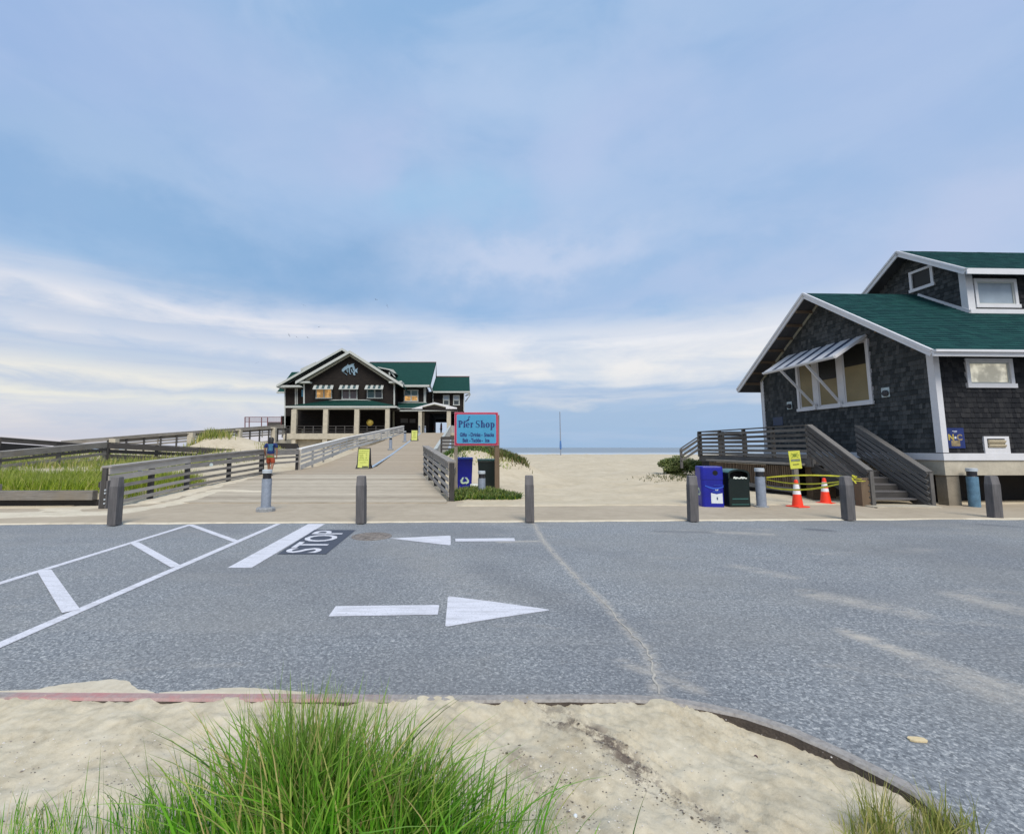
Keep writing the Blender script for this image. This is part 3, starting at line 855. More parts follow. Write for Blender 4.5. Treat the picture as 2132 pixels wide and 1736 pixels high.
# sand spilled from the verge over the kerb onto the road
def blob(name, pix, z, mat, rough=.02, k=6):
    P = catmull([G(u, v, z) for u, v in pix] + [G(*pix[0], z)], k)[:-1]
    P = [p + V((nz(p, 22), nz(p, 22, 5), 0)) * rough for p in P]
    mb = MB(); c = sum(P, V((0, 0, 0))) / len(P)
    for i in range(len(P)): mb.face([c + V((0, 0, .006)), P[i], P[(i + 1) % len(P)]])
    return tag(mb.build(name, mat), kind='structure')
blob('spilled_sand', [(-60, 1441), (0, 1438), (60, 1440), (90, 1431), (130, 1424), (180, 1419), (225, 1414), (262, 1417), (285, 1432), (320, 1440), (300, 1447), (150, 1449), (0, 1448)], .008, 'sand_spill', .012)
blob('spilled_sand', [(330, 1441), (420, 1436), (470, 1431), (540, 1432), (600, 1437), (640, 1441), (600, 1449), (450, 1450), (340, 1448)], .008, 'sand_spill', .012)

# shells, grit and wrack scattered on the verge
def vz(x, y): return verge_z(x, y, .5)
def scatter(name, label, mat, n, place, size, flat=.5):
    mb = MB()
    for _ in range(n):
        p = place()
        if p is None or not inside(p.x, p.y): continue
        r = random.uniform(*size) * (1.6 if random.random() < .08 else 1); zc = vz(p.x, p.y) + r * flat * .3
        a0 = random.random() * 6; k = 6; el_ = random.uniform(.5, 1)
        ring = [V((p.x + math.cos(a0 + 6.283 * i / k) * r * random.uniform(.7, 1.1), p.y + math.sin(a0 + 6.283 * i / k) * r * el_ * random.uniform(.7, 1.1), zc - r * flat * .4)) for i in range(k)]
        ring2 = [V((lerp(q.x, p.x, .4), lerp(q.y, p.y, .4), zc + r * flat * .5)) for q in ring]
        tt = random.random()
        for i in range(k): mb.face([ring[i], ring[(i + 1) % k], ring2[(i + 1) % k], ring2[i]], None, tt)
        mb.face(ring2, None, tt)
    return tag(mb.build(name, mat), label, None, None, 'stuff')
def uni(): return G(random.uniform(0, 1750), random.uniform(1462, 1736), .04)
def leftish(): return G(random.gauss(200, 260), random.uniform(1470, 1736), .04)
def lowmid(): return G(random.gauss(1180, 120), min(1740, 1560 + abs(random.gauss(0, 110))), .04)
def band():
    c = random.choice(((1100, 1482, 26, 5), (1215, 1530, 45, 11), (1250, 1556, 50, 12), (1300, 1600, 48, 18), (1335, 1634, 45, 20), (1440, 1690, 55, 14), (1120, 1600, 40, 30), (1180, 1680, 50, 30)))
    u = random.gauss(c[0], c[2]); return G(u, c[1] + (u - c[0]) * .45 + random.gauss(0, c[3]), .04)
scatter('shell_fragments', 'pale shell fragments strewn over the sandy verge', 'pebble_light', 620, lambda: random.choice((uni, leftish, lowmid))(), (.002, .0055))
scatter('pebbles', 'dark grit and pebbles strewn over the sandy verge', 'pebble_dark', 380, lambda: random.choice((uni, leftish, lowmid, band))(), (.0018, .005))
scatter('dark_debris', 'dark wrack crumbs in a band across the sand', 'wrack', 300, band, (.002, .007), .3)
scatter('grit', 'fine brownish grit on the sand', 'rust', 700, lambda: random.choice((uni, leftish, band))(), (.002, .006), .25)
for (u, v, r, mt, lab) in [(1573, 1562, .011, 'reddish_pebble', 'dark red pebble alone on the raked sand'), (1198, 1697, .010, 'sticker_white', 'pale blue flat shell at the foot of the tall grass')]:
    p = G(u, v, .05); mb = MB(); mb.lathe((0, 0, 0), [(r * .5, 0), (r, r * .4), (r * .95, r * .9), (r * .4, r * 1.3)], 9, sq=(1, .8))
    o = mb.build('pebble', mt, None, True, None); o.location = (p.x, p.y, vz(p.x, p.y) - .003); tag(o, lab, 'pebble')
p = G(1910, 1541); mb = MB()
ring = [(-.045, -.012), (-.03, -.02), (.03, -.021), (.046, -.008), (.043, .012), (.02, .02), (-.03, .019), (-.047, .006)]
mb.slab([(x, y, .0) for x, y in ring], (0, 0, .008))
o = mb.build('driftwood_chip', 'pulp'); o.location = (p.x, p.y, .002); o.rotation_euler = (0, 0, -.1); tag(o, 'small tan flat chip lying on the asphalt by the curved kerb', 'chip')

# ================================================================== GRASS
def clump(name, mat, items, segs=6, label=None, cat=None, kind=None, width=(.0022, .0048), group=None, bend=1.0, cx=0, cy=0):
    """items: (x, y, z, height, lean_x, lean_y, tint)"""
    mb = MB(); camy = V((0, 0, EYE))
    for (x, y, z0, h, lx, ly, tt) in items:
        w = random.uniform(*width); tw = random.random() * 6.28
        side = V((math.cos(tw), math.sin(tw), 0)); prev = None
        droop = random.uniform(.3, 1.0) * bend
        for i in range(segs + 1):
            f = i / segs
            q = V((x + lx * h * (f ** 1.7) * droop, y + ly * h * (f ** 1.7) * droop, z0 + h * (f - .22 * droop * (abs(lx) + abs(ly)) * f ** 2.6)))
            ww = w * (1 - f) ** .6 * (.7 + .6 * min(1, f * 4)) if i < segs else 0
            cur = (q - side * ww, q + side * ww)
            if prev:
                f0 = (i - 1) / segs
                if i < segs: mb.face([prev[0], prev[1], cur[1], cur[0]], [(0, f0), (1, f0), (1, f), (0, f)], tt)
                else: mb.face([prev[0], prev[1], q], [(0, f0), (1, f0), (.5, f)], tt)
            prev = cur
    o = mb.build(name, mat); tag(o, label, cat, group, kind); return o

# the big tuft in front of the camera
it = []
for _ in range(2500):
    a = random.random() * 6.283; r = abs(random.gauss(0, .27)); cxx, cyy = -.50, 1.80
    if random.random() < .42: cxx, r = -.62, abs(random.gauss(0, .13))
    if random.random() < .28: cxx = -.18; r = abs(random.gauss(0, .2))
    x = cxx + math.cos(a) * r * 1.1; y = cyy + math.sin(a) * r * .45
    if y < 1.4 or y > 2.15: continue
    rel = abs(x + .62) / .72
    h = random.uniform(.50, 1.0) * (.745 - .33 * min(1, rel) ** 1.1)
    h = min(h, .68)
    lx = (x + .60) * .65 + random.gauss(0, .42); ly = (y - 1.8) * .5 + random.gauss(0, .30)
    it.append((x, y, .03, h, lx, ly, min(1, max(0, random.gauss(.50 + .14 * (h > .5), .25)))))
clump('grass_tuft', 'grass_blade', it, 7, 'tall bright green dune grass tuft at the bottom edge in front of the road', 'grass', width=(.0022, .0058))
it = []
for _ in range(260):       # dry bent tops in the middle of the tuft
    x = -.64 + random.gauss(0, .09); y = 1.86 + random.gauss(0, .06)
    it.append((x, y, .03, random.uniform(.52, .66), random.gauss(.05, .4), random.gauss(0, .3), random.uniform(.4, 1)))
clump('dry_grass_tuft', 'grass_dry', it, 8, 'straw coloured bent seed stems amid the tall green tuft', 'grass', width=(.0009, .0018), bend=1.3)
it = []
for (u0, sp, n, hh, tn_) in [(30, 26, 90, .17, .7), (118, 30, 120, .20, .6), (300, 40, 170, .22, .5), (360, 30, 150, .25, .45), (430, 40, 260, .33, .4), (215, 60, 60, .13, .8)]:
    for _ in range(n):
        p = G(random.gauss(u0, sp), random.uniform(1715, 1830), .03)
        it.append((p.x, p.y, .035, hh * random.uniform(.45, 1.1), random.gauss(0, .38), random.gauss(0, .2), min(1, max(0, random.gauss(tn_, .25)))))
clump('grass_tuft', 'grass_blade', it, 6, 'low thin green and straw grass at the lower left corner of the verge', 'grass', width=(.001, .0024))
for (u0, v0, u1, v1, w) in [(196, 1790, 203, 1545, .0035), (212, 1790, 200, 1550, .0030), (188, 1790, 204, 1600, .003), (236, 1790, 212, 1610, .0042), (228, 1800, 214, 1640, .0035), (162, 1790, 199, 1560, .0018), (262, 1760, 222, 1590, .0018), (300, 1790, 238, 1600, .0018)]:
    p = G(u0, v0, .03); tip = W(u1, v1, p.y + .01); h = tip.z - .03
    clump('grass_stalk', 'grass_blade', [(p.x, p.y, .03, h, (tip.x - p.x) / h, 0, random.uniform(.15, .6))], 8, 'broad upright green blade among the few standing left of the big tuft', 'grass', width=(w, w * 1.05), bend=.5, group='tall grass blades at the lower left')
it = []
for (u0, n, hh) in [(1790, 80, .16), (1835, 150, .23), (1900, 50, .15), (1955, 160, .19), (2010, 90, .16)]:
    for _ in range(n):
        p = G(random.gauss(u0, 20), random.uniform(1725, 1790), .03)
        it.append((p.x, p.y, .03, hh * random.uniform(.5, 1.15), random.gauss(-.15, .5), random.gauss(0, .3), min(1, max(0, random.gauss(.45, .28)))))
clump('grass_tuft', 'grass_dry', it, 6, 'small olive grass tuft beside the curved kerb at the lower right', 'grass', width=(.001, .0024))
it = []
for _ in range(70):        # sparse long stalks right of the tuft
    p = G(random.gauss(1090, 45), random.uniform(1720, 1800), .03)
    it.append((p.x, p.y, .03, random.uniform(.12, .34), random.gauss(.35, .35), random.gauss(0, .2), random.uniform(.3, .95)))
clump("sparse_grass", "grass_blade", it, 7, 'sparse arching stalks on the sand right of the big tuft', None, 'stuff', width=(.0008, .0018), bend=1.2)

def bed(name, mat, n, place, h, lab, cat=None, kind='stuff', width=(.008, .02), lean=.3, segs=3, tint=(.45, .25), zf=land):
    it = []
    for _ in range(n):
        q = place()
        if q is None: continue
        x, y = q; hh = random.uniform(*h)
        tt = random.gauss(*tint) + .25 * noise.noise(V((x * .9, y * .9, 0)))
        it.append((x, y, zf(x, y) - .03, hh, random.gauss(.05, lean), random.gauss(0, lean), min(1, max(0, tt))))
    return clump(name, mat, it, segs, lab, cat, kind, width)
def left_bed():
    x = random.uniform(-21, -9.9); y = random.uniform(12.75, 17.6)
    if noise.noise(V((x * .55, y * .55, 3))) < -.32: return None
    if y < 13.2 and x > -12.5 and random.random() < .6: return None
    return x, y
bed('beach_grass', 'grass_bed', 30000, left_bed, (.16, .60), 'bright yellow green dune grass filling the bed behind the low timber edging', width=(.004, .010), lean=.45, tint=(.52, .26))
bed('dune_grass', 'grass_dry', 900, lambda: (random.gauss(-18.9, .65), random.gauss(33.2, .6)), (.3, .8), 'dry olive grass on top of the sand mound beyond the switchback ramp', 'grass', None, (.012, .03))
bed('dry_grass', 'grass_dry', 6500, lambda: (random.uniform(-30, -13), random.uniform(20.4, 30)), (.2, .6), 'dull dry grass between the timber ramp railings', width=(.008, .02), tint=(.35, .25))
bed('dune_grass', 'grass_dry', 300, lambda: (random.gauss(-14.2, .5), random.gauss(33, .6)), (.15, .4), 'tiny dry sprigs at the right foot of the far sand mound', 'grass', None, (.01, .02))
def dune_top():
    x = random.uniform(-1.5, 2.7); y = random.uniform(22.4, 25.5)
    if x < 0 and random.random() < .2: y = random.uniform(19.5, 23)
    return x, y
bed('dune_grass', 'leaf_dark', 5200, dune_top, (.10, .28), 'dark green creeping plants along the dune crest behind the pier shop sign', 'dune plants', None, (.010, .028), .6, 3, (.55, .3))
bed('dune_grass', 'leaf_olive', 1500, lambda: (1.2 + 1.9 * random.random() ** 1.3, 23.0 + random.gauss(0, .6)), (.10, .34), 'brown and olive scrub trailing down the seaward end of the sign dune', 'dune plants', None, (.012, .03), .4, 3, (.6, .3))
bed('dune_grass', 'grass_bed', 260, lambda: (random.uniform(-.6, 2.2), random.uniform(20.6, 22.4)), (.08, .22), 'sparse sprigs on the sand slope above the two bins', 'dune plants', None, (.01, .02), .5)
def foot():
    a = random.random() * 6.283; r = math.sqrt(random.random()); x = .52 + 1.22 * r * math.cos(a); y = 14.25 + .72 * r * math.sin(a)
    if y < kerb_y(x) + 3.0 + .25 * noise.noise(V((x * 2, 0, 0))) or x < -.42: return None
    return x, y
bed('ground_cover', 'leaf_dark', 5200, foot, (.08, .25), 'low leafy ground cover round the light bollard under the pier shop sign', 'plants', None, (.009, .024), .8, 3, (.62, .3))
bed('ground_cover', 'grass_bed', 900, foot, (.07, .25), 'bright yellow green sprigs among the ground cover below the sign', 'plants', None, (.007, .016), .9, 3, (.5, .25))
def shrub(name, label, cx, cy, rx, ry, rz, n, mat, leaf=(.02, .05)):
    mb = MB(); z0 = land(cx, cy); lob = [(random.uniform(-.5, .5) * rx, random.uniform(-.5, .5) * ry, random.uniform(.1, .7) * rz, random.uniform(.45, .75)) for _ in range(9)]
    for _ in range(n):
        l = random.choice(lob); th = random.random() * 6.283; ph = math.acos(random.uniform(-.3, 1)); k = random.uniform(.6, 1.05) * l[3]
        c = V((cx + l[0] + math.cos(th) * math.sin(ph) * rx * k, cy + l[1] + math.sin(th) * math.sin(ph) * ry * k, z0 + max(.02, l[2] + math.cos(ph) * rz * k * .7)))
        d = V((random.gauss(0, 1), random.gauss(0, 1), random.gauss(.5, 1))).normalized(); s_ = d.orthogonal().normalized() * random.uniform(*leaf) * .4; L = random.uniform(*leaf) * 1.6
        tt = random.gauss(.5 + .3 * noise.noise(c * 3), .25)
        mb.face([c - s_, c + d * L * .5 - s_ * 1.2, c + d * L, c + d * L * .5 + s_ * 1.2, c + s_], None, min(1, max(0, tt)))
    for _ in range(14):
        e = V((cx + random.gauss(0, rx * .4), cy + random.gauss(0, ry * .4), z0 + rz * random.uniform(.3, .8))); mb.beam((cx + random.gauss(0, .05), cy, z0 - .05), e, .015, .015, None, .1)
    return tag(mb.build(name, mat), label, 'shrub')
shrub('shrub', 'rounded dark green shrub on the sand left of the timber deck', 10.15, 22.0, .80, .6, .72, 9000, 'leaf_dark', (.03, .07))
shrub('shrub', 'tall darker shrub tucked against the far end of the timber deck', 11.0, 21.4, .6, .5, .85, 5000, 'leaf_dark', (.03, .07))
bed('dune_grass', 'leaf_olive', 700, lambda: (random.gauss(10.0, .8), random.gauss(20.9, .5)), (.06, .2), 'scattered brown runners on the sand below the dark shrub', 'dune plants', None, (.01, .02), .9)

# ================================================================== BOARDWALK
mb = MB(); y = 13.0; pw = .145
while y < 57.6:
    yc = y + pw / 2; sl = (deck_z(y + pw) - deck_z(y)) / pw
    l, r = pl(DL, yc), pl(DR, yc); zt = deck_z(yc)
    tt = .5 + .9 * noise.noise(V((y * 1.7, 0, 0))) + random.uniform(-.35, .35)
    skew = .0
    p = V((l, yc, zt - .02)); q_ = V((r, yc, zt - .02))
    upv = V((0, -sl, 1)).normalized(); mi = 0 if yc < 19.8 else 1
    mb.beam(p, q_, pw - .006, .04, upv, tt, mi)
    y += pw
for tab in (DL, DR):       # edge beams below the boards
    ysn = [13.0, 19.7, 26, 40, 57.5]
    for a, b_ in zip(ysn, ysn[1:]):
        mb.beam((pl(tab, a), a, deck_z(a) - .16), (pl(tab, b_), b_, deck_z(b_) - .16), .08, .24, UP, .4, 0)
o = mb.build('boardwalk', ['wood_deck', 'wood_ramp']); tag(o, kind='structure')
mb = MB()   # kerb strip along the light bollards
yy = [24.6, 32, 40, 48, 57.4]
for a, b_ in zip(yy, yy[1:]):
    xa, xb = lerp(-5.15, -5.75, (a - 24.6) / 33), lerp(-5.15, -5.75, (b_ - 24.6) / 33)
    mb.beam((xa, a, deck_z(a) + .008), (xb, b_, deck_z(b_) + .008), .17, .02, UP, .5)
tag(mb.build('ramp_kerb', 'strip_blue'), kind='structure')

def fence(name, label, tops, base, mats, cat='railing', posts=2.4, cap=(.15, .04), boards=((.05, .14), (.38, .10), (.60, .10), (.82, .10)), side=-1, postw=.10, postup=0.0, board_t=.035, ends=True, postdrop=.05, group=None):
    """a sloping timber rail. tops: points of the cap; base(x,y,ztop)->z of the foot; boards: (drop below the top, height)"""
    root = thing(name, label, cat, (0, 0, 0), 0, group)
    capm, boardm, postm = mats
    tops = [V(p) for p in tops]
    for si, (a, b_) in enumerate(zip(tops, tops[1:])):
        d = b_ - a; dh = V((d.x, d.y, 0)); L = dh.length; dh.normalize(); nn = V((-dh.y, dh.x, 0)) * side
        m_ = MB(); m_.beam(a, b_, cap[0], cap[1], UP)
        o_ = part('cap_rail', m_, capm, root)
        for (dr, hh, *bm_) in boards:
            m_ = MB(); off = V((0, 0, -(dr + hh / 2))) + nn * (postw / 2 + board_t / 2 + .002)
            nb = max(1, int(round(L / 3.6)))
            for k in range(nb):
                e0, e1 = a + d * (k / nb), a + d * ((k + 1) / nb - (.006 / L if k < nb - 1 else 0))
                jz = V((0, 0, random.uniform(-.006, .006)))
                m_.beam(e0 + off + jz, e1 + off + jz, board_t, hh, UP)
            part('rail_board', m_, bm_[0] if bm_ else boardm, root)  # boards given their own material are dark strips standing in for shade
        k = max(1, int(round(L / posts)))
        for i in range(k + 1):
            if i == 0 and (si > 0): continue
            p = a + d * (i / k)
            zb = base(p.x, p.y, p.z) if callable(base) else p.z - base
            m_ = MB(); m_.beam((p.x, p.y, zb - postdrop), (p.x, p.y, p.z - cap[1] / 2 + postup), postw, postw, dh)
            part('post', m_, postm, root)
    return root
dk = lambda x, y, z: deck_z(y)
gnd = lambda x, y, z: land(x, y)
GR = ('wood_silver', 'wood_grey', 'wood_grey')
GA = ('wood_silver', 'wood_silver', 'wood_dark')
PALE = ('wood_bleached', 'wood_bleached', 'wood_pale')
DK = ('wood_dark', 'wood_dark', 'wood_dark')
A0 = W(222, 972, 11.9); A1 = W(392, 951, 15.2); A2 = W(545, 936.5, 19.7); A3 = W(619, 935, 22.7)
big_boards = ((.06, .15), (.24, .13), (.46, .10), (.66, .10), (.86, .10))
fence('timber_railing', 'broad weathered grey railing along the left edge of the boardwalk entrance', [A0, A1, A2], lambda x, y, z: z - 1.1, GA, boards=((.03, .17), (.23, .15), (.50, .09), (.72, .09), (.92, .09)), side=-1, cap=(.26, .045), posts=1.9, postw=.12)
fence('timber_railing', 'short level railing behind the person in the blue shirt', [A2 + V((.02, .1, -.01)), A3], lambda x, y, z: z - 1.06, GA, boards=((.03, .22), (.34, .09), (.56, .09)), side=-1, cap=(.2, .045), posts=3)
A4 = W(722, 911, 36.5); A5 = W(840, 886.5, 57)
fence('timber_railing', 'long pale railing climbing the left side of the ramp to the pier house', [A3 + V((.05, .15, 0)), A4, A5], dk, PALE, boards=((.03, .22), (.34, .13), (.56, .13), (.80, .22)), side=-1, cap=(.26, .06), posts=2.6)
# right-hand rail of the entrance
B0 = V((-.42, 13.55, 1.17)); B1 = W(886, 929, 19.6)
fence('timber_railing', 'short grey railing between the boardwalk and the pier shop sign', [B0, B1], lambda x, y, z: deck_z(y), GA, boards=((.03, .20), (.27, .13), (.50, .10), (.70, .10), (.92, .12)), side=1, cap=(.27, .05), posts=1.7, postw=.14)
rb = thing('timber_cross_piece', 'stub of grey cross board joining the short railing to the sign post', 'board', (0, 0, 0))
mb = MB(); mb.beam((-.40, 13.66, .84), (-.36, 15.32, .86), .05, .16); part('board', mb, 'wood_grey', rb)
# right parapet of the long ramp: vertical pale planks with a sloping cap
rc = thing('plank_parapet', 'pale parapet of upright planks on the right side of the upper ramp', 'parapet', (0, 0, 0))
mb = MB(); y = 22.6
while y < 57.5:
    x = lerp(-1.72, -1.98, (y - 22.6) / 35); zt = deck_z(y)
    mb.box((x - .02, y, zt - .9 * sstep(23, 30, y) - .15), (x + .02, y + .135, zt + .98)); y += .15
part('planks', mb, 'wood_pale', rc)
mb = MB()
for a, b_ in zip([22.5, 26, 36, 47], [26, 36, 47, 57.6]):
    mb.beam((lerp(-1.72, -1.98, (a - 22.6) / 35), a, deck_z(a) + 1.0), (lerp(-1.72, -1.98, (b_ - 22.6) / 35), b_, deck_z(b_) + 1.0), .2, .05)
part('cap_rail', mb, 'white_trim_far', rc)
fence('timber_railing', 'dark stair railing crossing behind the pier shop sign', [W(919, 909.5, 27), W(1030, 911, 27.5)], 1.1, DK, boards=((.02, .14), (.25, .1), (.45, .1), (.66, .1)), side=-1, posts=1.6)
bench = thing('slatted_bench', 'white slatted bench half hidden below the pier shop sign', 'bench', tuple(W(1003, 938, 26.5)))
mb = MB()
for z_ in (0, .14): mb.box((-.42, 0, z_ - .045), (.42, .03, z_ + .045))
part('backrest', mb, 'white_paint', bench)
mb = MB()
for x in (-.36, .36): mb.box((x - .03, .03, -.6), (x + .03, .08, .2))
part('frame', mb, 'wood_brown', bench)

# left: switchback timber ramp railings
E0 = W(-330, 962, 15.5); E1 = W(0, 940, 20.0); E2 = W(220, 920.5, 25.5); E3 = W(493, 936, 31)
SB = ((.03, .26), (.34, .12, 'wood_dark'), (.58, .14))  # middle dark board stands in for the shadow band under the top board
fence('timber_railing', 'grey ramp railing rising to a peak behind the grass bed', [E0, E1, E2], 1.15, GR, boards=SB, side=-1, posts=2.6, cap=(.2, .04), postw=.14)
fence('timber_railing', 'dark ramp railing falling from the peak towards the boardwalk', [E2 + V((.1, .1, -.02)), E3], 1.15, DK, boards=((.03, .30), (.38, .20, 'gap_shade'), (.66, .22)), side=-1, posts=2.8, cap=(.22, .04), postw=.16)  # near-black middle board stands in for shade between the boards
fence('timber_railing', 'long dark railing descending from the left edge of the view', [W(-330, 893, 24), W(0, 910.5, 27), W(215, 927, 32)], 1.2, ('wood_post', 'wood_dark', 'wood_dark'), boards=((.0, .28), (.32, .66, 'gap_shade')), side=-1, posts=3.4, cap=(.28, .05), postw=.14)  # near-black lower board stands in for the shade below the rail
mb = MB()    # boards of the ramp itself
for (a, b_, w) in [(W(-330, 995, 18), W(215, 957, 27), 2.0), (W(225, 957, 27), W(500, 960, 33), 2.0)]:
    mb.beam(a, b_, w, .1)
tag(mb.build('switchback_ramp', 'wood_grey'), kind='structure')
# farther: concrete edged ramp with its railings, leading up to the porch
F0, F1, F2_ = W(225, 916, 37), W(430, 900, 43), W(596, 890, 52)
fence('timber_railing', 'nearer railing with dark uprights along the concrete ramp to the porch', [F0, F1, F2_], 1.45, ('wood_grey', 'wood_grey', 'wood_dark'), boards=((.03, .22), (.34, .16), (.60, .16)), side=1, posts=1.25, cap=(.24, .05), postw=.12)
fence('timber_railing', 'farther railing running along the skyline left of the pier house', [W(128, 918, 40), W(330, 902.5, 46), W(590, 884.5, 57.5)], 1.3, ('wood_grey', 'wood_grey', 'wood_grey'), boards=((.03, .30), (.45, .14)), side=-1, posts=3, cap=(.24, .05))
rw = thing('concrete_ramp', 'pale concrete ramp climbing from the left to the pier house porch', 'ramp', (0, 0, 0))
mb = MB()
for a, b_ in ((F0, F1), (F1, F2_)):
    a2, b2 = a + V((0, .25, -1.62)), b_ + V((0, .25, -1.62))
    mb.slab([a2 + V((0, 0, .3)), b2 + V((0, 0, .3)), V((b2.x, b2.y, .2)), V((a2.x, a2.y, .2))], (-.6, 3.0, 0))
part('slab', mb, 'pale_concrete', rw)
for (u, v, Y) in [(240, 914, 37), (400, 901.5, 42), (499, 894, 46.5), (571, 890, 50.5)]:
    p = W(u, v, Y); mb = MB(); mb.box((p.x - .26, p.y - .32, .2), (p.x + .26, p.y + .12, p.z + .02)); part('pillar', mb, 'pale_concrete', rw)
# low timber edging of the grass bed
ed = thing('timber_edging', 'low heavy timber edging in front of the grass bed', 'edging', (0, 0, 0))
e0, e1 = V((-30, 11.75, .33)), V((-9.95, 12.25, .33))
mb = MB(); mb.beam(e0, e1, .18, .24, UP, .35); part('beam', mb, 'wood_grey', ed)
mb = MB(); mb.beam(e0 + V((0, .12, -.24)), e1 + V((0, .12, -.24)), .04, .22, UP, .2); part('underbeam_shade', mb, 'wood_dark', ed)  # dark strip under the beam stands in for the shade in the gap
for x in (-12.9, -16.2, -19.5):
    mb = MB(); yy_ = 12.25 + (x + 9.95) * .025; mb.box((x - .16, yy_ + .1, 0), (x + .16, yy_ + .34, .60)); part('post', mb, 'wood_grey', ed)
ns = thing('timber_newel', 'stubby bolted timber newel behind the leftmost wooden bollard', 'post', (0, 0, 0))
mb = MB(); mb.beam((-9.42, 11.95, 0), (-9.42, 11.95, .74), .2, .2, (0, 1, 0), .3); part('post', mb, 'wood_post', ns)
mb = MB(); mb.beam((-9.75, 12.12, .62), (-9.35, 12.2, .62), .12, .14, UP, .2); part('cross_board', mb, 'wood_dark', ns)
for z_ in (.16, .26, .42, .5):
    mb = MB(); mb.lathe((-9.36, 11.845, z_), [(.022, 0), (.022, .02)], 8, (0, -1, 0)); part('bolt', mb, 'metal_light', ns)
for (u, v, Y, n_) in [(299, 989, 13.2, 0), (444, 975, 16.3, 1)]:
    p = W(u, v - 8, Y); mb = MB(); mb.lathe((p.x + .02, p.y - .16, p.z), [(.06, 0), (.06, .02)], 12, (.5, -1, 0))
    tag(mb.build('reflector', 'vent_plate'), ['round pale reflector on the nearer part of the entrance railing', 'round pale reflector on the farther part of the entrance railing'][n_], 'reflector', 'round reflectors on the entrance railing')

# ================================================================== KERB BOLLARDS
def wood_bollard():
    r = thing('wooden_bollard', 'x', 'bollard', (0, 0, 0), 0, 'wooden bollards along the far kerb')
    w, H = .092, 1.0
    lv = [(0, w, w), (.78, w, w), (.80, w * .97, w * .97), (H - .02, w * .93, w * .80), (H, w * .84, w * .66)]
    mb = MB(); rings = []
    for (z_, a, b_) in lv: rings.append([V((-a, -b_ * (1 if z_ < .9 else .8), z_)), V((a, -b_ * (1 if z_ < .9 else .8), z_)), V((a, b_, z_)), V((-a, b_, z_))])
    for i in range(len(rings) - 1):
        for k in range(4):
            j = (k + 1) % 4
            mb.face([rings[i][k], rings[i][j], rings[i + 1][j], rings[i + 1][k]], [(lv[i][0], k * .2), (lv[i][0], k * .2 + .18), (lv[i + 1][0], k * .2 + .18), (lv[i + 1][0], k * .2)], .35 if i < 2 else .8)
    mb.face(rings[-1], None, .9); o = mb.build('post', 'wood_post', r); bevel(o, .012)
    return r
BOL = [(238, 1092, -.01, 'wooden bollard at the left end of the row, beside the bolted timber newel'),
       (752, 1088, -.03, 'wooden bollard on the kerb right behind the STOP lettering'),
       (1103, 1085.5, .0, 'wooden bollard standing alone before the open beach, where the road crack starts'),
       (1443, 1084, .03, 'wooden bollard just left of the blue recycling bin'),
       (1767, 1081.5, .0, 'wooden bollard with yellow tape knotted round its top'),
       (2072, 1077.5, .05, 'wooden bollard at the right end of the row under the shop vent')]
wb = wood_bollard(); TOPS = {}
for i, (u, v, ln, lab) in enumerate(BOL):
    p = G(u, v, .02); r = wb if i == 0 else dup(wb, (0, 0, 0))
    r.location = p; r['label'] = lab; r.rotation_euler = (random.uniform(-.015, .015), ln * .6, random.uniform(-.12, .12)); TOPS[u] = p
    r.scale = (1, 1, [.98, .98, .98, .97, .95, .94][i])

def light_bollard(body='metal_grey', flange=True):
    r = thing('light_bollard', 'x', 'light bollard', (0, 0, 0), 0, 'round light bollards')
    mb = MB(); mb.lathe((0, 0, 0), [(.118, 0), (.118, .80)], 28); part('tube', mb, body, r, True)
    mb = MB(); mb.lathe((0, 0, 0), [(.112, .80), (.102, .815), (.102, .925), (.112, .94)], 28); part('louvre_band', mb, 'black_plastic', r, True)
    mb = MB(); mb.lathe((0, 0, 0), [(.118, .94), (.118, 1.015), (.108, 1.028)], 28); part('cap', mb, 'metal_light', r, False)
    if flange:
        mb = MB(); mb.lathe((0, 0, 0), [(.235, -.02), (.228, .07), (.20, .10), (.122, .105)], 10); part('base', mb, 'metal_base', r)
    return r
lb = light_bollard(); lb.location = G(553, 1064, .02); lb['label'] = 'grey light bollard on a wide base in front of the person'
LBS = [(W(813, 943, 35.6), 'grey light bollard with black band, lower one on the ramp'), (W(843, 924, 43.5), 'grey light bollard halfway up the ramp, just past the middle')]
for p, lab in LBS:
    dup(lb, (p.x, p.y, deck_z(p.y) + .01), 0, lab)
lb2 = light_bollard('metal_grey', False); p = W(1003, 1030, 14.45); lb2.location = (p.x, p.y, -.17); lb2['label'] = 'grey light bollard sunk in ground cover under the pier shop sign'
r = dup(lb2, G(1586, 1055.5, .02), 0, 'grey light bollard wrapped with yellow tape beside the green bin')
mb = MB(); mb.lathe((0, 0, 0), [(.17, -.01), (.165, .03), (.125, .035)], 14); part('base', mb, 'metal_base', r)
lb3 = light_bollard('metal_blue', False); lb3.location = G(2034, 1055.5, .02) + V((0, .05, 0)); lb3['label'] = 'bluish light bollard at the right, before the dark crawl space'; lb3.rotation_euler = (0, .02, 0)
for i, (u, v, Y, s_) in enumerate([(873, 893, 59, 1), (885, 891, 61, 1.0)]):
    p = W(u, 900, Y); rr = dup(lb2, (p.x, p.y, 3.46), 0, ['light bollard standing against the left column of the passage', 'light bollard just inside the dark passage'][i])

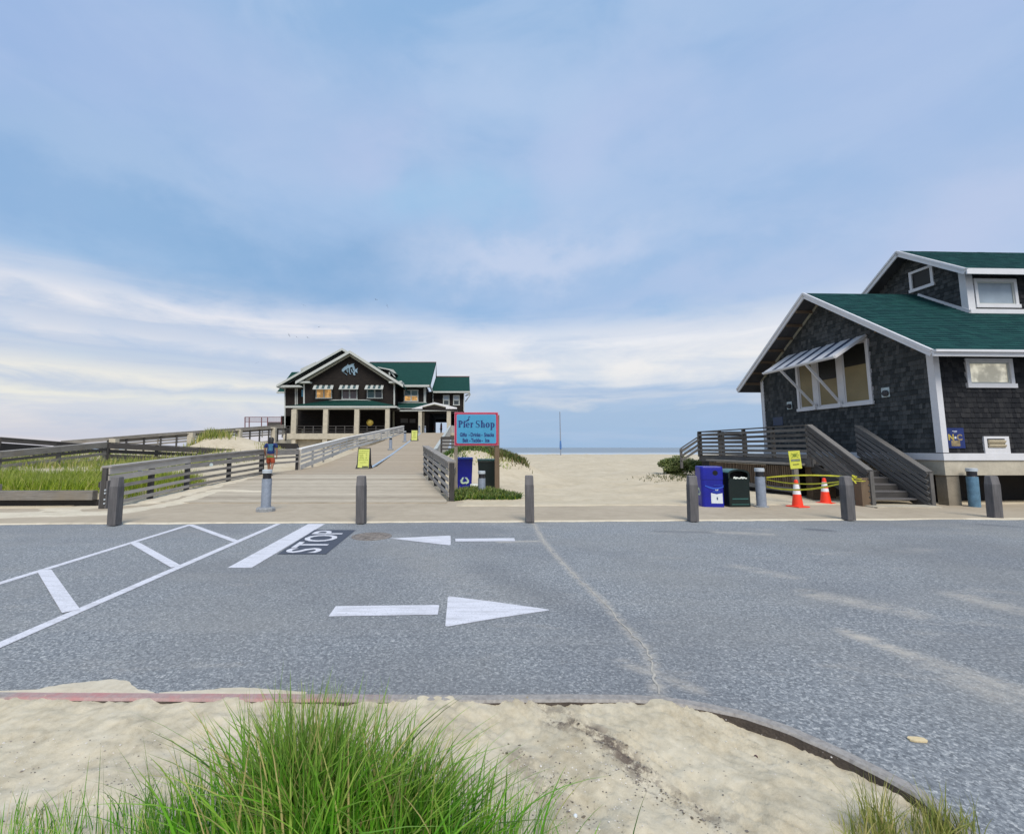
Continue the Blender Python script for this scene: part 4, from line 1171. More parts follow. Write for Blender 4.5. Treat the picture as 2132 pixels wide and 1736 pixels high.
# ================================================================== CONES, TAPE, BINS
def cone():
    r = thing('traffic_cone', 'x', 'traffic cone', (0, 0, 0), 0, 'traffic cones behind the yellow tape')
    mb = MB(); mb.lathe((0, 0, 0), [(.135, .02), (.128, .05), (.048, .66), (.040, .70), (.028, .715)], 28); part('body', mb, 'cone_orange', r, True)
    mb = MB(); mb.box((-.19, -.19, .0), (.19, .19, .028)); part('base', mb, 'cone_orange', r, False, .008)
    rad = lambda z_: .128 + (.048 - .128) * (z_ - .05) / .61 + .002
    for a, b_ in ((.335, .43), (.47, .60)):
        mb = MB(); mb.lathe((0, 0, 0), [(rad(a), a), (rad(b_), b_)], 28); part('reflective_collar', mb, 'cone_white', r, True)
    return r
cn = cone(); cn.location = G(1661, 1055, .022); cn.rotation_euler = (0, 0, .25); cn['label'] = 'orange cone with white collars, the nearer left one of the pair'
dup(cn, G(1719.5, 1048, .022), .6, 'orange cone with white collars, the right one nearer the stairs')

tp = thing('barrier_tape', 'yellow barrier tape strung in three sagging lines from light bollard to wooden bollard', 'barrier tape', (0, 0, 0))
pL = G(1586, 1055.5, 0); pR = TOPS[1767]; newel = V((10.8, 12.35, 0))
def tape(p, q, sag, w=.055, tw=0, name='tape_strand'):
    mb = MB(); prev = None; n = 26
    for i in range(n + 1):
        f = i / n; c = p.lerp(q, f) - V((0, 0, sag * 4 * f * (1 - f)))
        a = tw + .5 * noise.noise(V((f * 5, sag * 9, 0))) ; u_ = V((0, math.sin(a), math.cos(a))) * w / 2 * (.65 + .5 * abs(noise.noise(V((f * 7, 3, sag)))))
        cur = (c - u_, c + u_)
        if prev: mb.face([prev[0], cur[0], cur[1], prev[1]])
        prev = cur
    return part(name, mb, 'tape_yellow', tp, True)
def at_l(v): return W(1596, v, pL.y - .06)
tape(at_l(994), W(1766, 992.5, pR.y + .7), -.05, .05, .3); tape(at_l(998), W(1750, 1002, pR.y + .08), .085, .04, .5)
tape(at_l(1013), W(1750, 1006, pR.y + .1), .11, .055, .2); tape(W(1766, 992.5, pR.y + .7), W(1798, 998, 12.5), .01, .03)
tape(W(1775, 1000, pR.y), W(1803, 1001, 12.4), .01, .03); tape(at_l(1000), at_l(1015), 0, .03)
for v in (995, 1000, 1015):
    zc = W(1586, v, pL.y).z; mb = MB(); mb.lathe((pL.x, pL.y, 0), [(.121, zc - .035), (.122, zc + .03)], 20); part('wrap', mb, 'tape_yellow', tp)
mb = MB(); kc_ = W(1773, 997, pR.y - .02)
for i in range(11):
    a = random.random() * 6.28; L = random.uniform(.03, .085); d = V((math.cos(a), random.uniform(-.5, .5), math.sin(a) * .9))
    e = kc_ + V((random.gauss(.02, .04), 0, random.gauss(0, .03))); s_ = V((-d.z, 0, d.x)) * .018
    mb.face([e - s_, e + s_, e + d * L + s_ * .8, e + d * L - s_ * .8])
part('knot', mb, 'tape_yellow', tp)
nb = thing('weathered_newel', 'brown timber newel at the foot of the left stair rail behind the taped bollard', 'post', (0, 0, 0))
mb = MB(); mb.box((10.70, 12.32, 0), (10.93, 12.55, .78)); part('post', mb, 'wood_brown', nb)

def recycle(mb, O, ax, ay, r, mi=0):
    """three chasing arrows"""
    O, ax, ay = V(O), V(ax), V(ay)
    P = lambda x, y: O + ax * (x * r) + ay * (y * r)
    for k in range(3):
        a = 2 * math.pi * k / 3; ca, sa = math.cos(a), math.sin(a)
        rot = lambda x, y: P(x * ca - y * sa, x * sa + y * ca)
        mb.face([rot(-.62, .18), rot(-.40, .72), rot(-.12, .88), rot(-.05, .52), rot(-.20, .44), rot(-.34, .06)], None, .5, mi)
        mb.face([rot(-.05, .52), rot(-.12, .88), rot(.22, .86), rot(.36, .66), rot(.50, .73), rot(.42, .28), rot(.02, .34), rot(.16, .48)], None, .5, mi)
def rbox(mb, w, d, z0, z1, r=.06, tap=1.0, mi=0, seg=5, arch=0):
    rings = []
    lv = [(z0, 1, 0)] + [(lerp(z0, z1, f), lerp(1, tap, f), 0) for f in (.5, 1)]
    for z_, k, _ in lv:
        ring = []
        for (sx, sy, a0) in ((1, 1, 0), (-1, 1, 90), (-1, -1, 180), (1, -1, 270)):
            for i in range(seg + 1):
                a = R(a0 + 90 * i / seg); ring.append(V(((sx * (w / 2 - r) + r * math.cos(a)) * k, (sy * (d / 2 - r) + r * math.sin(a)) * k, z_)))
        rings.append(ring)
    n = len(rings[0])
    for i in range(len(rings) - 1):
        for k in range(n): mb.face([rings[i][k], rings[i][(k + 1) % n], rings[i + 1][(k + 1) % n], rings[i + 1][k]], None, .5, mi)
    mb.face(rings[-1], None, .5, mi); mb.face(rings[0][::-1], None, .5, mi); return rings[-1]
def dome(mb, ring, h, k=4, sh=.86, mi=0):
    c = sum(ring, V((0, 0, 0))) / len(ring); prev = ring
    for i in range(1, k + 1):
        f = i / k; s_ = lerp(1, sh, f * f); cur = [c + (q - c) * s_ + V((0, 0, h * math.sin(f * 1.57))) for q in ring]
        for j in range(len(ring)): mb.face([prev[j], prev[(j + 1) % len(ring)], cur[(j + 1) % len(ring)], cur[j]], None, .5, mi)
        prev = cur
    mb.face(prev, None, .5, mi)

# blue recycling bin by the light bollard
p = G(1488, 1055.5, .022)
bb = thing('recycling_bin', 'blue recycling bin with round opening and white notice, left of the green bin', 'recycling bin', (p.x + .02, p.y + .24, .022), -.16)
mb = MB(); top = rbox(mb, .56, .50, 0, .72, .09); part('body', mb, 'bin_blue', bb, True)
mb = MB(); top = rbox(mb, .575, .515, .722, 1.0, .09); dome(mb, top, .07, 4, .92); part('lid', mb, 'bin_blue', bb, True)
mb = MB(); mb.lathe((.07, -.256, .90), [(.068, 0), (.066, .004)], 20, (0, -1, 0)); part('opening', mb, 'hole_black', bb)
mb = MB(); mb.face([(-.06, -.2535, .10), (.225, -.2535, .10), (.225, -.2535, .37), (.083, -.2535, .34), (-.06, -.2535, .37)]); part('notice', mb, ['sticker_white'], bb)
mb = MB(); mb.box((.075, -.2565, .19), (.09, -.2555, .26)); mb.box((.092, -.2565, .195), (.107, -.2555, .265)); part('notice_print', mb, 'sticker_ink', bb)
mb = MB()
for i in range(9): mb.box((-.012 + i * .021, -.2555, .398), (.004 + i * .021, -.2535, .420 + .004 * (i % 2)))
for i in range(5): mb.box((.035 + i * .02, -.2555, .378), (.05 + i * .02, -.2535, .391))
part('lettering', mb, 'bin_blue_lid', bb)
mb = MB(); recycle(mb, (.088, -.256, .468), (1, 0, 0), (0, 0, 1), .045); part('recycling_symbol', mb, 'sticker_white', bb)
mb = MB(); prev = None
for i in range(9):
    f = i / 8; c = V((lerp(-.2, .26, f), -.262, .56 - .09 * math.sin(f * 2.6) + .03 * f)); w_ = .012 + .012 * math.sin(f * 3)
    if prev: mb.face([prev - V((0, 0, w_)), c - V((0, 0, w_)), c + V((0, 0, w_)), prev + V((0, 0, w_))])
    prev = c
mb.box((.02, -.262, .57), (.27, -.258, .58)); part('sticker_ribbon', mb, 'bin_blue_lid', bb)
mb = MB(); recycle(mb, (-.2825, -.02, .38), (0, -1, 0), (0, 0, 1), .13); part('recycling_symbol', mb, 'sticker_green', bb)
# green litter bin
p = G(1540, 1055.5, .022)
gb = thing('litter_bin', 'dark green litter bin with arched hood and bag showing in its slot', 'litter bin', (p.x + .02, p.y + .27, .022), .06)
mb = MB(); top = rbox(mb, .60, .52, 0, .66, .05); part('body', mb, 'bin_green', gb, True)
mb = MB()        # arched hood with a recessed mouth
n = 14; arc = [V((.30 * math.cos(R(180 - 180 * i / n)) , 0, .88 + .115 * math.sin(R(180 * i / n)))) for i in range(n + 1)]
prof = [V((-.30, 0, .66))] + arc + [V((.30, 0, .66))]
inn = [V((-.25, 0, .76))] + [V((q_.x * .84, 0, .86 + (q_.z - .88) * .8)) for q_ in arc] + [V((.25, 0, .76))]
for i in range(len(prof) - 1):
    a, b_ = prof[i], prof[i + 1]; yb = V((0, .26, 0)); yf = V((0, -.26, 0))
    mb.face([a + yf, b_ + yf, b_ + yb, a + yb])
    c, d = inn[i], inn[i + 1]
    mb.face([a + yf, c + yf, d + yf, b_ + yf]); mb.face([c + yf, c - V((0, .08, 0)), d - V((0, .08, 0)), d + yf])
mb.face([q_ + V((0, .26, 0)) for q_ in prof]); mb.box((-.30, -.26, .66), (.30, -.24, .76)); part('hood', mb, 'bin_green', gb)
mb = MB()
for i in range(2, len(prof) - 3): mb.face([prof[i] + V((0, -.262, .003)), prof[i + 1] + V((0, -.262, .003)), prof[i + 1] + V((0, .262, .003)), prof[i] + V((0, .262, .003))])
part('hood_highlight', mb, 'bin_green_lid', gb)  # lighter strip over the arch: highlight put into the colour
mb = MB(); mb.face([q_ + V((0, -.081, 0)) for q_ in inn]); part('opening', mb, 'hole_black', gb)
mb = MB(); prev = None
for i in range(13):
    f = i / 12; q_ = V((lerp(-.16, .22, f), -.2645, .775 + .01 * math.sin(i * 2.1)))
    if prev: mb.face([prev - V((0, 0, .03)), q_ - V((0, 0, .03)), q_ + V((0, -.002, .012 + .012 * math.sin(i))), prev + V((0, -.002, .012 + .012 * math.sin(i - 1)))])
    prev = q_
part('bin_bag', mb, 'trash_white', gb)
mb = MB(); mb.box((-.22, -.268, .20), (.22, -.2615, .23)); mb.box((-.24, -.266, .06), (.24, -.2615, .08)); part('panel_rib', mb, 'bin_green_lid', gb)

# wheelie bins behind the sign
p = W(967, 1015, 16.1)
b1 = thing('wheelie_bin', 'blue wheelie bin with pale recycling arrows under the pier shop sign', 'wheelie bin', (p.x, p.y + .3, .03), .03)
def wheelie(root, body, lid, w, h, d=.62):
    mb = MB(); rings = []
    for (z_, k) in ((.06, .84), (h - .1, .99), (h - .07, 1.03), (h - .03, 1.03)):
        rings.append([V((sx * w / 2 * k, sy * d / 2 * k, z_)) for sx, sy in ((-1, -1), (1, -1), (1, 1), (-1, 1))])
    for i in range(len(rings) - 1):
        for k in range(4): mb.face([rings[i][k], rings[i][(k + 1) % 4], rings[i + 1][(k + 1) % 4], rings[i + 1][k]])
    mb.face(rings[-1]); mb.face(rings[0][::-1]); part('body', mb, body, root, False, .02)
    mb = MB(); mb.box((-w / 2 * 1.06, -d / 2 * 1.08, h - .028), (w / 2 * 1.06, d / 2 * 1.05, h + .035)); o = part('lid', mb, lid, root, False, .022)
    for sx in (-1, 1):
        mb = MB(); mb.lathe((sx * (w / 2 + .0), d / 2 - .06, .11), [(.11, -.03), (.11, .03)], 16, (1, 0, 0)); part('wheel', mb, 'black_plastic', root)
wheelie(b1, 'bin_blue', 'bin_blue_lid', .57, 1.18)
mb = MB(); recycle(mb, (0.0, -.291, .42), (1, 0, 0), (0, .10, .995), .185); part('recycling_symbol', mb, 'sticker_green', b1)
p = W(1013, 1015, 15.9)
b2 = thing('wheelie_bin', 'dark green wheelie bin next to the right post of the pier shop sign', 'wheelie bin', (p.x + .02, p.y + .3, 0), -.02)
wheelie(b2, 'bin_green', 'bin_green_lid', .63, 1.16)
mb = MB(); p = W(987, 1012, 15.7); top = rbox(mb, .28, .2, 0, .2, .03); dome(mb, top, .03, 3, .6)
o = mb.build('white_tub', 'trash_white', None, True); o.location = (p.x, p.y, .12); tag(o, 'small white tub on the sand between the blue and green wheelie bins', 'tub')

# ================================================================== PIER SHOP SIGN
SY = 15.3
def sp(u, v): return W(u, v, SY)
c0, c1 = sp(946.2, 927.5), sp(1037.2, 858.2); SW, SH = c1.x - c0.x, c1.z - c0.z; sc = V(((c0.x + c1.x) / 2, SY, (c0.z + c1.z) / 2))
sg = thing('shop_sign', 'light blue pier shop sign with red border on two timber posts', 'sign', (sc.x, sc.y, 0))
def srect(mb, w, h, y, r=.0, mi=0):
    if r == 0: mb.slab([(-w / 2, y, sc.z - h / 2), (w / 2, y, sc.z - h / 2), (w / 2, y, sc.z + h / 2), (-w / 2, y, sc.z + h / 2)], (0, .02, 0), .5, mi); return
    pts = []
    for (sx, sz, a0) in ((1, 1, 0), (-1, 1, 90), (-1, -1, 180), (1, -1, 270)):
        for i in range(6): a = R(a0 + 18 * i); pts.append(V((sx * (w / 2 - r) + r * math.cos(a), y, sc.z + sz * (h / 2 - r) + r * math.sin(a))))
    mb.slab(pts, (0, .006, 0), .5, mi)
mb = MB(); srect(mb, SW, SH, .02); part('board', mb, 'sign_pink', sg)
mb = MB(); srect(mb, SW * .975, SH * .966, .012); part('border', mb, 'sign_red', sg)
mb = MB(); srect(mb, SW * .912, SH * .886, .006, .05); part('panel_edge', mb, 'sign_pink', sg)
mb = MB(); srect(mb, SW * .90, SH * .87, .002, .045); part('panel', mb, 'sign_blue', sg)
# display lettering with strong thick and thin strokes, built stroke by stroke
def ringpoly(cx, cy, rx, ry, ix, iy, a0=0, a1=360, n=28):
    out = []
    for i in range(n):
        a, b_ = R(lerp(a0, a1, i / n)), R(lerp(a0, a1, (i + 1) / n))
        out.append([(cx + rx * math.cos(a), cy + ry * math.sin(a)), (cx + rx * math.cos(b_), cy + ry * math.sin(b_)), (cx + ix * math.cos(b_), cy + iy * math.sin(b_)), (cx + ix * math.cos(a), cy + iy * math.sin(a))])
    return out
rc_ = lambda x0, y0, x1, y1: [(x0, y0), (x1, y0), (x1, y1), (x0, y1)]
def dsc(cx, cy, r): return [[(cx + r * math.cos(6.283 * i / 12), cy + r * math.sin(6.283 * i / 12)) for i in range(12)]]
GLY = {
 'P': (.98, [rc_(.10, 0, .45, 1.42), rc_(0, 0, .52, .06), rc_(0, 1.36, .55, 1.42)] + ringpoly(.45, 1.03,   .50, .40, .15, .31, -90, 90)),
 'i': (.50, [rc_(.10, 0, .42, .98), rc_(0, 0, .46, .06), rc_(0, .92, .30, .98)] + dsc(.22, 1.26, .14)),
 'e': (.86, ringpoly(.42, .49, .42, .51, .11, .43, 12, 320) + [rc_(.14, .46, .80, .53)]),
 'r': (.66, [rc_(.10, 0, .42, .98), rc_(0, 0, .48, .06), rc_(0, .92, .30, .98), [(.36, .60), (.48, .88), (.60, .98), (.60, .90), (.46, .78), (.36, .5)]] + dsc(.56, .86, .12)),
 'S': (1.0, ringpoly(.46, 1.05, .40, .39, .17, .33, 40, 250) + ringpoly(.48, .38, .42, .40, .18, .34, -140, 75) + [[(.10, .92), (.34, .78), (.88, .52), (.62, .66)], [(.16, .80), (.60, .50), (.88, .58), (.40, .86)], rc_(.76, 1.06, .82, 1.42), rc_(.06, 0, .12, .38)]),
 'h': (1.0, [rc_(.10, 0, .42, 1.46), rc_(0, 0, .46, .06), rc_(0, 1.40, .30, 1.46), rc_(.57, 0, .89, .66), rc_(.50, 0, .96, .06)] + ringpoly(.56, .64, .30, .36, .08, .26, 0, 150)),
 'o': (.92, ringpoly(.44, .49, .44, .52, .12, .43)),
 'p': (1.0, [rc_(.10, -.50, .42, .98), rc_(0, -.50, .46, -.44), rc_(0, .92, .30, .98)] + ringpoly(.46, .49, .46, .51, .13, .42, -110, 110)),
 ' ': (.36, [])}
def display(word):
    x = 0; out = []
    for ch in word:
        w, ps = GLY[ch]; out += [[(a + x, b_) for a, b_ in p] for p in ps]; x += w + .05
    return out, x - .05
ps, wid = display('Pier Shop'); k = SW * .84 / wid
x0 = -SW * .84 / 2 + SW * .005; zb = sc.z + SH * .04
mb = MB()
for p in ps: mb.slab([(x0 + a * k, -.003, zb + b_ * k * 1.02) for a, b_ in p][::-1], (0, .003, 0))
part('title_lettering', mb, 'ink_navy', sg)
mb = MB()    # pelican perched on the title
PEL = [(-.06, 0), (-.02, .02), (.03, .035), (.055, .07), (.05, .10), (.04, .125), (.05, .145), (.07, .15), (.085, .12), (.078, .155), (.06, .17), (.035, .165), (.02, .13), (.03, .09), (.02, .06), (-.03, .05), (-.09, .005), (-.12, -.02), (-.075, -.01)]
cxp = x0 + 1.95 * k; czp = zb + 1.16 * k
for tri in ([PEL[0:4] + PEL[15:17] + [PEL[18]]], [PEL[3:7] + PEL[12:16]], [PEL[6:13]], [[PEL[16], PEL[17], PEL[18]]]):
    for q_ in tri: mb.slab([(cxp + a * 1.15, -.003, czp + b_ * 1.15) for a, b_ in q_][::-1], (0, .003, 0))
part('pelican_emblem', mb, 'ink_navy', sg)
for z_, words_ in ((-.19, (('Gifts', -.285), ('-', -.155), ('Drinks', -.02), ('-', .12), ('Snacks', .275))), (-.355, (('Bait', -.24), ('-', -.14), ('Tackle', -.01), ('-', .125), ('Ice', .235)))):
    mb = MB()
    for w_, fx in words_: put_text(mb, w_, SH * .158, (fx * SW * 1.05, -.0025, sc.z + z_ * SH + .01), (1, 0, 0), (0, 0, 1), .007, .70)
    part('lettering', mb, 'ink_navy', sg)
for u, w_, mt in ((949, .115, 'wood_grey'), (1034.5, .16, 'wood_brown')):
    x = (u - PX) / FPX * SY; mb = MB(); mb.beam((x - sc.x, .115, -.15), (x - sc.x + .01, .115, sc.z + SH * .42), w_, .13, (0, 1, 0)); part('post', mb, mt, sg)

# A-frame price boards on the ramp
def aframe(scale=1.0):
    r = thing('sandwich_board', 'x', 'sandwich board', (0, 0, 0), 0, 'yellow sandwich boards on the ramp')
    for sgn in (-1, 1):
        mb = MB(); tilt = .20 * sgn
        P = lambda x, z_, d=0: V((x * (1 - .04 * z_), sgn * (-(.26) + .20 * z_ * 1.0) + sgn * -d, z_))
        # splayed black frame
        for sx in (-1, 1):
            mb.beam(P(sx * .345, .0), P(sx * .315, .22), .11, .05, (0, 1, 0), taper=.6); mb.beam(P(sx * .315, .15), P(sx * .31, 1.08), .05, .045, (0, 1, 0))
        mb.beam(P(-.31, 1.04), P(.31, 1.04), .04, .05); mb.beam(P(-.31, .1), P(.31, .1), .04, .05)
        part('frame', mb, 'black_plastic', r)
        mb = MB(); mb.slab([P(-.285, .06, .025), P(.285, .06, .025), P(.295, 1.02, .025), P(-.295, 1.02, .025)], (0, .01 * sgn, 0)); part('panel', mb, 'sign_lime', r)
    return r
ab = aframe(); ab.location = (W(757, 975, 23.8).x, 23.9, deck_z(23.9)); ab.rotation_euler = (0, 0, .04); ab['label'] = 'yellow green price board in black frame at the foot of the ramp'
ab2 = dup(ab, (W(863, 914, 45).x, 45, deck_z(45)), .05, 'yellow green board in black frame near the top of the ramp')
mb = MB()
P = lambda x, z_: V((x, -.26 + .20 * z_ - .031, z_))
for (z_, segs_, h_) in [(.92, [(-.25, .22)], .035), (.82, [(-.25, .05), (.10, .17)], .04), (.73, [(-.25, -.03), (.10, .17)], .04), (.64, [(-.22, 0), (.10, .17)], .04), (.55, [(-.22, 0), (.10, .16)], .04), (.455, [(-.25, .03), (.08, .20)], .04), (.35, [(-.17, .14)], .012), (.31, [(-.17, .14)], .012)]:
    for a, b_ in segs_:
        x = a
        while x < b_:
            w_ = random.uniform(.014, .03); mb.face([P(x, z_ - h_ / 2 * random.uniform(.6, 1)), P(x + w_, z_ - h_ / 2), P(x + w_, z_ + h_ / 2 * random.uniform(.5, 1)), P(x, z_ + h_ / 2)]); x += w_ + random.choice((.006, .006, .006, .02))
part('lettering', mb, 'ink_olive', ab)
mb = MB(); mb.face([P(-.05, .075), P(.26, .075), P(.26, .14), P(-.05, .14)]); part('footer_strip', mb, 'ink_dark', ab)
mb = MB()
for (z_, a, b_) in [(.9, -.2, .2), (.78, -.12, .12), (.66, -.1, .1), (.54, -.12, .12), (.42, -.14, .15), (.3, -.2, .2)]:
    x = a
    while x < b_: mb.face([P(x, z_ - .03), P(x + .04, z_ - .03), P(x + .04, z_ + .03), P(x, z_ + .03)]); x += .06
part('lettering', mb, 'ink_olive', ab2)

# yellow notice on a post in front of the deck
p = G(1656, 1046, .0); SYy = 12.95
yn = thing('warning_sign', 'faded yellow notice on a grey timber post in front of the deck', 'sign', (0, 0, 0))
q0, q1 = W(1641, 938.5, SYy), W(1663, 975.5, SYy); cxs = (q0.x + q1.x) / 2; wS, hS = .335, q0.z - q1.z
lean = V((.075, 0, -.997)); acr = V((.997, .03, .06)); O = V((cxs + .05, SYy, (q0.z + q1.z) / 2)); upn = -lean
F = lambda x, z_, d=0: O + acr * x + upn * z_ + V((0, -d, 0))
mb = MB(); mb.beam((O.x + .06, SYy + .06, -.05), (O.x + .0, SYy + .06, O.z + hS * .3), .12, .09, (0, 1, 0)); part('post', mb, 'wood_grey', yn)
mb = MB(); mb.slab([F(-wS / 2, -hS / 2), F(wS / 2, -hS / 2), F(wS / 2, hS / 2), F(-wS / 2, hS / 2)], (0, .012, 0)); part('panel', mb, 'sign_yellow', yn)
mb = MB()
for a in (-1, 1):
    mb.beam(F(-.10 * a, hS * .12, .004), F(.10 * a, hS * .38, .004), .016, .003, (0, 1, 0))
mb.lathe(F(0, hS * .25, .002), [(.05, 0), (.05, .003)], 14, (0, -1, 0))
mb.beam(F(-.13, hS * .26, .004), F(.13, hS * .26, .004), .01, .003, (0, 1, 0)); part('pictogram', mb, 'ink_olive', yn)
mb = MB(); mb.face([F(-.13, -hS * .10, .002), F(.14, -hS * .10, .002), F(.14, hS * .04, .002), F(-.13, hS * .04, .002)]); part('word_strip', mb, 'ink_olive', yn)
mb = MB()
for i in range(6): mb.face([F(-.115 + i * .042, -hS * .07, .004), F(-.09 + i * .042, -hS * .07, .004), F(-.09 + i * .042, hS * .02, .004), F(-.115 + i * .042, hS * .02, .004)])
part('lettering', mb, 'ink_grey', yn)
mb = MB(); mb.face([F(-.09, -hS * .29, .002), F(.09, -hS * .29, .002), F(.09, -hS * .245, .002), F(-.09, -hS * .245, .002)]); part('arrow_bar', mb, 'ink_dark', yn)

# ================================================================== BEACH MARKER POLE
p = W(1167.5, 945, 58); fp = thing('marker_pole', 'thin tall pole with blue sleeve on the crest of the beach', 'pole', (p.x, p.y, land(p.x, p.y)))
mb = MB(); mb.lathe((0, 0, 0), [(.075, -.2), (.07, 3), (.055, 5.6)], 8); part('pole', mb, 'metal_grey', fp)
mb = MB(); mb.lathe((0, 0, 0), [(.05, .75), (.13, .85), (.13, 1.3), (.09, 1.85), (.04, 1.9)], 10); part('blue_sleeve', mb, 'flag_blue', fp)

# ================================================================== SHOP BUILDING ON THE RIGHT
BO = V((13.2, 12.5, 0)); EX = V((1, AN, 0)).normalized(); EY = V((-AN, 1, 0)).normalized()
def Bp(x, y, z): return BO + EX * x + EY * y + V((0, 0, z))
def onplane(u, v, axis, c):
    """pixel -> building coordinates on the plane local x = c or local y = c"""
    d = ray(u, v); e = EX if axis == 'x' else EY
    o = V((0, 0, EYE)); t_ = ((BO - o).dot(e) + c) / d.dot(e); w = o + d * t_ - BO
    return (w.dot(EX), w.dot(EY), w.z)
c6 = lambda x, y: ((2450 + x / 2.1277) * .6176, (800 + y / 2.1277) * .6176)
c7 = lambda x, y: (1667.5 + x * .21785, 833.8 + y * .21785)
sh = thing('shop_building', 'dark shingled shop building with green roof at the right edge', 'building', (0, 0, 0))
FZ, EZ, RY, RZ, SLP = 1.44, 4.22, 3.5, 7.2, .732
zr = lambda y: EZ + SLP * (y + .6)           # top of the front slope
XR = 15.0
wt = lambda y: min(zr(y), zr(7 - y)) - .16   # under the roof
# backing walls
mb = MB()
side = [(0, FZ), (7, FZ), (7, wt(7)), (3.5, wt(3.5)), (0, wt(0))]
mb.slab([Bp(.03, y, z) for y, z in side], EX * .15); mb.slab([Bp(0, .03, FZ), Bp(XR, .03, FZ), Bp(XR, .03, wt(0)), Bp(0, .03, wt(0))], EY * .15)
mb.slab([Bp(XR, y, z) for y, z in side], EX * .15); mb.slab([Bp(0, 6.85, FZ), Bp(XR, 6.85, FZ), Bp(XR, 6.85, wt(7)), Bp(0, 6.85, wt(7))], EY * .15)
part('wall', mb, 'interior_dark', sh)
# big window opening on the gable wall
wl = onplane(*c6(520, 1243), 'x', 0); wr = onplane(*c6(1058, 1188), 'x', 0)
wy0, wy1 = wr[1], wl[1]; wz0 = (wl[2] + wr[2]) / 2; wz1 = 5.16
v1 = onplane(*c6(1145, 1112), 'x', 0); v2 = onplane(*c6(455, 1206), 'x', 0)
mb = MB()
course_field(mb, Bp(0, 7, 0), -EY, UP, -EX, [(7 - y, z) for y, z in side], .142, .08, .16, .022,
             holes=[(7 - wy1, 7 - wy0, wz0, wz1)])
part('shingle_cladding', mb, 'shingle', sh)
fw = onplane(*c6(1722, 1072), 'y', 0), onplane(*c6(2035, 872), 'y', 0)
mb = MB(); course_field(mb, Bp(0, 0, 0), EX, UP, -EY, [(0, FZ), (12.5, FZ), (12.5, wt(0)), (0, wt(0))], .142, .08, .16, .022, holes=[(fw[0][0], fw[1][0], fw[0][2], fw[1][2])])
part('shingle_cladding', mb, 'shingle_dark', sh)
# corner boards and base trim
mb = MB(); mb.box((0, 0, 0), (0, 0, 0)) if False else None
def bbox(mb, x0, x1, y0, y1, z0, z1, tint=.5):
    P = [Bp(x, y, z) for z in (z0, z1) for (x, y) in ((x0, y0), (x1, y0), (x1, y1), (x0, y1))]
    for f in ((0, 3, 2, 1), (4, 5, 6, 7), (0, 1, 5, 4), (1, 2, 6, 5), (2, 3, 7, 6), (3, 0, 4, 7)): mb.face([P[i] for i in f], None, tint)
mb = MB(); bbox(mb, -.045, .12, -.045, .0, FZ + .02, wt(0)); bbox(mb, -.045, -.0, .0, .14, FZ + .02, wt(0) + .06); part('corner_board', mb, 'white_paint', sh)
mb = MB(); bbox(mb, -.045, -.0, 6.87, 7.04, FZ, wt(7) + .05); bbox(mb, -.045, .1, 7.0, 7.04, FZ, wt(7)); part('corner_board', mb, 'white_paint', sh)
mb = MB(); bbox(mb, -.07, XR, -.07, -.0, FZ - .19, FZ); bbox(mb, -.07, -.0, 0, 7.07, FZ - .19, FZ); part('base_trim', mb, 'white_paint', sh)
mb = MB(); bbox(mb, -.03, XR, -.03, 7.03, .84, FZ - .19); part('floor_beam', mb, 'pale_concrete', sh)
for x in (0.02, 4.4, 8.8, 13.0):
    for y in (0.0,):
        mb = MB(); bbox(mb, x, x + .36, y, y + .28, -.1, .84); part('pier', mb, 'pier_concrete', sh)
mb = MB(); bbox(mb, .46, XR, 1.3, 1.4, -.1, .84); bbox(mb, .36, .46, .5, 7, -.1, .84); part('crawl_space_shade', mb, 'interior_dark', sh)  # dark sheets added so the space under the floor reads black
# roof
mb = MB()
def roofhalf(mb, x0, x1, y_e, y_r, z_e, th=.14):
    z_r = z_e + SLP * abs(y_r - y_e)
    mb.slab([Bp(x0, y_e, z_e - .02), Bp(x1, y_e, z_e - .02), Bp(x1, y_r, z_r - .02), Bp(x0, y_r, z_r - .02)], (0, 0, -th))
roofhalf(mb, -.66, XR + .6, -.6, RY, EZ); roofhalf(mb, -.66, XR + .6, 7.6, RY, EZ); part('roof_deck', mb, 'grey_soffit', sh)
sl = V((EY.x, EY.y, SLP)).normalized(); nn = EX.cross(sl).normalized(); Ls = 4.1 * math.sqrt(1 + SLP ** 2)
mb = MB(); course_field(mb, Bp(-.68, -.62, EZ - .01), EX, sl, nn, [(0, 0), (13.2, 0), (13.2, Ls + .01), (0, Ls + .01)], .15, .28, .34, .016, jit=.001)
part('roof', mb, 'roof_green', sh)
sl2 = V((-EY.x, -EY.y, SLP)).normalized(); nn2 = sl2.cross(EX).normalized()
mb = MB(); course_field(mb, Bp(-.68, 7.62, EZ - .01), EX, sl2, nn2, [(0, 0), (13.2, 0), (13.2, Ls + .01), (0, Ls + .01)], .30, .9, 1.1, .016, jit=.001)
part('roof', mb, 'roof_green', sh)
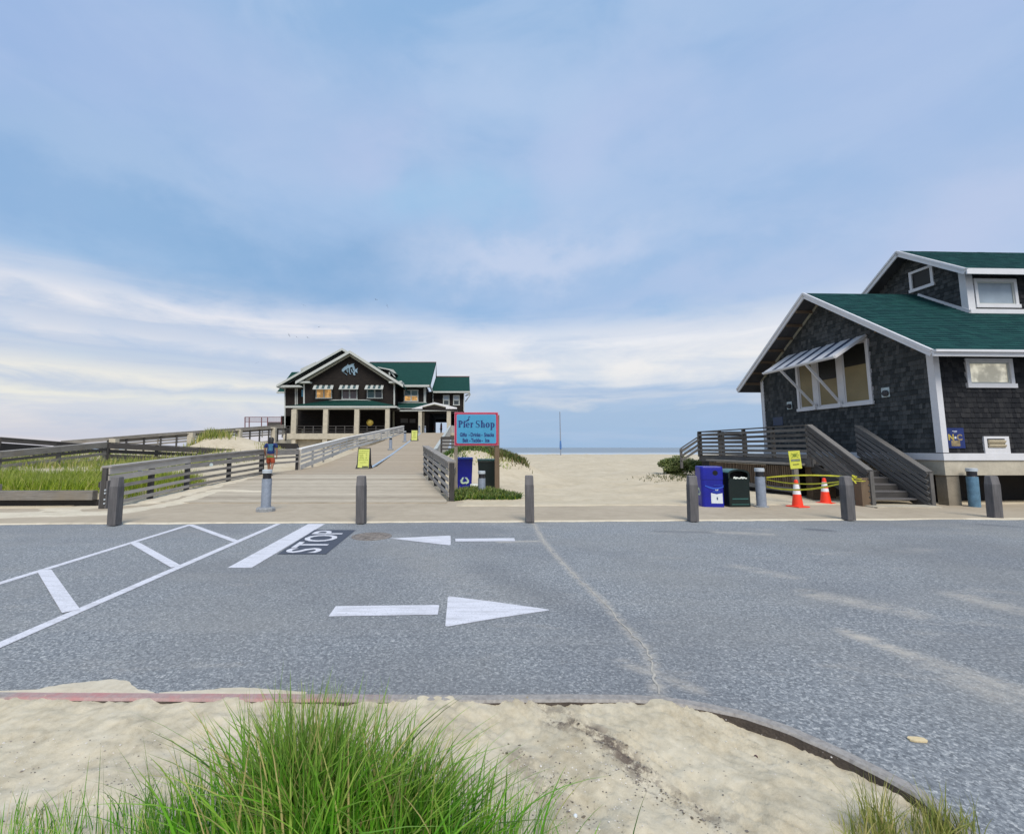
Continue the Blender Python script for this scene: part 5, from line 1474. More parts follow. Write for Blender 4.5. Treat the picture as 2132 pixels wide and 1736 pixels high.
# rake and eave boards
mb = MB()
for (ya, yb) in ((-.62, RY), (7.62, RY)):
    dz = SLP * 4.12; nrm = V((0, 0, 1))
    a, b_ = Bp(-.70, ya, EZ - .115), Bp(-.70, yb, EZ - .115 + dz)
    mb.beam(a + V((0, 0, .015)), b_ + V((0, 0, .015)), .045, .18, UP, .5); mb.beam(a + EX * -.03 + V((0, 0, .085)), b_ + EX * -.03 + V((0, 0, .085)), .05, .07, UP, .5)
part('rake_board', mb, 'white_paint', sh)
mb = MB(); mb.beam(Bp(-.72, -.645, EZ - .105), Bp(XR, -.645, EZ - .105), .04, .17); mb.beam(Bp(-.72, -.70, EZ - .05), Bp(XR, -.70, EZ - .05), .09, .06); part('eave_board', mb, 'white_paint', sh)
mb = MB()    # soffit lookouts and the wall-top trim under the rake
for k in range(1, 8):
    for sgn in (0, 1):
        y_ = -.6 + k * .52 if sgn == 0 else 7.6 - k * .52
        z_ = EZ + SLP * (k * .52) - .22
        mb = MB(); mb.beam(Bp(-.66, y_, z_), Bp(-.03, y_, z_), .05, .10); part('lookout', mb, 'wood_brown', sh)
mb = MB()
for (ya, yb) in ((0.0, RY), (7.0, RY)):
    a = Bp(-.035, ya, wt(ya) - .03); b_ = Bp(-.035, yb, wt(yb) - .03); mb.beam(a, b_, .03, .12)
part('frieze_board', mb, 'tan_trim', sh)
# big triple window
def frame_rect(root, name, fr, mb_sill=True): pass
win = MB(); D = .06; a0, a1 = wy0, wy1; T = .11
def side_box(mb, y0, y1, z0, z1, d0, d1): bbox(mb, -d1, -d0, y0, y1, z0, z1)
side_box(win, a0, a0 + T, wz0, wz1, -.05, .05); side_box(win, a1 - T, a1, wz0, wz1, -.05, .05)
side_box(win, a0 + T, a1 - T, wz1 - T, wz1, -.05, .045); side_box(win, a0 - .03, a1 + .03, wz0 - .04, wz0 + .07, -.05, .08)
m1 = onplane(*c6(650, 1200), 'x', 0)[1]; m2 = onplane(*c6(832, 1180), 'x', 0)[1]
for m_ in (m1, m2): side_box(win, m_ - .13, m_ + .13, wz0 + .07, wz1 - T, -.05, .03)
W1 = part('window', win, 'white_paint', sh)
W1['label'] = 'large triple window with propped shutter'
edges = [(a0 + T, m2 - .13, 'window_brown'), (m2 + .13, m1 - .13, 'window_brown'), (m1 + .13, a1 - T, 'window_olive')]
for i, (y0, y1, mt) in enumerate(edges):
    mb = MB(); zsp = 4.25 if i < 2 else wz1
    zsp = [4.35, 4.05, wz1 - T][i]
    side_box(mb, y0, y1, wz0 + .07, zsp, -.022, -.010)
    part('shade', mb, 'window_olive', W1)
    if zsp < wz1 - T: mb = MB(); side_box(mb, y0, y1, zsp, wz1 - T, -.024, -.012); part('pane', mb, 'window_black', W1)
    for (b0, b1, c0_, c1_) in ((y0, y0 + .035, wz0 + .07, wz1 - T), (y1 - .035, y1, wz0 + .07, wz1 - T), (y0 + .035, y1 - .035, wz0 + .07, wz0 + .12)):
        mb = MB(); side_box(mb, b0, b1, c0_, c1_, -.03, .0); part('sash', mb, 'white_paint', W1)
# propped slatted shutter
ya_, yb_ = onplane(*c6(1000, 712), 'x', 0)[1], wy1 + .22; hz_, ox, oz = 5.27, -1.14, 4.55
aw = MB(); N = 11
hA = lambda f, d=0: (lerp(ya_, yb_, f))
slope = V((ox, 0, oz - hz_)); 
def AP(f, g, lift=0): return Bp(lerp(-.04, ox, g), lerp(ya_ - .02, yb_, f), lerp(hz_, oz, g) + lift)
mb = MB(); mb.slab([AP(0, 0), AP(1, 0), AP(1, 1), AP(0, 1)], (0, 0, -.02)); SH_ = part('shutter', mb, 'navy_slat', sh)
for i in range(N):
    if i % 2 == 0:
        mb = MB(); f0, f1 = i / N - .008, (i + 1) / N + .012; mb.slab([AP(f0, 0, .012), AP(f1, 0, .012), AP(f1, 1, .012), AP(f0, 1, .012)], (0, 0, -.01)); part('shutter_stripe', mb, 'white_paint', SH_)
mb = MB(); mb.beam(AP(-.01, 1, -.02), AP(1.01, 1, -.02), .06, .09); mb.beam(AP(-.01, 1.04, .02), AP(1.01, 1.04, .02), .05, .05); mb.beam(AP(-.005, 0, -.02), AP(-.005, 1, -.02), .05, .09); mb.beam(AP(1.005, 0, -.02), AP(1.005, 1, -.02), .05, .09)
part('shutter_frame', mb, 'white_paint', SH_)
for (f, m_) in ((.36, m2), (.73, m1)):
    mb = MB(); mb.beam(AP(f, 1, -.05), Bp(-.08, m_, wz0 + .10), .05, .075); part('prop', mb, 'white_paint', sh)
    mb = MB(); side_box(mb, m_ - .05, m_ + .05, wz0 - .03, wz0 + .18, .05, .14); part('prop_bracket', mb, 'white_paint', sh)
for vv, s_ in ((v1, 1.0), (v2, 1.0)):
    mb = MB(); y_, z_ = vv[1], vv[2]; side_box(mb, y_ - .13, y_ + .13, z_ - .15, z_ + .15, .02, .035); o = part('wall_vent', mb, 'vent_plate', sh)
    mb = MB(); mb.lathe(Bp(-.035, y_ - .02, z_ - .03), [(.095, 0), (.095, .05), (.07, .08), (.02, .09)], 18, -EX); part('hood', mb, 'grey_soffit', o, True)
pb = onplane(*c6(375, 1320), 'x', 0); mb = MB(); side_box(mb, pb[1] - .25, pb[1] + .3, pb[2] - .16, pb[2] + .18, .02, .035); part('dark_panel', mb, 'navy_slat', sh)
# front window
def fbox(mb, x0, x1, z0, z1, d0, d1, yb=0): bbox(mb, x0, x1, yb - d1, yb - d0, z0, z1)
def front_window(x0, x1, z0, z1, yb, pane, T=.10, sash=.03):
    mb = MB(); fbox(mb, x0, x0 + T, z0, z1, -.06, .045, yb); fbox(mb, x1 - T, x1, z0, z1, -.06, .045, yb); fbox(mb, x0 + T, x1 - T, z1 - T, z1, -.06, .045, yb); fbox(mb, x0 - .03, x1 + .03, z0 - .03, z0 + T * .9, -.06, .07, yb)
    w_ = part('window', mb, 'white_paint', sh)
    mb = MB(); a, b_, c, d = x0 + T, x1 - T, z0 + T * .9, z1 - T
    for q_ in ((a, a + .045, c, d), (b_ - .045, b_, c, d), (a + .045, b_ - .045, c, c + .045), (a + .045, b_ - .045, d - .045, d)): fbox(mb, *q_, -.05, .012, yb)
    part('sash', mb, 'white_trim_far', w_)
    mb = MB(); fbox(mb, a, b_, c, d, -.022, -.010, yb); part('pane', mb, pane, w_); return w_
fwin = front_window(fw[0][0], fw[1][0], fw[0][2], fw[1][2], 0, 'window_frost')
for (x, y, r_) in ((1803, 960, .022), (1772, 978, .03)):
    q_ = onplane(*c6(x, y), 'y', .03); mb = MB(); mb.lathe(Bp(q_[0], .028, q_[2]), [(r_, 0), (r_, .003)], 10, -EY, sq=(1, .6)); part('ceiling_lamp_glow', mb, 'lamp_spot', fwin)
# vent panel and poster
a, b_ = onplane(*c7(1765, 512), 'y', -.05), onplane(*c7(1985, 342), 'y', -.05)
mb = MB(); fbox(mb, a[0], b_[0], a[2] - .06, b_[2], .0, .055); vp = part('vent_panel', mb, 'white_paint', sh)
a, b_ = onplane(*c7(1790, 452), 'y', -.06), onplane(*c7(1948, 364), 'y', -.06)
mb = MB(); fbox(mb, a[0], b_[0], a[2], b_[2], .055, .058); part('recess', mb, 'hole_black', vp)
for k in range(2):
    mb = MB(); z_ = lerp(a[2], b_[2], .22 + .45 * k); mb.beam(Bp(a[0] + .01, -.07, z_), Bp(b_[0] - .01, -.07, z_), .05, .075, (0, -.6, 1)); part('louvre', mb, 'slat_cream', vp)
a, b_ = onplane(*c7(1392, 455), 'y', -.03), onplane(*c7(1552, 262), 'y', -.03)
mb = MB(); fbox(mb, a[0], b_[0], a[2], b_[2], .022, .032); po = part('poster', mb, 'poster_blue', sh)
cxp_, wP, hP = (a[0] + b_[0]) / 2, b_[0] - a[0], b_[2] - a[2]
PP = lambda x, z_, d=.0: Bp(cxp_ + x * wP, -.0335 - d, a[2] + z_ * hP)
for ch, fx, mt in (('N', -.20, 'gold'), ('C', .24, 'poster_tan')):
    mb = MB(); put_text(mb, ch, hP * .40, PP(fx, .52), EX, UP, .01); part('lettering', mb, mt, po)
mb = MB(); star = [PP(.02 + .085 * (1 if i % 2 == 0 else .45) * math.sin(i * .6283), .52 + .085 * (1 if i % 2 == 0 else .45) * math.cos(i * .6283) * wP / hP, .001) for i in range(10)]
cst = PP(.02, .52, .001)
for i in range(10): mb.face([cst, star[i], star[(i + 1) % 10]])
part('star', mb, 'sticker_white', po)
mb = MB(); mb.face([PP(-.22, .10), PP(.24, .10), PP(.24, .38), PP(-.22, .38)]); part('tan_block', mb, 'poster_tan', po)
mb = MB(); mb.beam(PP(-.12, .84), PP(.14, .85), .002, .012); mb.beam(PP(-.04, .78), PP(.12, .80), .002, .01); part('scribble', mb, 'sticker_white', po)

# raised monitor above the main roof
MX, MY, MEZ = 3.5, 1.85, 7.36
mzr = lambda y: MEZ + SLP * (y - (MY - .42)); MR = 3.5
mg = [(MY, zr(MY) - .05), (MR, zr(MR) - .05), (7 - MY, zr(MY) - .05), (7 - MY, mzr(MY) - .16), (MR, mzr(MR) - .16), (MY, mzr(MY) - .16)]
mb = MB(); mb.slab([Bp(MX + .03, y, z) for y, z in mg], EX * .12); mb.slab([Bp(MX, MY + .03, mg[0][1]), Bp(XR, MY + .03, mg[0][1]), Bp(XR, MY + .03, mg[5][1]), Bp(MX, MY + .03, mg[5][1])], EY * .12); part('wall', mb, 'interior_dark', sh)
sw0, sw1 = onplane(*c6(1322, 392), 'x', MX), onplane(*c6(1478, 212), 'x', MX)
mb = MB(); hol = [(7 - sw0[1], 7 - sw1[1], sw0[2] - .03, sw1[2] + .10)]
course_field(mb, Bp(MX, 7, 0), -EY, UP, -EX, [(7 - y, z) for y, z in ((MY, mg[0][1]), (MR, mg[1][1] ), (MR, mg[4][1]), (MY, mg[5][1]))], .142, .08, .16, .020, holes=hol)
course_field(mb, Bp(MX, 7, 0), -EY, UP, -EX, [(7 - y, z) for y, z in ((MR, mg[1][1]), (7 - MY, mg[2][1]), (7 - MY, mg[3][1]), (MR, mg[4][1]))], .142, .08, .16, .020, holes=hol)
part('shingle_cladding', mb, 'shingle', sh)
mw0, mw1 = onplane(*c6(1785, 500), 'y', MY), onplane(*c6(2065, 302), 'y', MY)
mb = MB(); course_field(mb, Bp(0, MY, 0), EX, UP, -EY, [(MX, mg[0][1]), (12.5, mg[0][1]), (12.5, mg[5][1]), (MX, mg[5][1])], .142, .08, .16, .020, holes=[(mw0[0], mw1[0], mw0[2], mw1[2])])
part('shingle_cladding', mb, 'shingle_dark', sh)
front_window(mw0[0], mw1[0], mw0[2], mw1[2], MY, 'window_pale')
dx = mw1[0] - mw0[0] + .75
front_window(mw0[0] + dx, mw1[0] + dx, mw0[2], mw1[2], MY, 'window_dark')
# small gable window
mb = MB(); y0, y1, z0, z1 = sw1[1], sw0[1], sw0[2] - .03, sw1[2] + .10; T = .09
sb2 = lambda mb, ya, yb, za, zb, d0, d1: bbox(mb, MX - d1, MX - d0, ya, yb, za, zb)
sb2(mb, y0, y0 + T, z0, z1, -.05, .04); sb2(mb, y1 - T, y1, z0, z1, -.05, .04); sb2(mb, y0 + T, y1 - T, z1 - T, z1, -.05, .04); sb2(mb, y0 - .03, y1 + .03, z0 - .02, z0 + T, -.05, .06)
w_ = part('window', mb, 'white_paint', sh); mb = MB(); sb2(mb, y0 + T, y1 - T, z0 + T, z1 - T, -.022, -.010); part('pane', mb, 'window_black', w_)
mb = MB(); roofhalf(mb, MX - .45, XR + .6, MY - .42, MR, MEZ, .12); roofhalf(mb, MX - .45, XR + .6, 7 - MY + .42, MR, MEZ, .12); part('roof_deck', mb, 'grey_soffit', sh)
Lm = (MR - MY + .42) * math.sqrt(1 + SLP ** 2)
mb = MB(); course_field(mb, Bp(MX - .47, MY - .44, MEZ - .01), EX, sl, nn, [(0, 0), (10, 0), (10, Lm), (0, Lm)], .15, .28, .34, .016, jit=.001); part('roof', mb, 'roof_green', sh)
mb = MB(); course_field(mb, Bp(MX - .47, 7 - MY + .44, MEZ - .01), EX, sl2, nn2, [(0, 0), (10, 0), (10, Lm), (0, Lm)], .3, .9, 1.1, .016, jit=.001); part('roof', mb, 'roof_green', sh)
mb = MB()
for (ya, yb) in ((MY - .44, MR), (7 - MY + .44, MR)):
    dz = SLP * abs(yb - ya); a, b_ = Bp(MX - .49, ya, MEZ - .10), Bp(MX - .49, yb, MEZ - .10 + dz)
    mb.beam(a, b_, .045, .19); mb.beam(a - EX * .03 + V((0, 0, .07)), b_ - EX * .03 + V((0, 0, .07)), .045, .06)
part('rake_board', mb, 'white_paint', sh)
mb = MB(); mb.beam(Bp(MX - .5, MY - .46, MEZ - .10), Bp(XR, MY - .46, MEZ - .10), .04, .19); part('eave_board', mb, 'white_paint', sh)
mb = MB(); bbox(mb, MX - .04, MX + .20, MY - .04, MY, mg[0][1], mg[5][1]); bbox(mb, MX - .04, MX, MY, MY + .16, mg[0][1], mg[5][1] + .08); part('corner_board', mb, 'white_paint', sh)
mb = MB(); bbox(mb, MX, XR, MY - .06, MY - .0, zr(MY) - .02, zr(MY) + .13); mb.beam(Bp(MX - .04, MY - .05, zr(MY) + .03), Bp(MX - .04, MR - .15, zr(MR - .15) + .03), .03, .12); part('flashing', mb, 'white_paint', sh)
mb = MB(); bbox(mb, MX + .2, XR, MY - .035, MY, mg[5][1] - .14, mg[5][1]); part('frieze_board', mb, 'tan_trim', sh)

# ------------------------------------------------------------------ timber deck and stairs
dkk = thing('timber_deck', 'weathered timber deck with stairs against the gable wall of the shop', 'deck', (0, 0, 0))
DZ0 = 1.24; X0, X1 = -2.25, -.08; Y0, Y1 = 1.9, 8.2     # building coordinates
mb = MB(); y = Y0
while y < Y1:
    mb.beam(Bp(X0, y, DZ0), Bp(X1, y, DZ0), .135, .04); y += .14
part('decking', mb, 'wood_stair', dkk)
mb = MB(); mb.beam(Bp(X0 - .02, Y0 - .07, DZ0 - .13), Bp(X0 - .02, Y1, DZ0 - .13), .05, .24); mb.beam(Bp(X0, Y0 - .09, DZ0 - .13), Bp(-.72, Y0 - .09, DZ0 - .13), .05, .24); part('rim_joist', mb, 'wood_stair', dkk)
mb = MB(); y = Y0 + .25
while y < Y1 - 1.3: mb.beam(Bp(X0 - .34, y, .22), Bp(X0 - .34, y, DZ0 - .24), .055, .03, EX); y += .10
part('skirt_slats', mb, 'wood_brown', dkk)
mb = MB(); mb.beam(Bp(X0 - .25, Y0 + .1, DZ0 - .17), Bp(X0 - .25, Y1 - 1.2, DZ0 - .17), .34, .06); part('bench_board', mb, 'wood_grey', dkk)
mb = MB(); mb.beam(Bp(X0 - .37, Y0 + .1, .24), Bp(X0 - .37, Y1 - 1.2, .24), .04, .14); part('skirt_rail', mb, 'wood_stair', dkk)
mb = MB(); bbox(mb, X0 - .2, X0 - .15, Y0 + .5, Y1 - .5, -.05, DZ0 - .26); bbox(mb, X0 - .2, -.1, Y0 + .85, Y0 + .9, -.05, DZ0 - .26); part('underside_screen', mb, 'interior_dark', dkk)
for (x, y) in ((X0 + .1, Y0 + .1), (X0 + .6, Y0 + .1), (X0 + .1, Y1 - .2)):
    mb = MB(); bbox(mb, x, x + .25, y, y + .25, -.1, DZ0 - .25); part('pier', mb, 'wood_brown', dkk)
def drail(pts, boards, posts, cap=.14, ph=1.08, name='railing', side=1):
    for a, b_ in zip(pts, pts[1:]):
        d = b_ - a; dh = V((d.x, d.y, 0)).normalized(); nn_ = V((-dh.y, dh.x, 0)) * side
        mb = MB(); mb.beam(a, b_, cap, .04); part('cap_rail', mb, 'wood_stair', dkk)
        for (dr, hh) in boards:
            mb = MB(); off = V((0, 0, -dr - hh / 2)) + nn_ * .07; mb.beam(a + off, b_ + off, .035, hh); part('rail_board', mb, 'wood_stair', dkk)
        n_ = max(1, int(round(V((d.x, d.y, 0)).length / posts)))
        for i in range(n_ + 1):
            p = a + d * (i / n_); mb = MB(); mb.beam(p - V((0, 0, ph)), p - V((0, 0, .02)), .10, .10, dh); part('post', mb, 'wood_stair', dkk)
zt = DZ0 + 1.07
BR = ((.10, .09), (.27, .09), (.44, .09), (.61, .09), (.78, .09), (.93, .07))
drail([Bp(X0, Y0, zt), Bp(X0, Y1, zt)], BR, 1.55, side=1, ph=1.1)
drail([Bp(X0 + .05, Y1, zt), Bp(-.1, Y1, zt)], BR, 1.1, ph=1.1)
SB2 = ((.03, .13), (.22, .095), (.38, .095), (.54, .095), (.70, .095), (.85, .08))
s0, s1 = Bp(X0 + .02, Y0 - .06, zt), Bp(X0 + .02, Y0 - 2.0, .98)
drail([s0, s1], SB2, 1.95, side=-1, ph=.95, cap=.17)
s2, s3 = Bp(-.62, Y0 - .02, zt - .02), Bp(-.62, Y0 - 2.05, .93)
drail([s2, s3], SB2, 2.0, side=-1, ph=.92, cap=.20)
for k in range(7):
    z_ = DZ0 - .177 * (k + 1) + .02; y_ = Y0 - .12 - .275 * k
    if z_ < .05: break
    mb = MB(); bbox(mb, X0 + .08, -.66, y_ - .25, y_ + .03, z_ - .04, z_); part('tread', mb, 'wood_post', dkk)
    mb = MB(); bbox(mb, X0 + .10, -.68, y_ - .005, y_ + .015, z_ - .0, z_ + .13); part('riser', mb, 'wood_dark', dkk)
for x in (X0 + .06, -.66):
    mb = MB(); mb.beam(Bp(x, Y0, DZ0 - .25), Bp(x, Y0 - 1.95, .03), .05, .28); part('stringer', mb, 'wood_dark', dkk)
# far stair going down to the beach
drail([Bp(X0 - .08, Y1 - .1, zt - .22), Bp(X0 - .82, Y1 + .1, zt - .75)], ((.08, .10), (.30, .09), (.5, .09)), 1.5, ph=.9)
mb = MB(); mb.box((10.75, 12.05, .02), (12.55, 12.45, .055)); tag(mb.build('stair_landing', 'pale_concrete'), kind='structure')
hs_ = thing('black_hose', 'short black hose end lying on the sand at the stair foot', 'hose', (0, 0, 0))
mb = MB(); a = G(*c7(520, 992), .03); b_ = G(*c7(725, 1024), .03); mb.beam(a, b_, .04, .03); part('hose', mb, 'black_plastic', hs_)

# ================================================================== PIER HOUSE
ph = thing('pier_house', 'two storey dark shingled pier house with green roofs and pale porch columns', 'building', (0, 0, 0))
h1 = lambda x, y: (543.5 + x * .2202, 704.1 + y * .2202)
def Hc(x, y, Y): return W(*h1(x, y), Y)
YP, YW, YL = 60.0, 63.0, 66.5
FLZ = 3.46
def hx(x, Y): return Hc(x, 500, Y).x
def hz(y, Y): return Hc(840, y, Y).z
def hp(name, pts, mat, off=(0, .25, 0), par=None):
    mb = MB(); mb.slab(pts, off); return part(name, mb, mat, par or ph)
# front gable wall
gz = lambda y: hz(y, YW)
hp('wall', [Hc(412, 640, YW), Hc(1262, 640, YW), Hc(1262, 425, YW), Hc(840, 150, YW), Hc(412, 415, YW)], 'shingle_far', (0, .3, 0))
hp('wall', [Hc(1262, 640, YW), Hc(1262, 430, YW), Hc(1262, 430, YW) + V((0, 7, 0)), Hc(1262, 640, YW) + V((0, 7, 0))], 'shingle_far', (-.2, 0, 0))
# front gable roof, a slab extruded to the back
def rk(a, b_, Y, depth, th, mat='roof_green_far', name='roof'):
    mb = MB(); A, B_ = Hc(*a, Y), Hc(*b_, Y); dd = V((0, depth, 0)); mb.slab([A, B_, B_ + dd, A + dd], (0, 0, -th)); return part(name, mb, mat, ph)
def rake(a, b_, Y, h=.36, mat='white_trim_far', d=.16, name='rake_board'):
    mb = MB(); A, B_ = Hc(*a, Y), Hc(*b_, Y); mb.slab([A, B_, B_ - V((0, 0, h)), A - V((0, 0, h))], (0, -d, 0)); return part(name, mb, mat, ph)
YR = 62.0
rk((840, 118), (1345, 442), YR, 9, .3); rk((840, 118), (328, 412), YR, 9, .3)
rake((840, 117), (1345, 438), YR, .40); rake((840, 117), (328, 408), YR, .40)
rake((840, 148), (1262, 422), YR + .5, .34, 'tan_trim', .12, 'soffit_trim'); rake((840, 148), (412, 400), YR + .5, .34, 'tan_trim', .12, 'soffit_trim')
for a, b_ in ((328, 460), (1208, 1310)):
    mb = MB(); mb.slab([Hc(a, 407, YR), Hc(b_, 407, YR), Hc(b_, 422, YR), Hc(a, 422, YR)], (0, 1.2, 0)); part('return_trim', mb, 'white_trim_far', ph)
for x in (400, 1253):
    mb = MB(); mb.slab([Hc(x, 425, YW), Hc(x + 14, 425, YW), Hc(x + 14, 634, YW), Hc(x, 634, YW)], (0, -.06, 0)); part('corner_board', mb, 'white_trim_far', ph)
# rear gable, higher and to the left
YG = 66.0
hp('wall', [Hc(228, 860, YG), Hc(900, 860, YG), Hc(900, 180, YG), Hc(768, 115, YG), Hc(228, 440, YG)], 'shingle_far', (0, .3, 0))
rk((768, 95), (150, 446), 64.6, 12, .3); rk((768, 95), (1200, 360), 64.6, 12, .3)
rake((768, 94), (148, 444), 64.6, .34); rake((768, 94), (1000, 238), 64.6, .34)
rake((768, 122), (200, 440), 65.2, .4, 'grey_soffit', .1, 'soffit_trim')
mb = MB(); mb.slab([Hc(150, 444, 64.6), Hc(408, 444, 64.6), Hc(408, 462, 64.6), Hc(150, 462, 64.6)], (0, 1.6, 0)); part('eave_board', mb, 'white_trim_far', ph)
for x, y0, y1 in ((222, 462, 860), (322, 462, 632), (338, 462, 632)):
    mb = MB(); mb.slab([Hc(x, y0, YG), Hc(x + 10, y0, YG), Hc(x + 10, y1, YG), Hc(x, y1, YG)], (0, -.08, 0)); part('corner_board', mb, 'white_trim_far', ph)
mb = MB(); mb.slab([Hc(384, 488, YG), Hc(400, 488, YG), Hc(400, 552, YG), Hc(384, 552, YG)], (0, -.05, 0)); part('notice', mb, 'sign_blue', ph)
hp('wall', [Hc(188, 735, YG), Hc(300, 735, YG), Hc(300, 860, YG), Hc(188, 860, YG)], 'shingle_far', (0, 6, 0))
# far left wing roof
hp('roof', [Hc(150, 508, 68), Hc(222, 508, 68), Hc(380, 318, 72), Hc(290, 320, 72)], 'roof_green_far', (0, .3, -.1))
mb = MB(); mb.slab([Hc(145, 505, 68), Hc(222, 505, 68), Hc(222, 520, 68), Hc(145, 520, 68)], (0, .4, 0)); part('eave_board', mb, 'white_trim_far', ph)
rake((378, 290), (520, 225), 70, .35)
# right wing, first stage
YA = 66.0
hp('wall', [Hc(1290, 640, YA), Hc(1560, 640, YA), Hc(1560, 450, YA), Hc(1290, 450, YA)], 'shingle_far', (0, .3, 0))
hp('wall', [Hc(1560, 640, YA), Hc(1560, 450, YA), Hc(1560, 450, YA) + V((0, 5, 0)), Hc(1560, 640, YA) + V((0, 5, 0))], 'shingle_far', (-.2, 0, 0))
hp('roof', [Hc(1100, 440, 64.8), Hc(1600, 440, 64.8), Hc(1655, 228, 74), Hc(960, 228, 74)], 'roof_green_far', (0, .2, -.25))
mb = MB(); mb.slab([Hc(1340, 440, 64.7), Hc(1602, 440, 64.7), Hc(1602, 460, 64.7), Hc(1340, 460, 64.7)], (0, .9, 0)); part('eave_board', mb, 'white_trim_far', ph)
mb = MB(); mb.slab([Hc(1602, 440, 64.7), Hc(1628, 500, 68), Hc(1628, 514, 68), Hc(1602, 460, 64.7)], (-.15, 0, 0)); part('eave_board', mb, 'white_trim_far', ph)
mb = MB(); mb.beam(Hc(1345, 436, 64.7), Hc(1320, 412, 62.3), .3, .3); part('eave_board', mb, 'white_trim_far', ph)
mb = MB(); mb.slab([Hc(1538, 462, YA), Hc(1560, 462, YA), Hc(1560, 612, YA), Hc(1538, 612, YA)], (0, -.08, 0)); part('corner_board', mb, 'white_trim_far', ph)
# right wing, second stage
YB = 69.0
hp('wall', [Hc(1565, 720, YB), Hc(1920, 720, YB), Hc(1920, 505, YB), Hc(1565, 505, YB)], 'shingle_far', (0, .3, 0))
hp('wall', [Hc(1920, 720, YB), Hc(1920, 505, YB), Hc(1920, 505, YB) + V((0, 6, 0)), Hc(1920, 720, YB) + V((0, 6, 0))], 'shingle_far', (-.2, 0, 0))
hp('roof', [Hc(1610, 502, 68), Hc(1975, 502, 68), Hc(1970, 364, 74.5), Hc(1655, 362, 74.5)], 'roof_green_far', (0, .2, -.25))
hp('wall', [Hc(1655, 235, 74), Hc(1660, 362, 74), Hc(1660, 440, 74), Hc(1650, 440, 74)], 'shingle_far', (0, .3, 0))
mb = MB(); mb.slab([Hc(1622, 500, 68), Hc(1976, 500, 68), Hc(1976, 516, 68), Hc(1622, 516, 68)], (0, .8, 0)); part('eave_board', mb, 'white_trim_far', ph)
for x in (1622, 1914):
    mb = MB(); mb.slab([Hc(x, 516, YB), Hc(x + 8, 516, YB), Hc(x + 8, 690 if x > 1700 else 612, YB), Hc(x, 690 if x > 1700 else 612, YB)], (0, -.08, 0)); part('corner_board', mb, 'white_trim_far', ph)
mb = MB(); mb.beam(Hc(1978, 535, 70.5), Hc(1932, 600, 70.5), .14, .14); mb.beam(Hc(1932, 545, 70.5), Hc(1980, 525, 70.5), .3, .18); part('eave_bracket', mb, 'white_trim_far', ph)
# ridge lines
mb = MB(); mb.beam(Hc(1030, 229, 74), Hc(1657, 229, 74), .2, .16); mb.beam(Hc(1657, 363, 74.5), Hc(1971, 364, 74.5), .2, .16); part('ridge_cap', mb, 'rail_red', ph)
# dormer on the right wing roof
dm = MB(); dm.slab([Hc(1095, 268, 66), Hc(1248, 296, 66), Hc(1278, 330, 66), Hc(1262, 332, 66), Hc(1205, 300, 66), Hc(1120, 284, 66)], (0, 3, 0)); D_ = part('dormer', dm, 'white_trim_far', ph)
mb = MB(); mb.slab([Hc(1120, 284, 66.3), Hc(1205, 300, 66.3), Hc(1208, 335, 66.3), Hc(1165, 322, 66.3)], (0, 1, 0)); part('dormer_face', mb, 'shingle_far', D_)
mb = MB(); mb.slab([Hc(1222, 318, 66.2), Hc(1240, 316, 66.2), Hc(1272, 372, 66.2), Hc(1256, 362, 66.2)], (0, .4, 0)); mb.slab([Hc(1208, 318, 66.2), Hc(1220, 318, 66.2), Hc(1220, 350, 66.2), Hc(1208, 345, 66.2)], (0, .4, 0)); part('dormer_trim', mb, 'white_trim_far', D_)
# windows
def hwin(x0, x1, y0, y1, Y, panes, cols=2, rows=1, T=9):
    mb = MB(); D = .10
    def rr(a, b_, c, d, dd=D): mb.slab([Hc(a, d, Y), Hc(b_, d, Y), Hc(b_, c, Y), Hc(a, c, Y)], (0, -dd, 0))
    rr(x0, x0 + T, y0, y1); rr(x1 - T, x1, y0, y1); rr(x0 + T, x1 - T, y0, y0 + T); rr(x0 - 2, x1 + 2, y1 - T, y1, D + .03)
    for k in range(1, cols): c_ = lerp(x0 + T, x1 - T, k / cols); rr(c_ - 6, c_ + 6, y0 + T, y1 - T, D * .8)
    w_ = part('window', mb, 'white_trim_far', ph)
    for k in range(cols):
        a, b_ = lerp(x0 + T, x1 - T, k / cols) + (6 if k else 0), lerp(x0 + T, x1 - T, (k + 1) / cols) - (6 if k < cols - 1 else 0)
        for r_ in range(rows):
            c, d = lerp(y0 + T, y1 - T, r_ / rows) + (4 if r_ else 0), lerp(y0 + T, y1 - T, (r_ + 1) / rows) - (4 if r_ < rows - 1 else 0)
            if rows > 1 and r_: 
                mb2 = MB(); mb2.slab([Hc(a, c, Y), Hc(b_, c, Y), Hc(b_, c - 8, Y), Hc(a, c - 8, Y)], (0, -.06, 0)); part('muntin', mb2, 'white_trim_far', w_)
            mb2 = MB(); mb2.slab([Hc(a, d, Y), Hc(b_, d, Y), Hc(b_, c, Y), Hc(a, c, Y)], (0, -.03, 0)); part('pane', mb2, panes[(k + r_ * cols) % len(panes)], w_)
    return w_
hwin(519, 672, 478, 572, YW, ['window_lit']); hwin(764, 912, 478, 581, YW, ['window_mauve']); hwin(1002, 1150, 478, 571, YW, ['window_teal', 'window_dark'])
hwin(1351, 1487, 487, 600, YA, ['window_teal', 'window_teal', 'window_lit', 'window_lit'], 2, 2)
for x in (1720, 1816): hwin(x, x + 62, 538, 636, YB, ['window_pale', 'window_dark'], 1, 2)
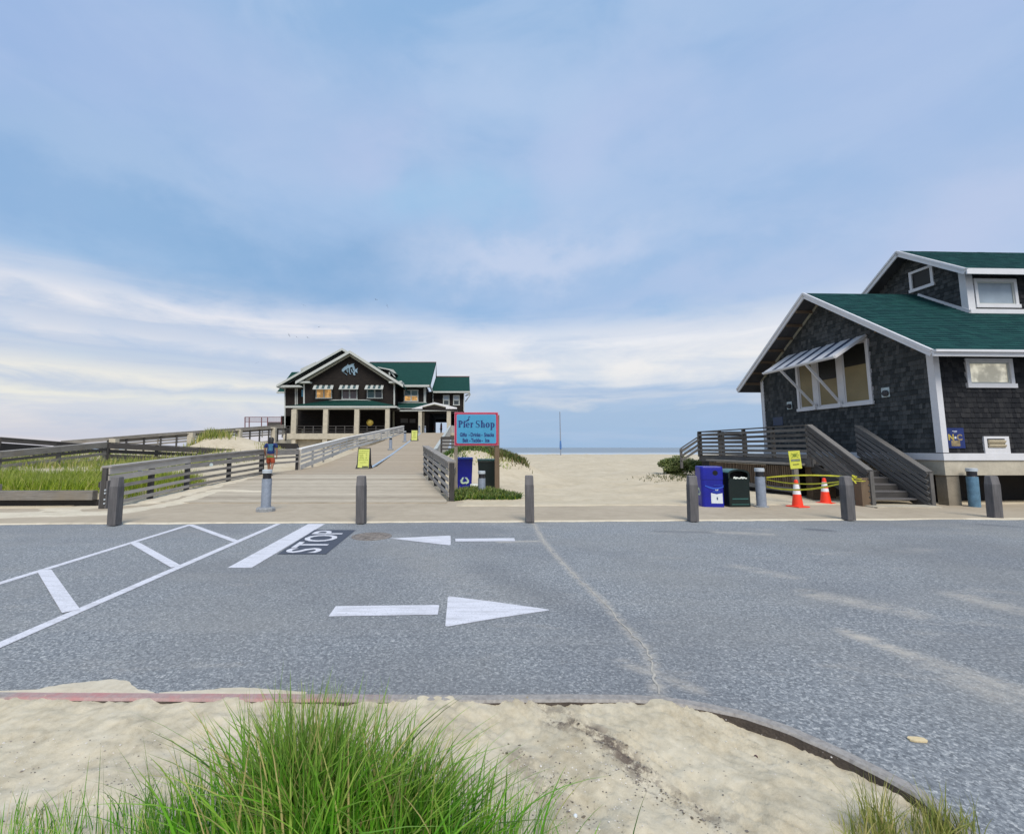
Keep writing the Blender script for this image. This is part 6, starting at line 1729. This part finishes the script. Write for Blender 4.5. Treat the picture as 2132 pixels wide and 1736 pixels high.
# striped awnings
for (x0, x1) in ((488, 686), (734, 925), (978, 1160)):
    n_ = 7; sh0 = 12; mbf = MB(); mbf.slab([Hc(x0 + 14, 447, YW - .05), Hc(x1, 447, YW - .05), Hc(x1 - 8, 482, YW - 1.1), Hc(x0, 482, YW - 1.1)], (0, 0, -.06)); A_ = part('awning', mbf, 'awning_cloth', ph)
    mb = MB(); mb.slab([Hc(x0, 477, YW - 1.12), Hc(x1 - 8, 477, YW - 1.12), Hc(x1 - 8, 484, YW - 1.12), Hc(x0, 484, YW - 1.12)], (0, -.05, 0))
    for i in range(0, n_, 2):
        f0, f1 = i / n_, (i + 1) / n_
        mb.slab([Hc(lerp(x0 + 14, x1, f0), 446, YW - .05), Hc(lerp(x0 + 14, x1, f1), 446, YW - .05), Hc(lerp(x0, x1 - 8, f1), 480, YW - 1.12), Hc(lerp(x0, x1 - 8, f0), 480, YW - 1.12)], (0, -.02, .03))
    part('awning_stripe', mb, 'white_trim_far', A_)
# fish emblem, cut from sheet metal
fx = lambda x, y: W((1140 + x / 21.32) * .6176, (1200 + y / 21.325) * .6176, YW)
body = [[(275, 1000), (345, 905), (470, 800), (640, 690), (700, 650), (860, 655), (1000, 800), (870, 850), (700, 900), (600, 970), (450, 1060), (430, 1140), (330, 1140), (280, 1090)],
        [(630, 690), (730, 550), (705, 655)], [(860, 655), (960, 600), (1190, 535), (1140, 620), (1175, 760), (1220, 900), (1190, 1000), (1110, 1080), (1060, 960), (1040, 810), (1000, 800)],
        [(280, 1090), (330, 1140), (660, 1330), (640, 1390), (590, 1330), (400, 1200)], [(1110, 1050), (1200, 990), (1440, 870), (1390, 960), (1380, 1100), (1400, 1240), (1290, 1170), (1190, 1120)],
        [(1180, 1080), (1215, 1160), (1230, 1340), (1280, 1390), (1170, 1400), (1110, 1360), (1070, 1170), (1130, 1160)],
        [(620, 960), (655, 950), (670, 1090), (735, 1210), (700, 1210), (630, 1100)], [(715, 920), (740, 920), (735, 1100), (770, 1160), (740, 1160), (705, 1090)], [(805, 850), (880, 850), (855, 1100), (890, 1270), (940, 1300), (920, 1335), (850, 1300), (805, 1120)],
        [(925, 910), (950, 930), (990, 1000), (1050, 1150), (1060, 1200), (1010, 1220), (960, 1080)]]
mb = MB()
for i, q_ in enumerate(body):
    pts = [fx(*c) for c in q_]; c = sum(pts, V((0, 0, 0))) / len(pts); off = V((0, -.12 - .004 * i, 0))
    for j in range(len(pts)):
        a, b_ = pts[j], pts[(j + 1) % len(pts)]; mb.face([c + off, a + off, b_ + off]); mb.face([a + off, a, b_, b_ + off])
part('fish_emblem', mb, 'emblem_blue', ph)
# porch
ZS = hz(640, YP)
mb = MB()   # hipped porch roof
mb.face([Hc(225, 637, YP), Hc(1275, 637, YP), Hc(1190, 630, YW - .1), Hc(1040, 588, YW - .1), Hc(640, 588, YW - .1), Hc(310, 632, YW - .1)])
part('porch_roof', mb, 'roof_green_far', ph)
mb = MB(); mb.slab([Hc(640, 590, YW), Hc(690, 581, YW), Hc(1000, 581, YW), Hc(1065, 594, YW), Hc(1000, 588, YW), Hc(700, 588, YW)], (0, -.15, 0)); part('porch_ridge', mb, 'white_trim_far', ph)
mb = MB(); mb.slab([Hc(222, 640, YP), Hc(1276, 640, YP), Hc(1276, 657, YP), Hc(222, 657, YP)], (0, .3, 0)); part('fascia', mb, 'white_trim_far', ph)
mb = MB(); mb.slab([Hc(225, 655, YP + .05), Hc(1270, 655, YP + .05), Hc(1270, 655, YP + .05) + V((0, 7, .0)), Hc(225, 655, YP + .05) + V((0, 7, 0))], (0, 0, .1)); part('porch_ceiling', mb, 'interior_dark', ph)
mb = MB(); mb.slab([Hc(300, 657, YP + .1), Hc(1215, 657, YP + .1), Hc(1215, 672, YP + .1), Hc(300, 672, YP + .1)], (0, .45, 0)); part('porch_beam', mb, 'tan_trim', ph)
cols = [(292, 340), (592, 636), (886, 930), (1177, 1217)]
for a, b_ in cols:
    X0_, X1_ = hx(a, YP), hx(b_, YP); mb = MB(); mb.box((X0_, YP + .1, .3), (X1_, YP + .65, hz(672, YP))); part('column', mb, 'pale_concrete', ph)
# recessed ground floor wall and floor slab
xl, xr = hx(228, YL), hx(1530, YL)
hp('wall', [(xl, YL, FLZ), (xr, YL, FLZ), (xr, YL, 8.2), (xl, YL, 8.2)], 'shingle_far', (0, .3, 0))
for a, b_ in ((388, 402), (1246, 1262)):
    mb = MB(); mb.slab([Hc(a, 680, YL - .05), Hc(b_, 680, YL - .05), Hc(b_, 900, YL - .05), Hc(a, 900, YL - .05)], (0, -.12, 0)); part('door_trim', mb, 'tan_trim', ph)
mb = MB(); mb.box((hx(225, YP), YP + .02, FLZ - .75), (hx(1480, YP), YL, FLZ)); part('floor_slab', mb, 'pale_concrete', ph)
mb = MB(); mb.box((hx(260, YP), YP + .9, -.5), (hx(1480, YP), YL, FLZ - .76)); part('foundation', mb, 'pale_concrete', ph)
# porch railing
for (xa, xb) in ((150, 290), (340, 592), (636, 886), (930, 1177)):
    mb = MB()
    A_, B_ = hx(xa, YP + .3), hx(xb, YP + .3)
    for z_ in (FLZ + 1.0, FLZ + .62, FLZ + .32, FLZ + .1): mb.box((A_, YP + .28, z_ - .035), (B_, YP + .34, z_ + .035))
    n_ = max(2, int((B_ - A_) / 1.0))
    for i in range(n_ + 1): x = lerp(A_, B_, i / n_); mb.box((x - .06, YP + .18, FLZ - .55), (x + .06, YP + .27, FLZ + 1.0))
    part('porch_railing', mb, 'wood_dark', ph)
mb = MB(); mb.lathe(Hc(1030, 797, YP + 2.0), [(.47, 0), (.46, .08), (.40, .14), (.34, .08), (.22, .10), (.20, .2)], 26, (0, -1, 0)); part('round_gold_plaque', mb, 'gold', ph, True)
# right porch with the entrance gable
YE = 61.5
mb = MB(); mb.face([Hc(1300, 658, YE), Hc(1500, 658, YE), Hc(1600, 625, YE + 1.5), Hc(1565, 610, YA - .2), Hc(1290, 610, YA - .2)]); part('porch_roof', mb, 'roof_green_far', ph)
for q_ in ([(1295, 606), (1565, 606), (1565, 612), (1295, 612)],):
    mb = MB(); mb.slab([Hc(*c, YA - .3) for c in q_], (0, -.12, 0)); part('flashing', mb, 'white_trim_far', ph)
mb = MB(); mb.slab([Hc(1275, 640, YP + .02), Hc(1310, 660, YE), Hc(1310, 676, YE), Hc(1275, 655, YP + .02)], (.1, .1, 0)); mb.slab([Hc(1300, 660, YE), Hc(1480, 660, YE), Hc(1480, 676, YE), Hc(1300, 676, YE)], (0, .3, 0)); part('fascia', mb, 'white_trim_far', ph)
mb = MB(); mb.slab([Hc(1425, 668, YE - .1), Hc(1525, 668, YE - .1), Hc(1525, 648, YE - .1), Hc(1640, 620, YE - .1), Hc(1748, 648, YE - .1), Hc(1748, 668, YE - .1), Hc(1852, 668, YE - .1), Hc(1852, 655, YE - .1), Hc(1640, 606, YE - .1), Hc(1425, 664, YE - .1)], (0, .5, 0)); part('entrance_gable', mb, 'white_paint', ph)
mb = MB(); mb.slab([Hc(1528, 672, YE), Hc(1745, 672, YE), Hc(1745, 648, YE), Hc(1638, 622, YE), Hc(1528, 650, YE)], (0, .3, 0)); part('gable_louvre', mb, 'shingle_far', ph)
mb = MB(); mb.slab([Hc(1528, 655, YE - .08), Hc(1638, 628, YE - .08), Hc(1745, 655, YE - .08), Hc(1745, 647, YE - .08), Hc(1638, 619, YE - .08), Hc(1528, 647, YE - .08)], (0, .05, 0)); part('gable_trim', mb, 'tan_trim', ph)
mb = MB(); mb.slab([Hc(1310, 680, YE), Hc(1855, 680, YE), Hc(1855, 686, YE), Hc(1310, 690, YE)], (0, .3, 0)); part('porch_beam', mb, 'white_trim_far', ph)
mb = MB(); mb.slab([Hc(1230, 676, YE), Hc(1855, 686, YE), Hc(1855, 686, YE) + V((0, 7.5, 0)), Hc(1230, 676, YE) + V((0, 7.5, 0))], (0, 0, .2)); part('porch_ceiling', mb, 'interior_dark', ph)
for a, b_, Y in ((1490, 1523, YE + .1), (1757, 1795, YE + .1), (1558, 1580, YE + 5.5), (1530, 1545, YE + 3)):
    X0_, X1_ = hx(a, Y), hx(b_, Y); mb = MB(); mb.box((X0_, Y, FLZ - .5), (X1_, Y + .5, hz(684, Y) + .3)); part('column', mb, 'pale_concrete', ph)
# passage through the building
px0, px1 = hx(1585, YL), hx(1765, YL)
mb = MB(); YQ = 82
xa_, xb_ = hx(1600, 68.5), hx(1860, 68.5)
mb.box((xa_ - .3, 66.6, FLZ), (xa_, YQ, 6.9)); mb.box((xb_ , 66.6, FLZ), (xb_ + .3, YQ, 6.9)); mb.box((xa_, 66.6, 6.7), (xb_, YQ, 6.88))
zo = W(915, 879.5, YQ).z; xo0 = W(906.8, 880, YQ).x; xo1 = W(934, 880, YQ).x
mb.box((xa_, YQ - .3, zo), (xb_, YQ, 6.7)); mb.box((xa_, YQ - .3, FLZ), (xo0, YQ, zo)); mb.box((xo1, YQ - .3, FLZ), (xb_, YQ, zo))
part('passage', mb, 'interior_dark', ph)
mb = MB(); mb.box((hx(1480, YE), YE - 4.0, FLZ - .3), (hx(1870, YE), YQ + 4, FLZ)); part('passage_floor', mb, 'pale_concrete', ph)
hp('wall', [(hx(1530, YL), YL, FLZ), (hx(1590, YL), YL, FLZ), (hx(1590, YL), YL, 8.3), (hx(1530, YL), YL, 8.3)], 'interior_dark', (0, .3, 0))
hp('wall', [(hx(1800, YE + 1), YE + 1, FLZ - 2), (hx(1920, YB), YB, FLZ - 2), (hx(1920, YB), YB, FLZ + 1.2), (hx(1800, YE + 1), YE + 1, FLZ + 1.2)], 'wood_pale', (.1, .1, 0))
for v, r_ in ((883.5, .09), (887, .12)):
    p = W(901, v, 76); mb = MB(); mb.lathe(p, [(r_ * .3, -r_), (r_, 0), (r_ * .3, r_)], 10); part('wall_lamp', mb, 'lamp_glow', ph)
mb = MB(); mb.slab([Hc(1320, 758, YL), Hc(1390, 758, YL), Hc(1390, 800, YL), Hc(1320, 800, YL)], (0, -.08, 0)); mb.slab([Hc(1405, 762, YL), Hc(1460, 762, YL), Hc(1460, 800, YL), Hc(1405, 800, YL)], (0, -.08, 0)); part('notice_board', mb, 'wood_post', ph)
# elevated metal-railed deck left of the house
md = thing('railed_platform', 'raised platform with dark red metal railing left of the pier house', 'platform', (0, 0, 0))
k3 = lambda x, y, Y=62: W(494.1 + x * .1738, 852.3 + y * .1738, Y)
mb = MB(); mb.slab([k3(80, 225), k3(560, 215), k3(560, 240), k3(80, 250)], (0, 3, 0)); part('floor', mb, 'wood_dark', md)
mb = MB(); mb.beam(k3(88, 92), k3(535, 92), .07, .07); mb.beam(k3(88, 152), k3(535, 152), .05, .05); part('rail', mb, 'rail_red', md)
for x in (92, 142, 290, 362, 525):
    mb = MB(); mb.beam(k3(x, 235), k3(x, 92), .11, .08, (0, 1, 0)); part('post', mb, 'rail_red', md)
mb = MB()
for i in range(60):
    x = lerp(95, 520, i / 60); mb.beam(k3(x, 152), k3(x, 92), .018, .018, (0, 1, 0))
part('baluster_panel', mb, 'rail_red', md)
mb = MB(); mb.slab([k3(358, 155), k3(520, 155), k3(520, 225), k3(358, 225)], (0, .6, 0)); part('storage_box', mb, 'wood_dark', md)
dn_ = thing('ramp_opening_shade', 'dark sheet standing in for the shadowed opening below the porch ramp behind the railing', 'opening', (0, 0, 0))
mb = MB(); mb.slab([k3(480, 402, 49), k3(690, 408, 49), k3(720, 475, 49), k3(465, 470, 49)], (0, .8, 0)); part('panel', mb, 'interior_dark', dn_)  # dark sheet painted in place of the shadow under the ramp

# ================================================================== BIRDS
def gull():
    mb = MB(); n = 8
    mb.lathe((0, -.22, 0), [(.004, -.02), (.035, .06), (.055, .2), (.045, .34), (.012, .5)], 8, (0, 1, 0))
    for sx in (-1, 1):
        P_ = [(0.03, .12, .02, .16), (.25, .16, .12, .15), (.42, .12, .13, .12), (.60, .02, .08, .07), (.72, -.08, .03, .01)]
        for a, b_ in zip(P_, P_[1:]):
            mb.face([V((sx * a[0], a[1] - a[3], a[2])), V((sx * b_[0], b_[1] - b_[3], b_[2])), V((sx * b_[0], b_[1], b_[2] + .012)), V((sx * a[0], a[1], a[2] + .02))])
    mb.face([(-.05, -.30, 0), (.05, -.30, 0), (.02, -.16, .01), (-.02, -.16, .01)])
    return mb.build('gull', 'bird_grey')
g0 = gull(); BD = [(782.5, 624, .5, 'gull gliding at the top, left of its close companion'), (805.7, 636.5, 1.25, 'gull banking steeply, right of the topmost gull'), (632.5, 636, .45, 'gull high up alone above the cloud bank'),
      (663.7, 681, -.1, 'gull flying level above the gable peak'), (601.4, 698, 1.1, 'dark banking gull, leftmost of the three in a row'), (617.4, 702, .6, 'faint gull in the middle of the three in a row'), (640.5, 703, .55, 'faint gull, rightmost of the three in a row'), (535, 756, -.5, 'lowest gull over the railing at left')]
for i, (u, v, rl, lab) in enumerate(BD):
    g_ = g0 if i == 0 else g0.copy()
    if i: COL.objects.link(g_)
    g_.location = W(u, v, 118 + i * 4); g_.rotation_euler = (R(15), rl, R(random.uniform(-25, 25))); s_ = 1.0; g_.scale = (s_, s_, s_)
    tag(g_, lab, 'bird', 'gulls circling over the pier house')

# ================================================================== PEOPLE
def skinned(name, nodes, edges, mat, parent, root=0, sub=2):
    me = bpy.data.meshes.new(name); me.from_pydata([n_[0] for n_ in nodes], [], edges)
    o = bpy.data.objects.new(name, me); COL.objects.link(o)
    sk = o.modifiers.new('skin', 'SKIN'); sk.use_smooth_shade = True; sk.branch_smoothing = .6
    sb = o.modifiers.new('sub', 'SUBSURF'); sb.levels = sub; sb.render_levels = sub
    for i, n_ in enumerate(nodes):
        me.skin_vertices[0].data[i].radius = n_[1]; me.skin_vertices[0].data[i].use_root = (i == root)
    dg = bpy.context.evaluated_depsgraph_get(); dg.update()
    m2 = bpy.data.meshes.new_from_object(o.evaluated_get(dg)); bpy.data.objects.remove(o); bpy.data.meshes.remove(me)
    m2.materials.clear(); m2.materials.append(MATS[mat]); m2.name = name
    o2 = bpy.data.objects.new(name, m2); COL.objects.link(o2)
    if parent: o2.parent = parent
    return o2
def person(label, loc, rz, h, shirt, shorts, hair, walk=.16, print_=None, group=None):
    """back towards -y; walks towards +y"""
    k = h / 1.7
    rt = thing('person', label, 'person', loc, rz, group)
    rt.scale = (k, k, k)
    hip, kn, an = .92, .50, .085
    nodes = [((0, 0, .95), (.15, .105)), ((0, 0, 1.10), (.135, .095)), ((0, .01, 1.28), (.165, .11)), ((0, .01, 1.40), (.13, .085)), ((0, .01, 1.47), (.055, .055)), ((0, .03, 1.53), (.062, .068)), ((0, .035, 1.60), (.078, .095)), ((0, .03, 1.66), (.062, .072)),
             ((-.20, .0, 1.385), (.056, .056)), ((-.255, -.03, 1.13), (.043, .043)), ((-.24, .06, .92), (.033, .033)), ((-.235, .085, .85), (.036, .022)),
             ((.20, .0, 1.385), (.056, .056)), ((.26, .0, 1.13), (.043, .043)), ((.27, -.03, .90), (.033, .033)), ((.268, -.035, .83), (.036, .022)),
             ((-.10, .0, .86), (.095, .095)), ((-.10, walk * .55, kn), (.062, .065)), ((-.10, walk * .7, .32), (.058, .062)), ((-.10, walk * .75, an), (.038, .042)), ((-.10, walk * .75 + .13, .035), (.042, .03)),
             ((.10, .0, .86), (.095, .095)), ((.11, -walk * .1, kn), (.062, .065)), ((.115, -walk * .8, .33), (.058, .062)), ((.12, -walk * 1.25, .16), (.038, .042)), ((.12, -walk * 1.25 + .05, .05), (.042, .03))]
    edges = [(0, 1), (1, 2), (2, 3), (3, 4), (4, 5), (5, 6), (6, 7), (3, 8), (8, 9), (9, 10), (10, 11), (3, 12), (12, 13), (13, 14), (14, 15), (0, 16), (16, 17), (17, 18), (18, 19), (19, 20), (0, 21), (21, 22), (22, 23), (23, 24), (24, 25)]
    for sx, hnd in ((-1, 11), (1, 15)):     # fingers and thumb
        hx_, hy_, hz_2 = nodes[hnd][0]
        for i, (dy, L) in enumerate(((-.030, .065), (-.010, .08), (.012, .075), (.030, .06))):
            b0 = len(nodes); nodes.append(((hx_ + sx * .002, hy_ + dy, hz_2 - .035), (.010, .010))); nodes.append(((hx_ - sx * .006, hy_ + dy * 1.1 + .004, hz_2 - .035 - L * .5), (.009, .009))); nodes.append(((hx_ - sx * .02, hy_ + dy * 1.1 + .008, hz_2 - .035 - L), (.007, .007)))
            edges += [(hnd, b0), (b0, b0 + 1), (b0 + 1, b0 + 2)]
        b0 = len(nodes); nodes.append(((hx_ - sx * .01, hy_ + .045, hz_2 - .005), (.011, .011))); nodes.append(((hx_ - sx * .018, hy_ + .06, hz_2 - .045), (.009, .009))); edges += [(hnd, b0), (b0, b0 + 1)]
    bd = skinned('body', nodes, edges, 'skin_tone', rt)
    # shirt
    n2 = [((0, 0, .90), (.185, .135)), ((0, 0, 1.05), (.172, .125)), ((0, .01, 1.26), (.190, .135)), ((0, .01, 1.39), (.155, .105)), ((0, .01, 1.455), (.078, .078)), ((-.205, 0, 1.385), (.078, .078)), ((-.25, -.02, 1.20), (.072, .072)), ((.205, 0, 1.385), (.078, .078)), ((.255, 0, 1.20), (.072, .072))]
    skinned('shirt', n2, [(0, 1), (1, 2), (2, 3), (3, 4), (3, 5), (5, 6), (3, 7), (7, 8)], shirt, rt)
    n3 = [((0, 0, .93), (.165, .125)), ((0, 0, .82), (.17, .125)), ((-.10, walk * .12, .74), (.115, .115)), ((-.105, walk * .5, .52), (.10, .105)), ((.10, 0, .74), (.115, .115)), ((.11, -walk * .08, .52), (.10, .105))]
    skinned('shorts', n3, [(0, 1), (1, 2), (2, 3), (1, 4), (4, 5)], shorts, rt)
    if hair:
        n4 = [((0, .035, 1.665), (.105, .112)), ((0, .0, 1.62), (.122, .12)), ((0, -.04, 1.52), (.135, .085)), ((-.01, -.07, 1.41), (.125, .06)), ((-.01, -.09, 1.33), (.08, .035))]
        skinned('hair', n4, [(0, 1), (1, 2), (2, 3), (3, 4)], hair, rt)
    # face: nose, eyes, mouth, ears (turned away from the camera)
    mb = MB()
    for sx in (-1, 1): mb.lathe((sx * .03, .115, 1.605), [(.010, -.004), (.010, .004)], 8, (0, 1, 0))
    part('eyes', mb, 'sticker_white', rt)
    mb = MB(); mb.beam((0, .12, 1.61), (0, .14, 1.575), .022, .02, UP); part('nose', mb, 'skin_tone', rt)
    mb = MB(); mb.beam((-.022, .118, 1.545), (.022, .118, 1.545), .012, .008); part('mouth', mb, 'shirt_red', rt)
    for sx in (-1, 1):
        mb = MB(); mb.lathe((sx * .085, .03, 1.60), [(.018, -.008), (.022, .0), (.012, .01)], 8, (1, 0, 0), sq=(1.4, 1)); part('ear', mb, 'skin_tone', rt)
        mb = MB(); y_ = walk * .75 if sx < 0 else -walk * 1.25 - .02; mb.box((sx * .105 - .045, y_ - .06, .0), (sx * .105 + .045, y_ + .20, .035)); part('shoe', mb, 'cloth_dark', rt)
    if print_:
        mb = MB()
        for r_ in range(9):
            z_ = 1.36 - r_ * .034; w0 = .10 if r_ in (0, 1, 8) else .085
            x = -w0 + .025
            while x < w0 + .025:
                w_ = random.uniform(.012, .03); yb_ = -.138 + .25 * (x) ** 2 - (.004 if z_ > 1.3 else 0)
                mb.face([(x, yb_, z_), (x + w_, yb_, z_), (x + w_, yb_ + (.01 if r_ == 0 else 0), z_ + .024), (x, yb_ + (.01 if r_ == 0 else 0), z_ + .024)]); x += w_ + .006
        part('shirt_print', mb, print_, rt)
    return rt
pp = W(562, 984, 19.3)
person('person seen from behind in blue printed T-shirt and green and orange shorts', (pp.x, 19.3, deck_z(19.3)), R(6), 1.62, 'shirt_blue', 'shorts_cloth', 'hair_black', .2, 'shirt_print')
p1 = W(918.5, 895, 66)
person('person in dark red clothing standing in the bright passage opening', (p1.x, 66, FLZ), R(70), 1.75, 'shirt_red', 'cloth_dark', 'hair_black', .05)
person('person in dark clothes inside the passage beside the warm lamps', (W(902.5, 895, 70).x, 70, FLZ), R(100), 1.7, 'shirt_red', 'cloth_dark', 'hair_black', .05)
